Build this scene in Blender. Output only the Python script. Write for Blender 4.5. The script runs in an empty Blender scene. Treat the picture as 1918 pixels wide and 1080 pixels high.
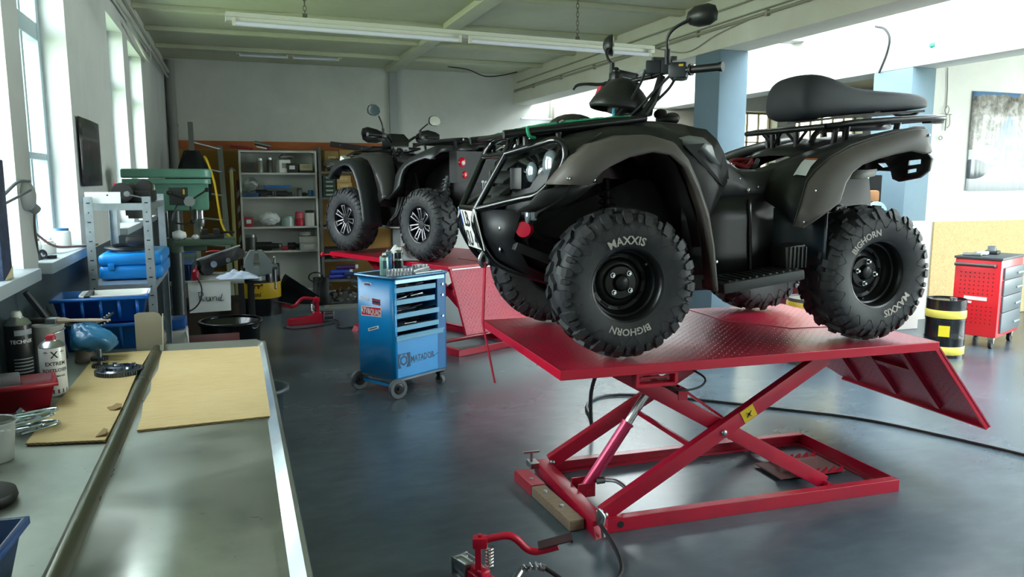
import bpy, bmesh, math, random
from mathutils import Vector as V, Matrix as MX
random.seed(7)
SC = bpy.context.scene
COL = SC.collection
PI = math.pi

def rad(a): return a * PI / 180.0

# ------------------------------------------------------------------ mesh builder
class MB:
    def __init__(s):
        s.bm = bmesh.new(); s.mi = 0
    def _mark(s, n0):
        if s.mi:
            s.bm.faces.ensure_lookup_table()
            for f in s.bm.faces[n0:]: f.material_index = s.mi
    def face(s, vs):
        try: return s.bm.faces.new(vs)
        except ValueError: return None
    def box(s, c, d, rot=None, bev=0.0, seg=2):
        n0 = len(s.bm.faces)
        m = MX.Translation(V(c))
        if rot is not None:
            m = m @ (rot if isinstance(rot, MX) else MX.Rotation(rot, 4, 'Z'))
        m = m @ MX.Diagonal((d[0], d[1], d[2], 1))
        r = bmesh.ops.create_cube(s.bm, size=1.0, matrix=m)
        if bev:
            es = list({e for v in r['verts'] for e in v.link_edges})
            bmesh.ops.bevel(s.bm, geom=es, offset=bev, segments=seg, affect='EDGES', profile=0.6)
        s._mark(n0); return s
    def bar(s, p0, p1, w, h, up=(0, 0, 1), bev=0.0):
        p0, p1 = V(p0), V(p1); d = p1 - p0
        x = d.normalized(); y = V(up).cross(x)
        if y.length < 1e-5: y = V((0, 1, 0)).cross(x)
        y.normalize(); z = x.cross(y)
        m = MX((x, y, z)).transposed().to_4x4()
        return s.box((p0 + p1) / 2, (d.length, w, h), m, bev)
    def cyl(s, p0, p1, r, r2=None, n=16, caps=True):
        n0 = len(s.bm.faces)
        r2 = r if r2 is None else r2
        p0, p1 = V(p0), V(p1); z = (p1 - p0).normalized()
        a = z.orthogonal().normalized(); b = z.cross(a)
        r0v = [s.bm.verts.new(p0 + (a * math.cos(2 * PI * i / n) + b * math.sin(2 * PI * i / n)) * r) for i in range(n)]
        r1v = [s.bm.verts.new(p1 + (a * math.cos(2 * PI * i / n) + b * math.sin(2 * PI * i / n)) * r2) for i in range(n)]
        for i in range(n): s.face((r0v[i], r0v[(i + 1) % n], r1v[(i + 1) % n], r1v[i]))
        if caps: s.face(r0v[::-1]); s.face(r1v)
        s._mark(n0); return s
    def tube(s, pts, r, n=8, closed=False, sub=0, caps=True, flat=1.0):
        n0 = len(s.bm.faces)
        pts = [V(p) for p in pts]
        if sub: pts = spline(pts, sub, closed)
        k = len(pts); rs = r if isinstance(r, (list, tuple)) else [r] * k
        if len(rs) != k: rs = [rs[min(len(rs) - 1, int(i * len(rs) / k))] for i in range(k)]
        tg = []
        for i in range(k):
            a = pts[(i - 1) % k] if closed or i > 0 else pts[i]
            b = pts[(i + 1) % k] if closed or i < k - 1 else pts[i]
            d = b - a
            tg.append(d.normalized() if d.length > 1e-9 else V((0, 0, 1)))
        nrm = tg[0].orthogonal().normalized()
        if abs(tg[0].z) < 0.9: nrm = (V((0, 0, 1)) - tg[0] * tg[0].z).normalized()
        rings = []
        for i in range(k):
            nrm = nrm - tg[i] * nrm.dot(tg[i])
            nrm = nrm.normalized() if nrm.length > 1e-6 else tg[i].orthogonal().normalized()
            bn = tg[i].cross(nrm)
            rings.append([s.bm.verts.new(pts[i] + (nrm * math.cos(2 * PI * j / n) * flat + bn * math.sin(2 * PI * j / n)) * rs[i]) for j in range(n)])
        m = k if closed else k - 1
        for i in range(m):
            A, B = rings[i], rings[(i + 1) % k]
            for j in range(n): s.face((A[j], A[(j + 1) % n], B[(j + 1) % n], B[j]))
        if caps and not closed: s.face(rings[0][::-1]); s.face(rings[-1])
        s._mark(n0); return s
    def lathe(s, prof, o=(0, 0, 0), ax=(0, 0, 1), n=32, a0=0.0, a1=2 * PI):
        n0 = len(s.bm.faces)
        o = V(o); z = V(ax).normalized()
        a = V((1, 0, 0)) if abs(z.x) < 0.9 else V((0, 1, 0))
        a = (a - z * a.dot(z)).normalized(); b = z.cross(a)
        full = abs(a1 - a0 - 2 * PI) < 1e-6
        m = n if full else n + 1
        rings = []
        for (r, h) in prof:
            if r < 1e-6: rings.append([s.bm.verts.new(o + z * h)] * m)
            else: rings.append([s.bm.verts.new(o + z * h + (a * math.cos(a0 + (a1 - a0) * i / n) + b * math.sin(a0 + (a1 - a0) * i / n)) * r) for i in range(m)])
        for k in range(len(rings) - 1):
            A, B = rings[k], rings[k + 1]
            for i in range(n):
                j = (i + 1) % m
                q = []
                for v in (A[i], A[j], B[j], B[i]):
                    if v not in q: q.append(v)
                if len(q) > 2: s.face(q)
        s._mark(n0); return s
    def loft(s, secs, ring=False, caps=False):
        n0 = len(s.bm.faces)
        rows = [[s.bm.verts.new(V(p)) for p in sec] for sec in secs]
        for i in range(len(rows) - 1):
            A, B = rows[i], rows[i + 1]; n = len(A)
            for j in range(n if ring else n - 1):
                s.face((A[j], A[(j + 1) % n], B[(j + 1) % n], B[j]))
        if caps: s.face(rows[0][::-1]); s.face(rows[-1])
        s._mark(n0); return s
    def prism(s, poly, o, u, v, t):
        """flat outline poly (a,b) laid in the plane o + a*u + b*v, thickness vector t"""
        n0 = len(s.bm.faces)
        o, u, v, t = V(o), V(u), V(v), V(t)
        A = [s.bm.verts.new(o + u * p[0] + v * p[1]) for p in poly]
        B = [s.bm.verts.new(o + u * p[0] + v * p[1] + t) for p in poly]
        n = len(poly)
        s.face(A[::-1]); s.face(B)
        for i in range(n): s.face((A[i], A[(i + 1) % n], B[(i + 1) % n], B[i]))
        s._mark(n0); return s
    def sphere(s, c, r, sc=(1, 1, 1), n=16, rot=None):
        n0 = len(s.bm.faces)
        m = MX.Translation(V(c))
        if rot is not None: m = m @ rot
        m = m @ MX.Diagonal((r * sc[0], r * sc[1], r * sc[2], 1))
        bmesh.ops.create_uvsphere(s.bm, u_segments=n, v_segments=max(6, n // 2), radius=1.0, matrix=m)
        s._mark(n0); return s
    def hexa(s, p):
        n0 = len(s.bm.faces)
        v = [s.bm.verts.new(V(q)) for q in p]
        for f in ((3, 2, 1, 0), (4, 5, 6, 7), (0, 1, 5, 4), (1, 2, 6, 5), (2, 3, 7, 6), (3, 0, 4, 7)): s.face([v[i] for i in f])
        s._mark(n0); return s
    def grid(s, fn, nu, nv):
        n0 = len(s.bm.faces)
        g = [[s.bm.verts.new(V(fn(i / nu, j / nv))) for j in range(nv + 1)] for i in range(nu + 1)]
        for i in range(nu):
            for j in range(nv): s.face((g[i][j], g[i + 1][j], g[i + 1][j + 1], g[i][j + 1]))
        s._mark(n0); return s
    def text(s, txt, size, fn, depth=0.0):
        n0 = len(s.bm.faces)
        vs, fs, w = text_geo(txt)
        vv = [s.bm.verts.new(V(fn((x - w / 2) * size, (y - 0.36) * size))) for x, y in vs]
        for f in fs: s.face([vv[i] for i in f])
        s._mark(n0); return s
    def build(s, name, mats, parent=None, loc=None, rz=None, smooth=40, bevel=0.0, solid=0.0, sub=0):
        bm = s.bm
        bmesh.ops.recalc_face_normals(bm, faces=bm.faces) if not solid else None
        th = rad(smooth)
        for f in bm.faces: f.smooth = smooth > 0
        for e in bm.edges:
            if len(e.link_faces) == 2:
                e.smooth = e.calc_face_angle(0.0) < th
        me = bpy.data.meshes.new(name); bm.to_mesh(me); bm.free()
        for m in (mats if isinstance(mats, (list, tuple)) else [mats]): me.materials.append(m)
        o = bpy.data.objects.new(name, me); COL.objects.link(o)
        if parent: o.parent = parent
        if loc is not None: o.location = loc
        if rz is not None: o.rotation_euler = (0, 0, rz)
        if bevel:
            b = o.modifiers.new('bev', 'BEVEL'); b.width = bevel; b.segments = 2; b.limit_method = 'ANGLE'; b.angle_limit = rad(50)
            b.harden_normals = False
        if solid:
            b = o.modifiers.new('sol', 'SOLIDIFY'); b.thickness = solid; b.offset = 0
        if sub:
            b = o.modifiers.new('sub', 'SUBSURF'); b.levels = sub; b.render_levels = sub
        return o

def spline(P, sub, closed=False):
    out = []; n = len(P)
    for i in range(n if closed else n - 1):
        p1, p2 = P[i], P[(i + 1) % n]
        p0 = P[(i - 1) % n] if closed or i > 0 else p1 * 2 - p2
        p3 = P[(i + 2) % n] if closed or i + 2 < n else p2 * 2 - p1
        for k in range(sub):
            t = k / sub
            out.append(0.5 * ((2 * p1) + (p2 - p0) * t + (2 * p0 - 5 * p1 + 4 * p2 - p3) * t * t + (3 * p1 - p0 - 3 * p2 + p3) * t ** 3))
    if not closed: out.append(P[-1].copy())
    return out

_TG = {}
def text_geo(txt):
    if txt not in _TG:
        cu = bpy.data.curves.new('lettering_source', 'FONT'); cu.body = txt; cu.size = 1.0; cu.resolution_u = 2; cu.offset = 0.022
        ob = bpy.data.objects.new('lettering_source', cu); COL.objects.link(ob)
        dg = bpy.context.evaluated_depsgraph_get(); dg.update()
        me = bpy.data.meshes.new_from_object(ob.evaluated_get(dg))
        vs = [(v.co.x, v.co.y) for v in me.vertices]; fs = [list(p.vertices) for p in me.polygons]
        bpy.data.objects.remove(ob); bpy.data.curves.remove(cu); bpy.data.meshes.remove(me)
        _TG[txt] = (vs, fs, max([v[0] for v in vs] + [0]))
    return _TG[txt]

# ------------------------------------------------------------------ things
def tag(o, label, cat, group=None):
    o['label'] = label; o['category'] = cat
    if group: o['group'] = group
    return o
def thing(name, label, cat, loc=(0, 0, 0), rz=0.0, group=None):
    o = bpy.data.objects.new(name, None); COL.objects.link(o)
    o.empty_display_size = 0.1
    o.location = loc; o.rotation_euler = (0, 0, rz)
    return tag(o, label, cat, group)
def struct(o):
    o['kind'] = 'structure'; return o
def kids(o): return [c for c in bpy.data.objects if c.parent is o]
def dup(root, loc, rz=0.0, label=None, group=None, deep=True):
    r = root.copy(); COL.objects.link(r); r.location = loc; r.rotation_euler = (root.rotation_euler[0], root.rotation_euler[1], rz)
    if label: r['label'] = label
    if group: r['group'] = group
    for c in kids(root):
        d = c.copy(); COL.objects.link(d); d.parent = r
        for g in kids(c):
            e = g.copy(); COL.objects.link(e); e.parent = d
    return r

# ------------------------------------------------------------------ materials
def srgb(c):
    if isinstance(c, str): c = tuple(int(c[i:i + 2], 16) / 255 for i in (0, 2, 4))
    return tuple(x / 12.92 if x <= 0.04045 else ((x + 0.055) / 1.055) ** 2.4 for x in c) + (1.0,)
_MT = {}
class NT:
    def __init__(s, m): s.t = m.node_tree; s.n = s.t.nodes; s.l = s.t.links
    def new(s, typ, **k):
        n = s.n.new(typ)
        for a, b in k.items(): setattr(n, a, b)
        return n
    def link(s, a, b): s.l.new(a, b)
    def val(s, n, i, v):
        n.inputs[i].default_value = v
    def math(s, op, a, b=None, c=None):
        n = s.new('ShaderNodeMath', operation=op)
        for i, x in enumerate((a, b, c)):
            if x is None: continue
            if isinstance(x, (int, float)): n.inputs[i].default_value = x
            else: s.link(x, n.inputs[i])
        return n.outputs[0]
    def coord(s, kind='Object', scale=None):
        c = s.new('ShaderNodeTexCoord'); o = c.outputs[kind]
        if scale:
            m = s.new('ShaderNodeMapping'); m.inputs['Scale'].default_value = scale; s.link(o, m.inputs[0]); o = m.outputs[0]
        return o
    def noise(s, vec, scale, detail=4, rough=0.6, dist=0.0):
        n = s.new('ShaderNodeTexNoise'); n.inputs['Scale'].default_value = scale; n.inputs['Detail'].default_value = detail
        n.inputs['Roughness'].default_value = rough; n.inputs['Distortion'].default_value = dist
        s.link(vec, n.inputs['Vector']); return n.outputs[0]
    def ramp(s, fac, stops):
        n = s.new('ShaderNodeValToRGB'); e = n.color_ramp.elements
        while len(e) < len(stops): e.new(0.5)
        for i, (p, c) in enumerate(stops):
            e[i].position = p; e[i].color = srgb(c) if not isinstance(c, (int, float)) else (c, c, c, 1)
        s.link(fac, n.inputs[0]); return n.outputs[0]
    def mix(s, fac, a, b, mode='MIX'):
        n = s.new('ShaderNodeMix', data_type='RGBA', blend_type=mode)
        for i, x in ((0, fac), (6, a), (7, b)):
            if isinstance(x, (int, float, tuple)): n.inputs[i].default_value = x
            else: s.link(x, n.inputs[i])
        return n.outputs[2]
    def bump(s, h, strength, dist=0.01):
        n = s.new('ShaderNodeBump'); n.inputs['Strength'].default_value = strength; n.inputs['Distance'].default_value = dist
        s.link(h, n.inputs['Height']); return n.outputs[0]

def mat(name, col=None, rough=0.5, metal=0.0, spec=0.5, dirt=None, bump=None, coat=0.0, emit=None, alpha=1.0, rvar=0.0, stretch=None):
    """dirt = (colour, noise scale, amount 0..1); bump = (scale, strength)"""
    if name in _MT: return _MT[name]
    m = bpy.data.materials.new(name); m.use_nodes = True; _MT[name] = m
    t = NT(m); b = t.n['Principled BSDF']
    b.inputs['Base Color'].default_value = srgb(col); b.inputs['Roughness'].default_value = rough
    b.inputs['Metallic'].default_value = metal; b.inputs['Specular IOR Level'].default_value = spec
    if coat: b.inputs['Coat Weight'].default_value = coat; b.inputs['Coat Roughness'].default_value = 0.08
    if dirt or bump or rvar: vec = t.coord('Object', stretch)
    if dirt:
        f = t.noise(vec, dirt[1], 5, 0.65)
        f = t.ramp(f, [(0.42, 0.0), (0.72, dirt[2])])
        t.link(t.mix(f, srgb(col), srgb(dirt[0])), b.inputs['Base Color'])
    if rvar:
        f = t.noise(vec, 9, 4); f = t.math('MULTIPLY_ADD', f, rvar, rough - rvar / 2); t.link(f, b.inputs['Roughness'])
    if bump:
        t.link(t.bump(t.noise(vec, bump[0], 4), bump[1]), b.inputs['Normal'])
    if emit: b.inputs['Emission Color'].default_value = srgb(emit[0]); b.inputs['Emission Strength'].default_value = emit[1]
    if alpha < 1: b.inputs['Alpha'].default_value = alpha
    return m
# ------------------------------------------------------------------ shared materials
RED = mat('red_paint', 'b01030', 0.32, dirt=('8a1a30', 6, 0.5), bump=(60, 0.03))
RED2 = mat('red_paint_fresh', 'c01030', 0.3)
BLKP = mat('black_plastic', '1b1d1c', 0.42, dirt=('2b2b28', 7, 0.6), rvar=0.12)
BLKG = mat('black_gloss', '0d0f12', 0.12, coat=0.6)
BLKM = mat('black_steel', '141516', 0.32, spec=0.5)
DARK = mat('dark_machinery', '101112', 0.55, dirt=('1d1c1a', 14, 0.8))
TAUPE = mat('grey_flare_plastic', '56514c', 0.5, dirt=('68625a', 5, 0.5))
RUB = mat('tyre_rubber', '25272a', 0.62, dirt=('3a3b3b', 10, 0.7), bump=(90, 0.06))
CHR = mat('chrome', 'd8dcde', 0.16, 1.0)
STEEL = mat('steel', 'a5a9aa', 0.34, 1.0, rvar=0.15)
GALV = mat('galvanised_steel', 'b9c3c9', 0.38, 0.75, dirt=('8f9aa2', 12, 0.7))
WHT = mat('white_plastic', 'dcdcd6', 0.5)
WHTP = mat('white_enamel', 'cfd0c8', 0.45, dirt=('aaa99d', 5, 0.5))
BLUB = mat('blue_bin_plastic', '0d4f9f', 0.4)
BLUT = mat('blue_trolley_paint', '0d86c8', 0.32, dirt=('0a6fae', 4, 0.4))
BLUD = mat('pale_blue_drawer_paint', '5f9dbd', 0.38)
YEL = mat('yellow_paint', 'd8b41a', 0.4)
BLK = mat('black_rubber', '0f1011', 0.5)
CARD = None
GRN = mat('green_machine_enamel', '5f927f', 0.4, dirt=('4b7a6a', 5, 0.5))
INK = mat('black_ink', '15161a', 0.6)
PAPER = mat('white_label_paper', 'dcdedd', 0.55)
LETG = mat('tyre_letter_grey', 'b4ada4', 0.7)
REDL = mat('red_lens', 'd01028', 0.15, coat=0.5)
CLEAR = mat('lamp_glass', '8d989f', 0.1, 0.6)
GALK = mat('grey_shelf_steel', '545a58', 0.45, dirt=('3d4241', 8, 0.6))
CABLE = mat('cable_black', '1a1b1d', 0.5)
GREYP = mat('grey_plastic', '6e757a', 0.5)
BROWNBOX = mat('brown_cardboard', '9a7b4f', 0.8, dirt=('846a44', 6, 0.6))
RAG = mat('pale_cloth', 'c6ccd2', 0.9, bump=(25, 0.4))
WHTC = mat('white_cloth', 'e6e8e8', 0.9, bump=(20, 0.3))
WOOD = mat('raw_timber', '8f7b66', 0.8, dirt=('6f5e4c', 12, 0.8), stretch=(1, 8, 8))

def m_cardboard():
    m = bpy.data.materials.new('cardboard_sheet'); m.use_nodes = True; t = NT(m); b = t.n['Principled BSDF']
    v = t.coord('Object'); n1 = t.noise(v, 3, 6, 0.7); v2 = t.coord('Object', (4, 90, 1)); n2 = t.noise(v2, 3, 3)
    c = t.ramp(n1, [(0.3, 'c2a671'), (0.7, 'cdb482')]); c = t.mix(0.25, c, t.ramp(n2, [(0.35, 'a98f60'), (0.65, 'dcc595')]))
    t.link(c, b.inputs['Base Color']); b.inputs['Roughness'].default_value = 0.85
    t.link(t.bump(n2, 0.12, 0.004), b.inputs['Normal']); return m
CARD = m_cardboard()

def m_floor():
    m = bpy.data.materials.new('sealed_concrete'); m.use_nodes = True; t = NT(m); b = t.n['Principled BSDF']
    v = t.coord('Object'); n1 = t.noise(v, 0.9, 4, 0.5, 0.2); n2 = t.noise(t.coord('Object', (1, 2.2, 1)), 5, 4, 0.6, 0.2)
    c = t.ramp(n1, [(0.3, '3a454d'), (0.52, '48545c'), (0.72, '58646a')])
    c = t.mix(0.14, c, t.ramp(n2, [(0.35, '2c343a'), (0.5, '444e54'), (0.68, '626c70')]))
    t.link(c, b.inputs['Base Color'])
    b.inputs['Roughness'].default_value = 0.27
    b.inputs['Specular IOR Level'].default_value = 0.5
    return m
FLOOR = m_floor()

def m_plaster(name, c1, c2, low=None, zsplit=0.0):
    m = bpy.data.materials.new(name); m.use_nodes = True; t = NT(m); b = t.n['Principled BSDF']
    v = t.coord('Object'); n1 = t.noise(v, 1.6, 7, 0.65, 0.5); n2 = t.noise(v, 40, 4)
    c = t.ramp(n1, [(0.3, c1), (0.7, c2)])
    if low:
        s = t.new('ShaderNodeSeparateXYZ'); t.link(v, s.inputs[0])
        z = t.math('LESS_THAN', s.outputs[2], zsplit)
        c = t.mix(z, c, t.ramp(n1, [(0.3, low[0]), (0.7, low[1])]))
    t.link(c, b.inputs['Base Color']); b.inputs['Roughness'].default_value = 0.75
    t.link(t.bump(n2, 0.12, 0.004), b.inputs['Normal']); return m
PLASTER = m_plaster('white_plaster', 'c3c4bf', 'd2d2cc')
PLASTL = m_plaster('window_wall_plaster', 'c6c8c8', 'd6d7d5', ('39474e', '445259'), 1.2)
CEILM = m_plaster('ceiling_plaster', 'b9bb9f', 'c8c9b0')  # yellow-green light bounced off the lawn is tinted into the colour
BEAMM = m_plaster('beam_plaster', 'bfbfae', 'cfcfc2')
PILB = m_plaster('blue_column_paint', '5f7480', '6a7f8a', ('cfcfc8', 'dadad4'), 1.17)
PILD = m_plaster('blue_column_paint_full', '566b78', '617783')

def m_plate(name, col, wear):
    """checker plate: crossed raised lozenges as bump"""
    m = bpy.data.materials.new(name); m.use_nodes = True; t = NT(m); b = t.n['Principled BSDF']
    v = t.coord('Object'); mp = t.new('ShaderNodeMapping'); mp.inputs['Scale'].default_value = (34, 34, 34); mp.inputs['Rotation'].default_value = (0, 0, rad(45)); t.link(v, mp.inputs[0])
    s = t.new('ShaderNodeSeparateXYZ'); t.link(mp.outputs[0], s.inputs[0])
    x, y = s.outputs[0], s.outputs[1]
    fx = t.math('SUBTRACT', t.math('FRACT', x), 0.5); fy = t.math('SUBTRACT', t.math('FRACT', y), 0.5)
    par = t.math('MODULO', t.math('ABSOLUTE', t.math('ADD', t.math('FLOOR', x), t.math('FLOOR', y))), 2.0)
    def loz(a, b_): return t.math('ADD', t.math('POWER', t.math('DIVIDE', a, 0.46), 2.0), t.math('POWER', t.math('DIVIDE', b_, 0.16), 2.0))
    d = t.math('ADD', t.math('MULTIPLY', par, loz(fx, fy)), t.math('MULTIPLY', t.math('SUBTRACT', 1.0, par), loz(fy, fx)))
    h = t.math('MAXIMUM', t.math('SUBTRACT', 1.0, d), 0.0)
    n1 = t.noise(v, 4, 6, 0.7)
    c = t.mix(t.ramp(n1, [(0.4, 0.0), (0.75, 0.75)]), srgb(col), srgb(wear))
    t.link(c, b.inputs['Base Color']); b.inputs['Roughness'].default_value = 0.36
    t.link(t.bump(h, 0.5, 0.004), b.inputs['Normal']); return m
PLATE = m_plate('red_checker_plate', '9d0f2c', '7d1f33')
PLATE2 = m_plate('red_checker_plate_clean', 'b01535', '9a2540')

def m_bench():
    m = bpy.data.materials.new('worn_sheet_steel'); m.use_nodes = True; t = NT(m); b = t.n['Principled BSDF']
    v = t.coord('Object'); n1 = t.noise(v, 3.2, 4, 0.6, 0.5); n3 = t.noise(t.coord('Object', (1.0, 2.2, 1)), 22, 4, 0.7, 0.6)
    c = t.ramp(n1, [(0.28, '8d9189'), (0.5, 'a5aa9f'), (0.72, 'babdb4')])
    c = t.mix(t.ramp(n3, [(0.66, 0.0), (0.76, 0.7)]), c, srgb('3c3e3a'))
    t.link(c, b.inputs['Base Color']); b.inputs['Metallic'].default_value = 0.5
    r = t.math('MULTIPLY_ADD', n1, 0.4, 0.14); t.link(r, b.inputs['Roughness'])
    return m
BENCH = m_bench()

def m_osb(name, c1, c2, sc=(1, 1, 1)):
    m = bpy.data.materials.new(name); m.use_nodes = True; t = NT(m); b = t.n['Principled BSDF']
    v = t.coord('Object', sc); n1 = t.noise(v, 22, 5, 0.75, 2.0)
    t.link(t.ramp(n1, [(0.35, c1), (0.65, c2)]), b.inputs['Base Color']); b.inputs['Roughness'].default_value = 0.8
    return m
OSB = m_osb('chip_board', 'b49a6a', 'cdb684')
PLYW = m_osb('ochre_board', '9d7638', 'a98242')
ORNG = mat('orange_board', 'b5622c', 0.6, dirt=('a0552a', 5, 0.5))

def m_glass():
    m = bpy.data.materials.new('window_glass'); m.use_nodes = True; t = NT(m)
    out = t.n['Material Output']; t.n.remove(t.n['Principled BSDF'])
    a = t.new('ShaderNodeBsdfTransparent'); a.inputs[0].default_value = (0.93, 0.97, 0.98, 1); g = t.new('ShaderNodeBsdfGlossy'); g.inputs['Roughness'].default_value = 0.05
    x = t.new('ShaderNodeMixShader'); x.inputs[0].default_value = 0.06
    t.link(a.outputs[0], x.inputs[1]); t.link(g.outputs[0], x.inputs[2]); t.link(x.outputs[0], out.inputs[0]); return m
GLASS = m_glass()
def m_ornament():
    m = bpy.data.materials.new('ornament_glass'); m.use_nodes = True; t = NT(m); b = t.n['Principled BSDF']
    v = t.coord('Object', (6, 6, 3)); n1 = t.noise(v, 3, 3, 0.6, 2.5)
    t.link(t.ramp(n1, [(0.36, 'a9a992'), (0.47, 'f0f2ea'), (0.55, 'd8d69a'), (0.66, 'ffffff')]), b.inputs['Base Color'])
    b.inputs['Roughness'].default_value = 0.3; b.inputs['Transmission Weight'].default_value = 0.75
    t.link(t.bump(n1, 0.6, 0.02), b.inputs['Normal']); return m
ORNA = m_ornament()
# ------------------------------------------------------------------ room shell
def holed(axis, a0, a1, u0, u1, z0, z1, holes):
    """wall slab between a0 and a1 on the given axis, with rectangular openings (u0,u1,z0,z1)"""
    mb = MB()
    us = sorted({u0, u1} | {h[0] for h in holes} | {h[1] for h in holes})
    zs = sorted({z0, z1} | {h[2] for h in holes} | {h[3] for h in holes})
    for i in range(len(us) - 1):
        for j in range(len(zs) - 1):
            uc, zc = (us[i] + us[i + 1]) / 2, (zs[j] + zs[j + 1]) / 2
            if any(h[0] < uc < h[1] and h[2] < zc < h[3] for h in holes): continue
            c = ((a0 + a1) / 2, uc, zc); d = (abs(a1 - a0), us[i + 1] - us[i], zs[j + 1] - zs[j])
            if axis == 'y': c = (c[1], c[0], c[2]); d = (d[1], d[0], d[2])
            mb.box(c, d)
    bmesh.ops.remove_doubles(mb.bm, verts=mb.bm.verts, dist=1e-4)
    # drop the inner faces that two neighbouring cells share
    seen = {}
    for f in mb.bm.faces: seen.setdefault(tuple(round(x, 3) for x in f.calc_center_median()), []).append(f)
    bmesh.ops.delete(mb.bm, geom=[f for fs in seen.values() if len(fs) > 1 for f in fs], context='FACES_ONLY')
    return mb

def holed_flat(x0, x1, y0, y1, z0, z1, h):
    mb = MB()
    for a, b, c, d in ((x0, h[0], y0, y1), (h[1], x1, y0, y1), (h[0], h[1], y0, h[2]), (h[0], h[1], h[3], y1)): mb.box(((a + b) / 2, (c + d) / 2, (z0 + z1) / 2), (b - a, d - c, z1 - z0))
    return mb
fl = MB(); fl.box((5.5, 4.5, -0.05), (13.5, 15.4, 0.1)); struct(fl.build('floor', FLOOR))
H = 3.2
LW = [(2.35, 3.53), (3.78, 4.79), (6.34, 7.22), (7.55, 8.59)]
struct(holed('x', -1.15, -0.80, -3.0, 11.7, 0, H, [(a, b, 1.22, 2.79) for a, b in LW]).build('wall_left', PLASTL, smooth=0))
struct(holed('y', 11.5, 11.85, -1.15, 12.2, 0, 3.3, [(8.1, 9.05, 1.75, 2.78), (9.45, 10.95, 1.75, 2.78)]).build('wall_far', PLASTER, smooth=0))
struct(holed('x', 12.0, 12.2, -3.0, 11.5, 0, 3.3, [(-1.6, 5.4, 0.3, 2.7)]).build('wall_right', PLASTER, smooth=0))
struct(holed('y', -3.2, -3.0, -1.15, 12.2, 0, 3.6, []).build('wall_near', PLASTER, smooth=0))
struct(holed('y', 6.75, 6.95, 6.98, 12.0, 0, 3.25, []).build('wall_poster', PLASTER, smooth=0))
# ceilings: solid first bay, roof light over the second, added opening in the third
cb = MB(); cb.box((1.65, 4.25, H + 0.06), (5.6, 15.0, 0.12)); struct(cb.build('ceiling', CEILM))
struct(holed_flat(6.95, 12.2, -3.2, 11.85, 3.25, 3.37, (8.3, 9.7, 1.6, 4.4)).build('ceiling_2', mat('ceiling_beige', 'c4bcb0', 0.8), smooth=0))
f = MB()
for k in range(4): f.box((9.0, 1.63 + k * .913, 3.32), (1.4, 0.05, 0.06))
for xx in (8.33, 9.0, 9.67): f.box((xx, 3.0, 3.32), (0.06, 2.8, 0.08))
ADDED_ROOF = f  # unseen roof light added over the third bay to brighten the poster wall
for i, yy in enumerate((10.33, 9.2, 8.1, 6.7, 4.9, 3.0, 1.2)):
    t_ = MB(); t_.box((1.66, yy, 3.175), (4.92, 0.10, 0.05), bev=0.01); struct(t_.build('trim_%d' % (i + 1), CEILM))
t_ = MB(); t_.box((2.2, 4.2, 3.17), (0.17, 14.4, 0.06), bev=0.01); struct(t_.build('trim_8', CEILM))
# beams
b = MB(); b.box((4.28, 4.25, 2.975), (0.32, 14.5, 0.45), bev=0.012); struct(b.build('beam_1', BEAMM))
b = MB(); b.box((6.80, 4.25, 3.15), (0.36, 14.5, 0.80), bev=0.012); struct(b.build('beam_2', PLASTER))
b = MB(); b.box((5.53, 8.1, 3.42), (2.18, 0.25, 0.3), bev=0.012); struct(b.build('beam_3', PLASTER))
p = MB(); p.box((4.28, 6.27, 1.375), (0.30, 0.40, 2.75), bev=0.012); struct(p.build('pillar_1', PILD))
p = MB(); p.box((6.78, 6.58, 1.375), (0.32, 0.52, 2.75), bev=0.012); struct(p.build('pillar_2', PILB))
# grey post on the far wall and the pipe in its corner
p = MB(); p.box((2.25, 11.46, 1.6), (0.115, 0.08, 3.2), bev=0.006); struct(p.build('trim_9', mat('post_grey', '9fa4a4', 0.6)))
p = MB(); p.cyl((-0.72, 11.42, 0), (-0.72, 11.42, 3.17), 0.055, n=14); p.cyl((-0.72, 11.42, 2.30), (-0.72, 11.42, 2.34), 0.064, n=14)
p.build('drain_pipe', mat('pipe_grey', '8e8f8a', 0.6)); tag(bpy.data.objects['drain_pipe'], 'grey vertical drain pipe in the corner beside the far wall', 'pipe')
p = MB(); p.tube([(-0.74, -0.5, 3.0), (-0.74, 11.3, 3.0)], 0.022, 8); p.tube([(-0.745, 4.0, 2.93), (-0.745, 11.3, 2.93)], 0.014, 8)
p.tube([(-0.745, 7.2, 2.86), (-0.745, 8.8, 2.78), (-0.745, 9.0, 2.98)], 0.012, 6, sub=4)
tag(p.build('wall_pipe', mat('pipe_white', 'b9b9ae', 0.5)), 'pair of pale pipes running along the top of the window wall', 'pipe')
p = MB(); p.tube([(4.10, 11.4, 2.93), (4.10, -1, 2.93)], 0.013, 8); p.tube([(4.108, 11.4, 2.955), (4.108, 9, 2.97), (4.108, 7.5, 2.955), (4.108, 5.5, 2.97), (4.108, -1, 2.96)], 0.008, 6, sub=4)
p.tube([(4.108, 11.3, 3.06), (4.108, 4, 3.08)], 0.010, 6); p.tube([(4.108, 7.2, 2.93), (4.108, 6.6, 2.80), (4.108, 6.1, 2.88), (4.108, 5.6, 2.93)], 0.006, 6, sub=5)
for yy in (10.6, 9.6, 8.6, 7.4, 6.4, 5.4): p.box((4.102, yy, 2.93), (0.03, 0.03, 0.05))
tag(p.build('conduit', mat('conduit_grey', '8d8d7c', 0.55)), 'thin electrical conduit and cable clipped along the ceiling beam side', 'conduit')
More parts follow.
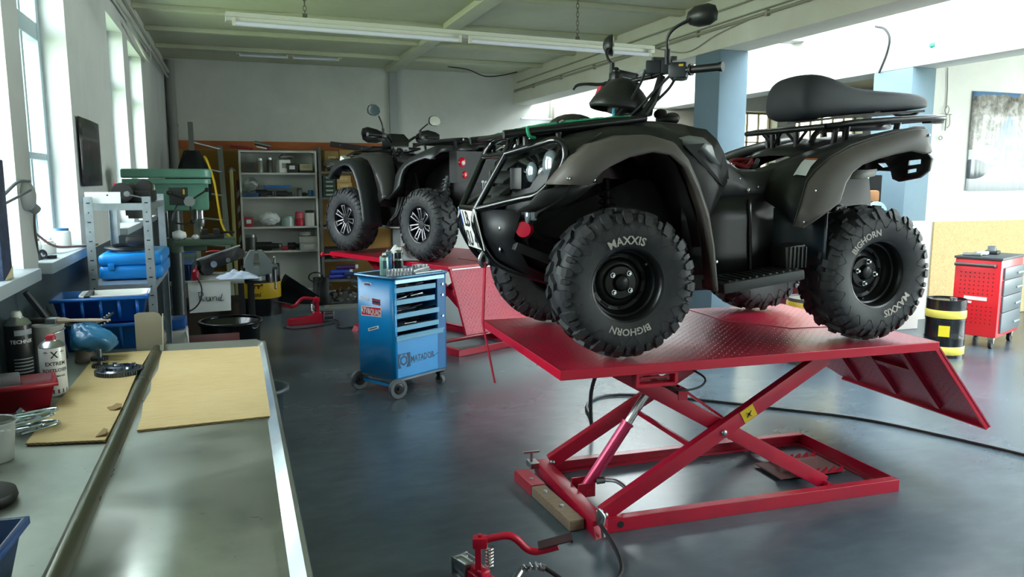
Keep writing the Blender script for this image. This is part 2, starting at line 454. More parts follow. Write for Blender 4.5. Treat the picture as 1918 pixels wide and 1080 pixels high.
# lower wall sills
for i, (a, b_) in enumerate(LW):
    s = MB(); s.box((-0.925, (a + b_) / 2, 1.225), (0.36, b_ - a + (0.06 if i != 1 else 0.02), 0.05), bev=0.008)
    struct(s.build('trim_%d' % (10 + i), mat('sill_grey', 'a9b3b8', 0.4)))
FRM = mat('window_frame_paint', 'a9bcc6', 0.45)
def window_x(n, X, y0, y1, z0, z1, nv, hz, w=0.05):
    f = MB()
    for yy in (y0 + w / 2, y1 - w / 2): f.box((X, yy, (z0 + z1) / 2), (0.07, w, z1 - z0))
    for zz in (z0 + w / 2, z1 - w / 2): f.box((X, (y0 + y1) / 2, zz), (0.07, y1 - y0, w))
    for k in range(1, nv): f.box((X, y0 + (y1 - y0) * k / nv, (z0 + z1) / 2), (0.045, 0.035, z1 - z0))
    for zz, hh in hz: f.box((X, (y0 + y1) / 2, zz), (0.06, y1 - y0, hh))
    o = struct(f.build('window_%d' % n, FRM, bevel=0.004))
    g = MB(); g.box((X, (y0 + y1) / 2, (z0 + z1) / 2), (0.006, y1 - y0 - 0.02, z1 - z0 - 0.02)); g.build('pane', GLASS, o)
    return o
for i, (a, b_) in enumerate(LW): window_x(i + 1, -.955, a, b_, 1.25, 2.79, 3, [(2.36, 0.09), (1.72, 0.035)])
window_x(5, 12.1, -1.6, 5.4, 0.3, 2.7, 5, [(1.5, 0.05)])
def window_y(n, Y, x0, x1, z0, z1, nv, hz):
    f = MB(); w = 0.035
    for xx in (x0 + w / 2, x1 - w / 2): f.box((xx, Y, (z0 + z1) / 2), (w, 0.06, z1 - z0))
    for zz in (z0 + w / 2, z1 - w / 2): f.box(((x0 + x1) / 2, Y, zz), (x1 - x0, 0.06, w))
    for k in range(1, nv): f.box((x0 + (x1 - x0) * k / nv, Y, (z0 + z1) / 2), (0.022, 0.04, z1 - z0))
    for zz in hz: f.box(((x0 + x1) / 2, Y, zz), (x1 - x0, 0.04, 0.022))
    o = struct(f.build('window_%d' % n, mat('rusty_bars', '8a7d72', 0.6)))
    g = MB(); g.box(((x0 + x1) / 2, Y + 0.02, (z0 + z1) / 2), (x1 - x0 - 0.02, 0.012, z1 - z0 - 0.02)); g.build('pane', ORNA, o)
window_y(6, 11.72, 8.1, 9.05, 1.75, 2.78, 4, (2.26,)); window_y(7, 11.72, 9.45, 10.95, 1.75, 2.78, 6, (2.26,))
# roof light over the second bay: glazing bars and panes
f = MB()
for k in range(13): f.box((5.53, -2.9 + k * 1.19, 3.6), (2.2, 0.05, 0.06))
for xx in (4.46, 5.53, 6.6): f.box((xx, 4.25, 3.6), (0.06, 14.4, 0.08))
o = struct(f.build('window_8', mat('glazing_bar_white', 'e6e8e8', 0.4)))
g = MB(); g.box((5.53, 4.25, 3.64), (2.16, 14.3, 0.008)); g.build('pane', GLASS, o)
o = struct(ADDED_ROOF.build('window_9', mat('glazing_bar_white', 'e6e8e8', 0.4))); g = MB(); g.box((9.0, 3.0, 3.35), (1.38, 2.78, 0.008)); g.build('pane', GLASS, o)  # glazing of the added roof light, out of view
w = MB(); w.box((4.41, 4.25, 3.4), (0.06, 14.5, 0.42)); struct(w.build('wall_roof_light', PLASTER))
# ground outside the windows
g = MB(); g.box((-7.2, 5, -0.35), (12, 30, 0.1)); struct(g.build('lawn', mat('lawn_green', '93a266', 0.9, dirt=('7c8f55', 2, 0.6))))
g = MB(); g.box((7, 18, -0.35), (30, 12, 0.1)); struct(g.build('ground', mat('lawn_green', '93a266', 0.9)))

# ------------------------------------------------------------------ light: overcast sky through windows and roof light
wd = bpy.data.worlds.new('sky'); SC.world = wd; wd.use_nodes = True
t = NT(wd); bg = t.n['Background']
gd = t.new('ShaderNodeTexCoord'); sx = t.new('ShaderNodeSeparateXYZ'); t.link(gd.outputs['Generated'], sx.inputs[0])
t.link(t.ramp(t.math('MULTIPLY_ADD', sx.outputs[2], 0.5, 0.5), [(0.45, 'f0f6ea'), (0.58, 'f4f8f6'), (1.0, 'd0d8e0')]), bg.inputs[0]); bg.inputs[1].default_value = 10.5
def portal(name, loc, rot, sx_, sy_):
    l = bpy.data.lights.new(name, 'AREA'); l.shape = 'RECTANGLE'; l.size = sx_; l.size_y = sy_; l.cycles.is_portal = True
    o = bpy.data.objects.new(name, l); COL.objects.link(o); o.location = loc; o.rotation_euler = rot
for i, (a, b_) in enumerate(LW): portal('window_daylight', (-1.12, (a + b_) / 2, 2.02), (0, -PI / 2, 0), 1.54, b_ - a)
portal('window_daylight', (12.15, 1.9, 1.5), (0, PI / 2, 0), 2.4, 7.0)
portal('window_daylight', (8.57, 11.8, 2.26), (-PI / 2, 0, 0), 0.95, 1.03); portal('window_daylight', (10.2, 11.8, 2.26), (-PI / 2, 0, 0), 1.5, 1.03)
portal('roof_daylight', (5.53, 4.25, 3.68), (0, 0, 0), 2.2, 14.3); portal('roof_daylight', (9.0, 3.0, 3.4), (0, 0, 0), 1.4, 2.8)  # the second one serves the added roof light over the third bay

# ------------------------------------------------------------------ camera
cam = bpy.data.cameras.new('camera'); co = bpy.data.objects.new('camera', cam); COL.objects.link(co)
FPX = 1450.0; PITCH = math.atan(203 / FPX); PSI = math.atan(522 * math.cos(PITCH) / FPX)
co.location = (0, 0, 1.6); co.rotation_euler = (PI / 2 - PITCH, 0, -PSI)
cam.sensor_width = 36.0; cam.lens = FPX * 36.0 / 1918.0; cam.clip_start = 0.05; cam.clip_end = 200
SC.camera = co
vs = SC.view_settings; vs.view_transform = 'Standard'; vs.look = 'None'; vs.gamma = 1.0; vs.use_curve_mapping = False; vs.exposure = 1.0
SC.cycles.use_denoising = True; SC.cycles.max_bounces = 8; SC.cycles.transparent_max_bounces = 12
# ------------------------------------------------------------------ wheels
TP = [(0.0, 0.318), (0.045, 0.3175), (0.082, 0.312), (0.103, 0.299), (0.118, 0.277), (0.123, 0.247), (0.119, 0.212), (0.110, 0.182), (0.100, 0.163)]
def tprof(t):
    sg = 1 if t >= 0 else -1; t = min(abs(t), 7.999); i = int(t); f = t - i
    a, b = TP[i], TP[i + 1]
    return (a[0] + (b[0] - a[0]) * f) * sg, a[1] + (b[1] - a[1]) * f
def tpt(a, t, h):
    """point on the carcass: angle a, profile parameter t, raised by h; axle along -y outward"""
    w0, r0 = tprof(t); w1, r1 = tprof(t + 0.05); w2, r2 = tprof(t - 0.05)
    d = math.hypot(w1 - w2, r1 - r2) or 1.0
    nw, nr = -(r1 - r2) / d, (w1 - w2) / d
    w, r = w0 + nw * h, r0 + nr * h
    return (r * math.cos(a), -w, r * math.sin(a))
def tyre_mesh():
    mb = MB()
    half = [tprof(k * 0.5) for k in range(17)]
    prof = [(r, -w) for w, r in half[::-1]] + [(r, w) for w, r in half[1:]]
    mb.lathe([(r, -w) for r, w in prof], ax=(0, 1, 0), n=72)
    N = 19; P_ = 2 * PI / N
    def lug(a0, pts, h0, h1):
        # pts: rows of ((a_lo, a_hi), t); block extruded from the carcass, sides drawn in a little
        for k in range(len(pts) - 1):
            (l0, u0), t0 = pts[k]; (l1, u1), t1 = pts[k + 1]
            hA = h0 + (h1 - h0) * k / (len(pts) - 1); hB = h0 + (h1 - h0) * (k + 1) / (len(pts) - 1)
            lo = [tpt(a0 + l0 * P_, t0, -0.004), tpt(a0 + u0 * P_, t0, -0.004), tpt(a0 + u1 * P_, t1, -0.004), tpt(a0 + l1 * P_, t1, -0.004)]
            s = 0.05
            hi = [tpt(a0 + (l0 + s) * P_, t0, hA), tpt(a0 + (u0 - s) * P_, t0, hA), tpt(a0 + (u1 - s) * P_, t1, hB), tpt(a0 + (l1 + s) * P_, t1, hB)]
            mb.hexa(lo + hi)
    for k in range(N):
        for sg in (1, -1):
            o = k * P_ + (0.5 * P_ if sg < 0 else 0)
            lug(o, [((0.02, 0.46), 0.15 * sg), ((0.22, 0.66), 0.9 * sg), ((0.36, 0.76), 1.55 * sg)], 0.017, 0.017)
            lug(o, [((0.60, 1.02), 1.95 * sg), ((0.62, 1.06), 2.7 * sg), ((0.60, 1.10), 3.4 * sg), ((0.68, 1.02), 4.25 * sg)], 0.018, 0.010)
            lug(o, [((0.12, 0.40), 2.9 * sg), ((0.10, 0.42), 3.5 * sg), ((0.16, 0.36), 4.1 * sg)], 0.013, 0.008)
            lug(o, [((0.10, 0.22), 4.3 * sg), ((0.40, 0.52), 5.6 * sg)], 0.004, 0.003)
            lug(o, [((0.82, 0.94), 4.4 * sg), ((0.50, 0.62), 5.6 * sg)], 0.004, 0.003)
    return mb
def arc_text(mb, txt, size, r, mid, w, flip=False):
    """lettering bent round the sidewall, seen from outside (-y)"""
    def fn(x, y):
        rr = r + y if not flip else r - y
        a = mid - x / r if not flip else mid + x / r
        return (rr * math.cos(a), -w, rr * math.sin(a))
    mb.text(txt, size, fn)
def wheel(parent, kind, pos, spin=0.0, turn=0.0, first=[{}]):
    """wheel is a part of the quad; tyre, hub and nuts are its sub-parts. Meshes are shared between copies."""
    D = first[0].setdefault(kind, {})
    if not D:
        rim = MB()
        if kind == 'steel':
            rim.lathe([(0.160, 0.10), (0.168, 0.104), (0.172, 0.098), (0.160, 0.088), (0.153, 0.07), (0.150, 0.045), (0.143, 0.040), (0.140, 0.012), (0.134, 0.006), (0.128, -0.012), (0.112, -0.016), (0.100, -0.004), (0.082, -0.002), (0.072, 0.012), (0.040, 0.014), (0.034, 0.020), (0.032, 0.036), (0.026, 0.041), (0.0, 0.042)], ax=(0, -1, 0), n=48)
            rim.lathe([(0.128, -0.012), (0.150, -0.05), (0.158, -0.10), (0.168, -0.104)], ax=(0, -1, 0), n=32)
            for k in range(8):
                a = k * PI / 4 + 0.2
                m = MX.Rotation(-a, 4, 'Y')
                rim.mi = 1; rim.box(m @ V((0.117, 0.0125, 0)), (0.012, 0.008, 0.045), m, bev=0.003); rim.mi = 0
            rim.cyl((0.10, -0.03, 0.085), (0.10, -0.062, 0.085), 0.006, n=8)
        else:
            rim.lathe([(0.160, 0.104), (0.170, 0.108), (0.174, 0.098), (0.163, 0.09), (0.156, 0.07), (0.152, 0.0), (0.158, -0.10), (0.168, -0.104)], ax=(0, -1, 0), n=48)
            rim.mi = 1; rim.lathe([(0.150, 0.02), (0.05, 0.03), (0.0, 0.03)], ax=(0, -1, 0), n=32); rim.mi = 0
            rim.lathe([(0.046, 0.03), (0.046, 0.075), (0.036, 0.085), (0.0, 0.086)], ax=(0, -1, 0), n=20)
            rim.mi = 2
            for k in range(7):
                a = k * 2 * PI / 7 + 0.2; m = MX.Rotation(-a, 4, 'Y')
                for dz in (-0.016, 0.016):
                    p0 = m @ V((0.04, -0.072, dz * 0.7)); p1 = m @ V((0.153, -0.092, dz * 1.5))
                    rim.bar(p0, p1, 0.014, 0.022, up=(0, -1, 0), bev=0.003)
                rim.box(m @ V((0.145, -0.088, 0)), (0.014, 0.02, 0.056), m, bev=0.003)
        D['rim'] = rim.build('wheel', [BLKM, INK, mat('machined_spoke', '8c8a90', 0.3, 0.8)], parent)
        D['tyre'] = tyre_mesh().build('tyre', RUB, D['rim'], smooth=32)
        if kind == 'steel':
            lt = MB(); arc_text(lt, 'MAXXIS', 0.050, 0.2, rad(95), 0.1235); D['let2'] = lt.build('lettering', LETG, D['rim']); lt = MB(); arc_text(lt, 'BIGHORN', 0.044, 0.208, rad(-88), 0.1248, False)
            D['let'] = lt.build('lettering', LETG, D['rim'])
        nuts = []
        for k in range(4):
            a = k * PI / 2 + rad(50); nb = MB(); c = V((0.055 * math.cos(a), 0, 0.055 * math.sin(a)))
            y0 = -0.014 if kind == 'steel' else -0.07
            nb.cyl(c + V((0, y0, 0)), c + V((0, y0 - 0.012, 0)), 0.0125, n=6); nb.cyl(c + V((0, y0 - 0.012, 0)), c + V((0, y0 - 0.026, 0)), 0.009, 0.006, n=10)
            nuts.append(nb.build('lug_nut', CHR, D['rim']))
        D['subs'] = [D['tyre']] + ([D['let'], D['let2']] if 'let' in D else []) + nuts
        w = D['rim']
    else:
        w = D['rim'].copy(); COL.objects.link(w); w.parent = parent
        for s_ in D['subs']:
            c = s_.copy(); COL.objects.link(c); c.parent = w
    w.location = pos
    w.rotation_euler = (0, spin, turn) if pos[1] < 0 else (0, spin, turn + PI)
    return w

# ------------------------------------------------------------------ fender strips shared by both quads
F_OUT = [(-1.01, .776), (-.921, .882), (-.844, .939), (-.697, .974), (-.558, .981), (-.453, .955), (-.385, .886), (-.328, .781), (-.274, .65), (-.241, .505), (-.224, .375), (-.212, .296)]
F_IN = [(-.872, .772), (-.812, .832), (-.772, .855), (-.688, .892), (-.578, .915), (-.489, .902), (-.412, .845), (-.356, .745), (-.305, .62), (-.275, .49), (-.256, .37), (-.246, .292)]
R_OUT = [(.20, .579), (.227, .669), (.258, .783), (.305, .837), (.376, .892), (.493, .948), (.60, .980), (.72, 1.010), (.862, 1.041), (.921, 1.042), (.939, .986)]
R_IN = [(.212, .573), (.317, .636), (.403, .692), (.430, .78), (.465, .832), (.52, .868), (.61, .896), (.70, .917), (.80, .934), (.87, .922), (.915, .925)]
def flare(out, inn, sd, y0=.43, y1=.545, y2=.585):
    mb = MB(); n = len(out); rows = []
    for i in range(n):
        (xo, zo), (xi, zi) = out[i], inn[i]
        dx, dz = xi - xo, zi - zo; L = math.hypot(dx, dz) or 1; ux, uz = dx / L, dz / L
        rows.append([(xo - ux * .004, sd * y0, zo - uz * .012), (xo - ux * .004, sd * (y1 - .03), zo - uz * .004), (xo, sd * y1, zo + uz * .006), (xo + dx * .5, sd * (y1 + y2) / 2 * 1.005, zo + dz * .5), (xi - ux * .008, sd * y2, zi - uz * .008), (xi, sd * (y2 - .004), zi), (xi + ux * .004, sd * (y2 - .03), zi - uz * .01)])
    return mb.loft(rows)
def arch_liner(out, sd, y0, y1, drop):
    mb = MB(); rows = []
    for i, (x, z) in enumerate(out): rows.append([(x, sd * y0, z - drop), (x, sd * y1, z - drop * .4)])
    return mb.loft(rows)

# ------------------------------------------------------------------ black quad on the near lift
Q = thing('quad_bike', 'black quad bike with grey flares on the near red lift, its saddle taken off', 'quad bike', (2.305, 3.53, 0.806), rad(-2.5))
for x, yy, sp in ((-.665, -.46, 0.0), (-.665, .46, 0.7), (.665, -.46, rad(150)), (.665, .46, 0.4)):
    wheel(Q, 'steel', (x, yy, .338), sp, rad(-4) if x < 0 else rad(2))
for sd in (-1, 1):
    flare(F_OUT, F_IN, sd).build('fender_flare', TAUPE, Q, smooth=50, solid=.006)
    flare(R_OUT, R_IN, sd, .525, .545, .585).build('fender_flare', TAUPE, Q, smooth=50, solid=.006)
    # black inner fender over the front wheel: from the flare up to the hood line
    rows = []
    crest = [(-.96, .92, .44), (-.90, .955, .38), (-.80, 1.0, .30), (-.67, 1.045, .24), (-.50, 1.062, .22), (-.36, 1.06, .22), (-.23, 1.05, .24), (-.13, 1.035, .26), (-.08, .985, .28), (-.05, .92, .30), (-.04, .85, .32), (-.04, .80, .33)]
    for i, (x, z, yw) in enumerate(crest):
        xo, zo = F_OUT[min(i, 11)]
        if i >= 8: xo, zo = F_OUT[8][0] + (i - 8) * .015, [.72, .66, .60, .56][i - 8]
        rows.append([(x, sd * yw, z), (x * .6 + xo * .4, sd * (yw * .55 + .43 * .45), z * .55 + zo * .45 + .018), (xo, sd * .435, zo + .004)])
    m_ = MB(); m_.loft(rows).build('front_fender', BLKP, Q, smooth=60, solid=.005)
    # rear fender skin from the flare to the rear deck
    rows = []
    dk = [(.16, .70, .33), (.18, .78, .33), (.22, .84, .32), (.30, .885, .30), (.40, .92, .28), (.52, .955, .26), (.62, .98, .25), (.73, 1.0, .24), (.86, 1.022, .24), (.93, 1.02, .24), (.95, .97, .24)]
    for i, (x, z, yw) in enumerate(dk):
        xo, zo = R_OUT[i]
        rows.append([(x, sd * yw, z), ((x + xo) / 2, sd * (yw + .53) / 2, (z + zo) / 2 + .012), (xo, sd * .53, zo + .004)])
    m_ = MB(); m_.loft(rows).build('rear_fender', BLKP, Q, smooth=60, solid=.005)
    arch_liner([(p[0], p[1]) for p in F_OUT[1:10]], sd, .14, .43, .05).build('arch_liner', DARK, Q, solid=.004)
    arch_liner([(p[0], p[1]) for p in R_OUT[2:]], sd, .14, .43, .06).build('arch_liner', DARK, Q, solid=.004)
    # side cover below the saddle line
    S_ = [(-.30, [(.20, 1.04), (.30, .96), (.34, .84), (.33, .70)]), (-.12, [(.20, 1.03), (.29, .93), (.34, .82), (.335, .69)]), (-.04, [(.19, .94), (.28, .88), (.335, .79), (.335, .69)]), (.08, [(.17, .85), (.26, .83), (.325, .76), (.33, .69)]),
          (.2, [(.18, .845), (.27, .83), (.325, .77), (.33, .70)]), (.32, [(.20, .88), (.29, .865), (.335, .79), (.34, .71)]), (.45, [(.22, .93), (.30, .915), (.36, .84), (.36, .73)])]
    m_ = MB(); m_.loft([[(x, sd * y, z) for y, z in r] for x, r in S_]).build('side_cover', BLKP, Q, smooth=60, solid=.005)
    # footwell wall, board, heel guard and rear splash panel
    m_ = MB(); m_.loft([[(x, sd * y, z) for y, z in ((.335, .72), (.35, .60), (.36, .45), (.375, .345))] for x in (-.30, -.05, .06, .072, .085, .25)])
    fw = m_.build('footwell_panel', BLKM, Q, solid=.004)
    m_ = MB(); m_.tube([(.07, sd * .342, .70), (.07, sd * .36, .55), (.07, sd * .378, .36)], .010, 8); m_.build('panel_rib', BLKM, fw)
    m_ = MB(); m_.box((.03, sd * .46, .325), (.44, .20, .05), MX.Rotation(rad(-7), 4, 'Y'), bev=.012)
    for k in range(11): m_.box((-.15 + k * .036, sd * .46, .352 + (k - 5) * .0044), (.012, .17, .012), bev=.003)
    m_.build('foot_board', mat('foot_board_plastic', '2c302f', .55), Q)
    m_ = MB(); m_.box((.225, sd * .455, .43), (.12, .13, .115), MX.Rotation(rad(-6), 4, 'Y'), bev=.014)
    for k in range(5): m_.box((.185 + k * .022, sd * .523, .43), (.008, .01, .10), bev=.002)
    m_.build('heel_guard', BLKP, Q)
    m_ = MB(); m_.loft([[(x, sd * y, z) for x, y in ((.20, .36), (.28, .40), (.335, .46), (.36, .53), (.355, .56))] for z in (.36, .46, .56, .66)]).build('splash_panel', mat('splash_black_sheen', '26323a', .32), Q, smooth=60, solid=.005)  # bluish sheen of the black panel is put into its colour
    # suspension: shock with coil spring, upper and lower arms
    for xc, top in ((-.66, .80), (.62, .78)):
        m_ = MB(); a, b = V((xc + .02, sd * .24, top)), V((xc, sd * .33, .40)); m_.cyl(a, b, .018, n=10); m_.cyl(a + (b - a) * .55, b, .026, n=10)
        sh = m_.build('shock_absorber', DARK, Q)
        m_ = MB(); d = (b - a); n_ = d.normalized(); u = n_.orthogonal().normalized(); w_ = n_.cross(u)
        m_.tube([a + d * (.08 + .72 * i / 96) + (u * math.cos(i * .56) + w_ * math.sin(i * .56)) * .036 for i in range(97)], .006, 6)
        m_.build('coil_spring', mat('spring_black', '1c1d20', .3, .3), sh)
        m_ = MB()
        for z0, z1 in ((.36, .30), (.46, .42)):
            for dx in (-.10, .10): m_.tube([(xc + dx, sd * .14, z0), (xc + dx * .3, sd * .36, z1)], .013, 8)
        m_.build('suspension_arm', DARK, Q)
        m_ = MB(); m_.lathe([(.0, .12), (.08, .12), (.085, .10), (.05, .08), (.05, 0), (0, 0)], (xc, sd * .30, .334), (0, sd, 0), 20); m_.build('hub', DARK, Q)
# screws on the near side panels
for x, yy, z, r in ((-.86, -.52, .912, .009), (.02, -.335, .80, .006), (.125, -.335, .76, .006), (.07, -.336, .745, .012), (.20, -.34, .725, .006), (.26, -.36, .745, .006), (.268, -.575, .745, .006), (.212, -.575, .60, .006), (-.03, -.33, .87, .007), (-.955, -.56, .80, .009), (-.845, -.57, .795, .009), (-.25, -.585, .43, .009), (.92, -.56, 1.01, .008)):
    m_ = MB(); m_.sphere((x, yy, z), r, (1, .6, 1), 10); m_.build('panel_screw', CHR, Q)
# chassis, engine and skid plate
m_ = MB()
m_.loft([[(x, -w, z0), (x, w, z0), (x, w * 1.15, (z0 + z1) / 2), (x, w * .9, z1), (x, -w * .9, z1), (x, -w * 1.15, (z0 + z1) / 2)] for x, w, z0, z1 in ((-.98, .08, .36, .50), (-.80, .13, .27, .66), (-.45, .17, .24, .80), (-.1, .19, .24, .74), (.25, .19, .24, .74), (.6, .15, .28, .80), (.9, .12, .40, .84), (1.0, .10, .55, .80))], ring=True, caps=True)
m_.build('chassis', DARK, Q)
m_ = MB(); m_.lathe([(0, 0), (.10, 0), (.115, .012), (.115, .09), (.09, .10), (0, .10)], (.15, -.20, .52), (0, -1, 0), 28); m_.cyl((-.05, -.20, .40), (.05, -.28, .40), .03); m_.box((.05, -.22, .60), (.25, .14, .16), bev=.02)
m_.build('engine', DARK, Q)
m_ = MB(); m_.tube([(.05, .1, .40), (.3, .2, .45), (.5, .22, .56), (.6, .2, .61)], .028, 10, sub=5); m_.cyl((.56, .2, .60), (.80, .2, .64), .055, n=20); m_.build('exhaust', DARK, Q)
for xx in (-.665, .665):
    m_ = MB(); m_.cyl((xx, -.36, .334), (xx, .36, .334), .016, n=10); m_.sphere((xx, 0, .34), .09, (1.1, .8, 1), 14)
    for sd in (-1, 1): m_.cyl((xx, sd * .27, .334), (xx, sd * .20, .334), .034, .024, n=12)
    m_.build('axle', DARK, Q)
# tank cover and rear deck
m_ = MB(); m_.loft([[(x, -w, z - .012), (x, -w * .6, z + .012), (x, 0, z + .02), (x, w * .6, z + .012), (x, w, z - .012)] for x, z, w in ((-.97, .935, .36), (-.88, .985, .36), (-.78, 1.02, .32), (-.66, 1.048, .26), (-.5, 1.064, .23), (-.34, 1.064, .23), (-.2, 1.055, .23), (-.12, 1.04, .22), (-.07, .98, .21), (-.04, .90, .20), (0, .84, .19))]).build('hood', BLKP, Q, smooth=60, solid=.006)
m_ = MB(); m_.loft([[(x, -w, z), (x, -w * .5, z + .02), (x, 0, z + .025), (x, w * .5, z + .02), (x, w, z)] for x, z, w in ((.42, .90, .27), (.5, .945, .27), (.62, .975, .26), (.75, .998, .25), (.93, 1.02, .25), (.97, .98, .25), (.98, .90, .24))]).build('rear_deck', BLKP, Q, smooth=60, solid=.006)
m_ = MB(); m_.sphere((-.20, 0, 1.10), .055, (1.1, 1.1, .6), 16); m_.sphere((-.165, .02, 1.112), .038, (1.2, 1, .7), 14); m_.sphere((-.245, -.01, 1.125), .034, (1, 1.2, .8), 12); m_.cyl((-.20, 0, 1.05), (-.20, 0, 1.10), .045, n=14)
m_.build('fuel_cap', DARK, Q)
m_ = MB(); m_.loft([[(-.34, -.335, .985), (-.27, -.345, 1.0), (-.19, -.335, .992)], [(-.30, -.352, .955), (-.22, -.36, .965), (-.15, -.35, .955)], [(-.20, -.352, .93), (-.17, -.36, .92), (-.13, -.352, .90)], [(-.16, -.352, .88), (-.13, -.355, .87), (-.10, -.35, .865)]]).build('vent_panel', mat('vent_grey', '85898b', .22, coat=.4), Q, smooth=70, solid=.004)
m_ = MB(); m_.prism([(-.31, .955), (-.20, .965), (-.24, .925), (-.12, .80), (-.09, .76), (-.14, .80), (-.26, .91)], (0, -.372, 0), (1, 0, 0), (0, 0, 1), (0, .01, 0)); m_.build('vent_opening', INK, Q)
# engine well under the missing seat
m_ = MB(); m_.box((.22, 0, .75), (.44, .36, .02)); m_.box((.28, .05, .82), (.16, .13, .12), bev=.012); m_.box((.42, -.08, .86), (.06, .10, .05), bev=.01); m_.cyl((.1, .1, .8), (.1, .1, .87), .05, n=16); m_.tube([(.02, -.12, .80), (.12, -.02, .87), (.24, -.10, .86), (.36, .02, .90)], .012, 8, sub=4); m_.build('airbox', DARK, Q)
m_ = MB(); m_.tube([(.10, -.10, .835), (.16, -.06, .875), (.21, -.10, .86), (.27, -.05, .89), (.22, -.02, .87), (.15, -.03, .86), (.12, -.08, .87)], .014, 8, sub=5); m_.tube([(.12, -.06, .87), (.2, 0, .90), (.29, -.04, .90)], .01, 8, sub=5); m_.build('red_cable', mat('red_cable', '8f1128', .4), Q)['label'] = 'red wiring in the open engine well'
# warning sticker on the near rear fender skin
def rf(i, s):
    k = min(int(i), 9); f = i - k
    a = [dk[k][j] + (dk[k + 1][j] - dk[k][j]) * f for j in range(3)]; o_ = [R_OUT[k][j] + (R_OUT[k + 1][j] - R_OUT[k][j]) * f for j in range(2)]
    P0, P2 = V((a[0], -a[2], a[1])), V((o_[0], -.53, o_[1] + .004)); P1 = (P0 + P2) / 2 + V((0, .0, .012))
    return P0.lerp(P1, s * 2) if s < .5 else P1.lerp(P2, s * 2 - 1)
def rfo(i, s, h):
    p = rf(i, s); n = (rf(i + .05, s) - p).cross(rf(i, min(s + .04, 1)) - rf(i, s - .04)); n.normalize()
    if n.y > 0: n = -n
    return p + n * h
m_ = MB(); m_.grid(lambda u, v: rfo(1.95 + .28 * u + 1.4 * v, .63 + .28 * u - .10 * v, .012), 6, 10); m_.build('warning_sticker', PAPER, Q)['label'] = 'white warning sticker on the rear fender'
m_ = MB(); m_.grid(lambda u, v: rfo(3.18 + .16 * v + .28 * u, .54 + .28 * u, .0135), 6, 2); m_.build('sticker_band', mat('orange_print', 'b0623a', .6), Q)

# ---------------- nose, grille, headlights
NZ = [(1.00, (-.86, -.86, -.83, -.76)), (.95, (-.97, -.965, -.92, -.84)), (.88, (-1.03, -1.02, -.955, -.88)), (.80, (-1.06, -1.05, -.99, -.91)), (.72, (-1.09, -1.08, -1.01, -.93)), (.65, (-1.12, -1.11, -1.06, -1.03)), (.56, (-1.12, -1.11, -1.08, -1.06)), (.47, (-1.10, -1.09, -1.06, -1.03)), (.40, (-1.03, -1.02, -.98, -.93)), (.33, (-.90, -.88, -.84, -.78))]
NY = [(0, .17, .36, .45), (0, .18, .38, .47), (0, .19, .39, .49), (0, .19, .39, .49), (0, .18, .37, .47), (0, .17, .33, .40), (0, .15, .27, .31), (0, .13, .23, .27), (0, .11, .19, .22), (0, .10, .15, .18)]
rows = []
for (z, xs), ys in zip(NZ, NY):
    half = list(zip(xs, ys)); rows.append([(x, -y, z) for x, y in half[::-1]] + [(x, y, z) for x, y in half[1:]])
m_ = MB(); m_.loft(rows).build('front_bumper', BLKP, Q, smooth=35, solid=.006)
m_ = MB()
for k in range(5):
    z = .915 - k * .058; x = -1.05 - k * .019
    m_.hexa([(x - .035, -.15, z - .020), (x - .035, .15, z - .020), (x + .02, .15, z - .008), (x + .02, -.15, z - .008), (x - .03, -.15, z - .010), (x - .03, .15, z - .010), (x + .02, .15, z + .022), (x + .02, -.15, z + .022)])
gr = m_.build('grille', mat('grille_grey', '2d3032', .35), Q)
m_ = MB(); m_.text('TGB', .075, lambda x, y: (-1.165, -x, .765 + y), 0); m_.build('grille_lettering', mat('badge_silver', 'aeb3b8', .3, .6), gr)
for sd in (-1, 1):
    # triangular lamp housing
    f = lambda u, v: (-1.085 + u * .17 + v * .035, sd * (.19 + u * .28), .74 + v * .15 + u * .06)
    m_ = MB(); m_.loft([[f(0, 0), f(.45, 0), f(1, .45)], [f(0, .95), f(.45, 1.0), f(1, .80)]]); hl = m_.build('headlight', BLKG, Q, solid=.02)
    for (u, v, r) in ((.32, .46, .042), (.64, .54, .058)):
        c = V(f(u, v)); nn = V((-.85, sd * .45, 0)).normalized()
        m_ = MB(); m_.sphere(c + nn * .012, r, (.45, .80, 1.15), 20, MX.Rotation(math.atan2(nn.y, nn.x), 4, 'Z')); ln = m_.build('headlight_lens', CLEAR, hl)
    m_ = MB(); nn = V((-.85, sd * .45, 0)).normalized(); c = V(f(.05, .38)); m_.box(c + nn * .012, (.016, .075, .10), MX.Rotation(math.atan2(nn.y, nn.x), 4, 'Z'), bev=.006); m_.build('lamp_blank', BLKP, hl)
m_ = MB(); m_.box((-1.045, -.35, .64), (.03, .05, .05), bev=.008); m_.sphere((-1.066, -.35, .635), .027, (.5, .8, 1.3), 14); m_.build('turn_signal', CLEAR, Q)
m_ = MB(); m_.lathe([(0, .03), (.035, .028), (.042, .0), (0, 0)], (-1.065, -.30, .575), (-.5, -.85, 0), 18); m_.build('front_reflector', mat('red_reflector', 'b00c2c', .3, emit=None), Q)
for sx_, sz in ((-1.16, .575), (-1.15, .475)):
    m_ = MB(); m_.sphere((sx_, -.225 + (.565 - sz) * .3, sz), .014, (.5, .8, 1), 12); m_.build('bumper_bolt', STEEL, Q)
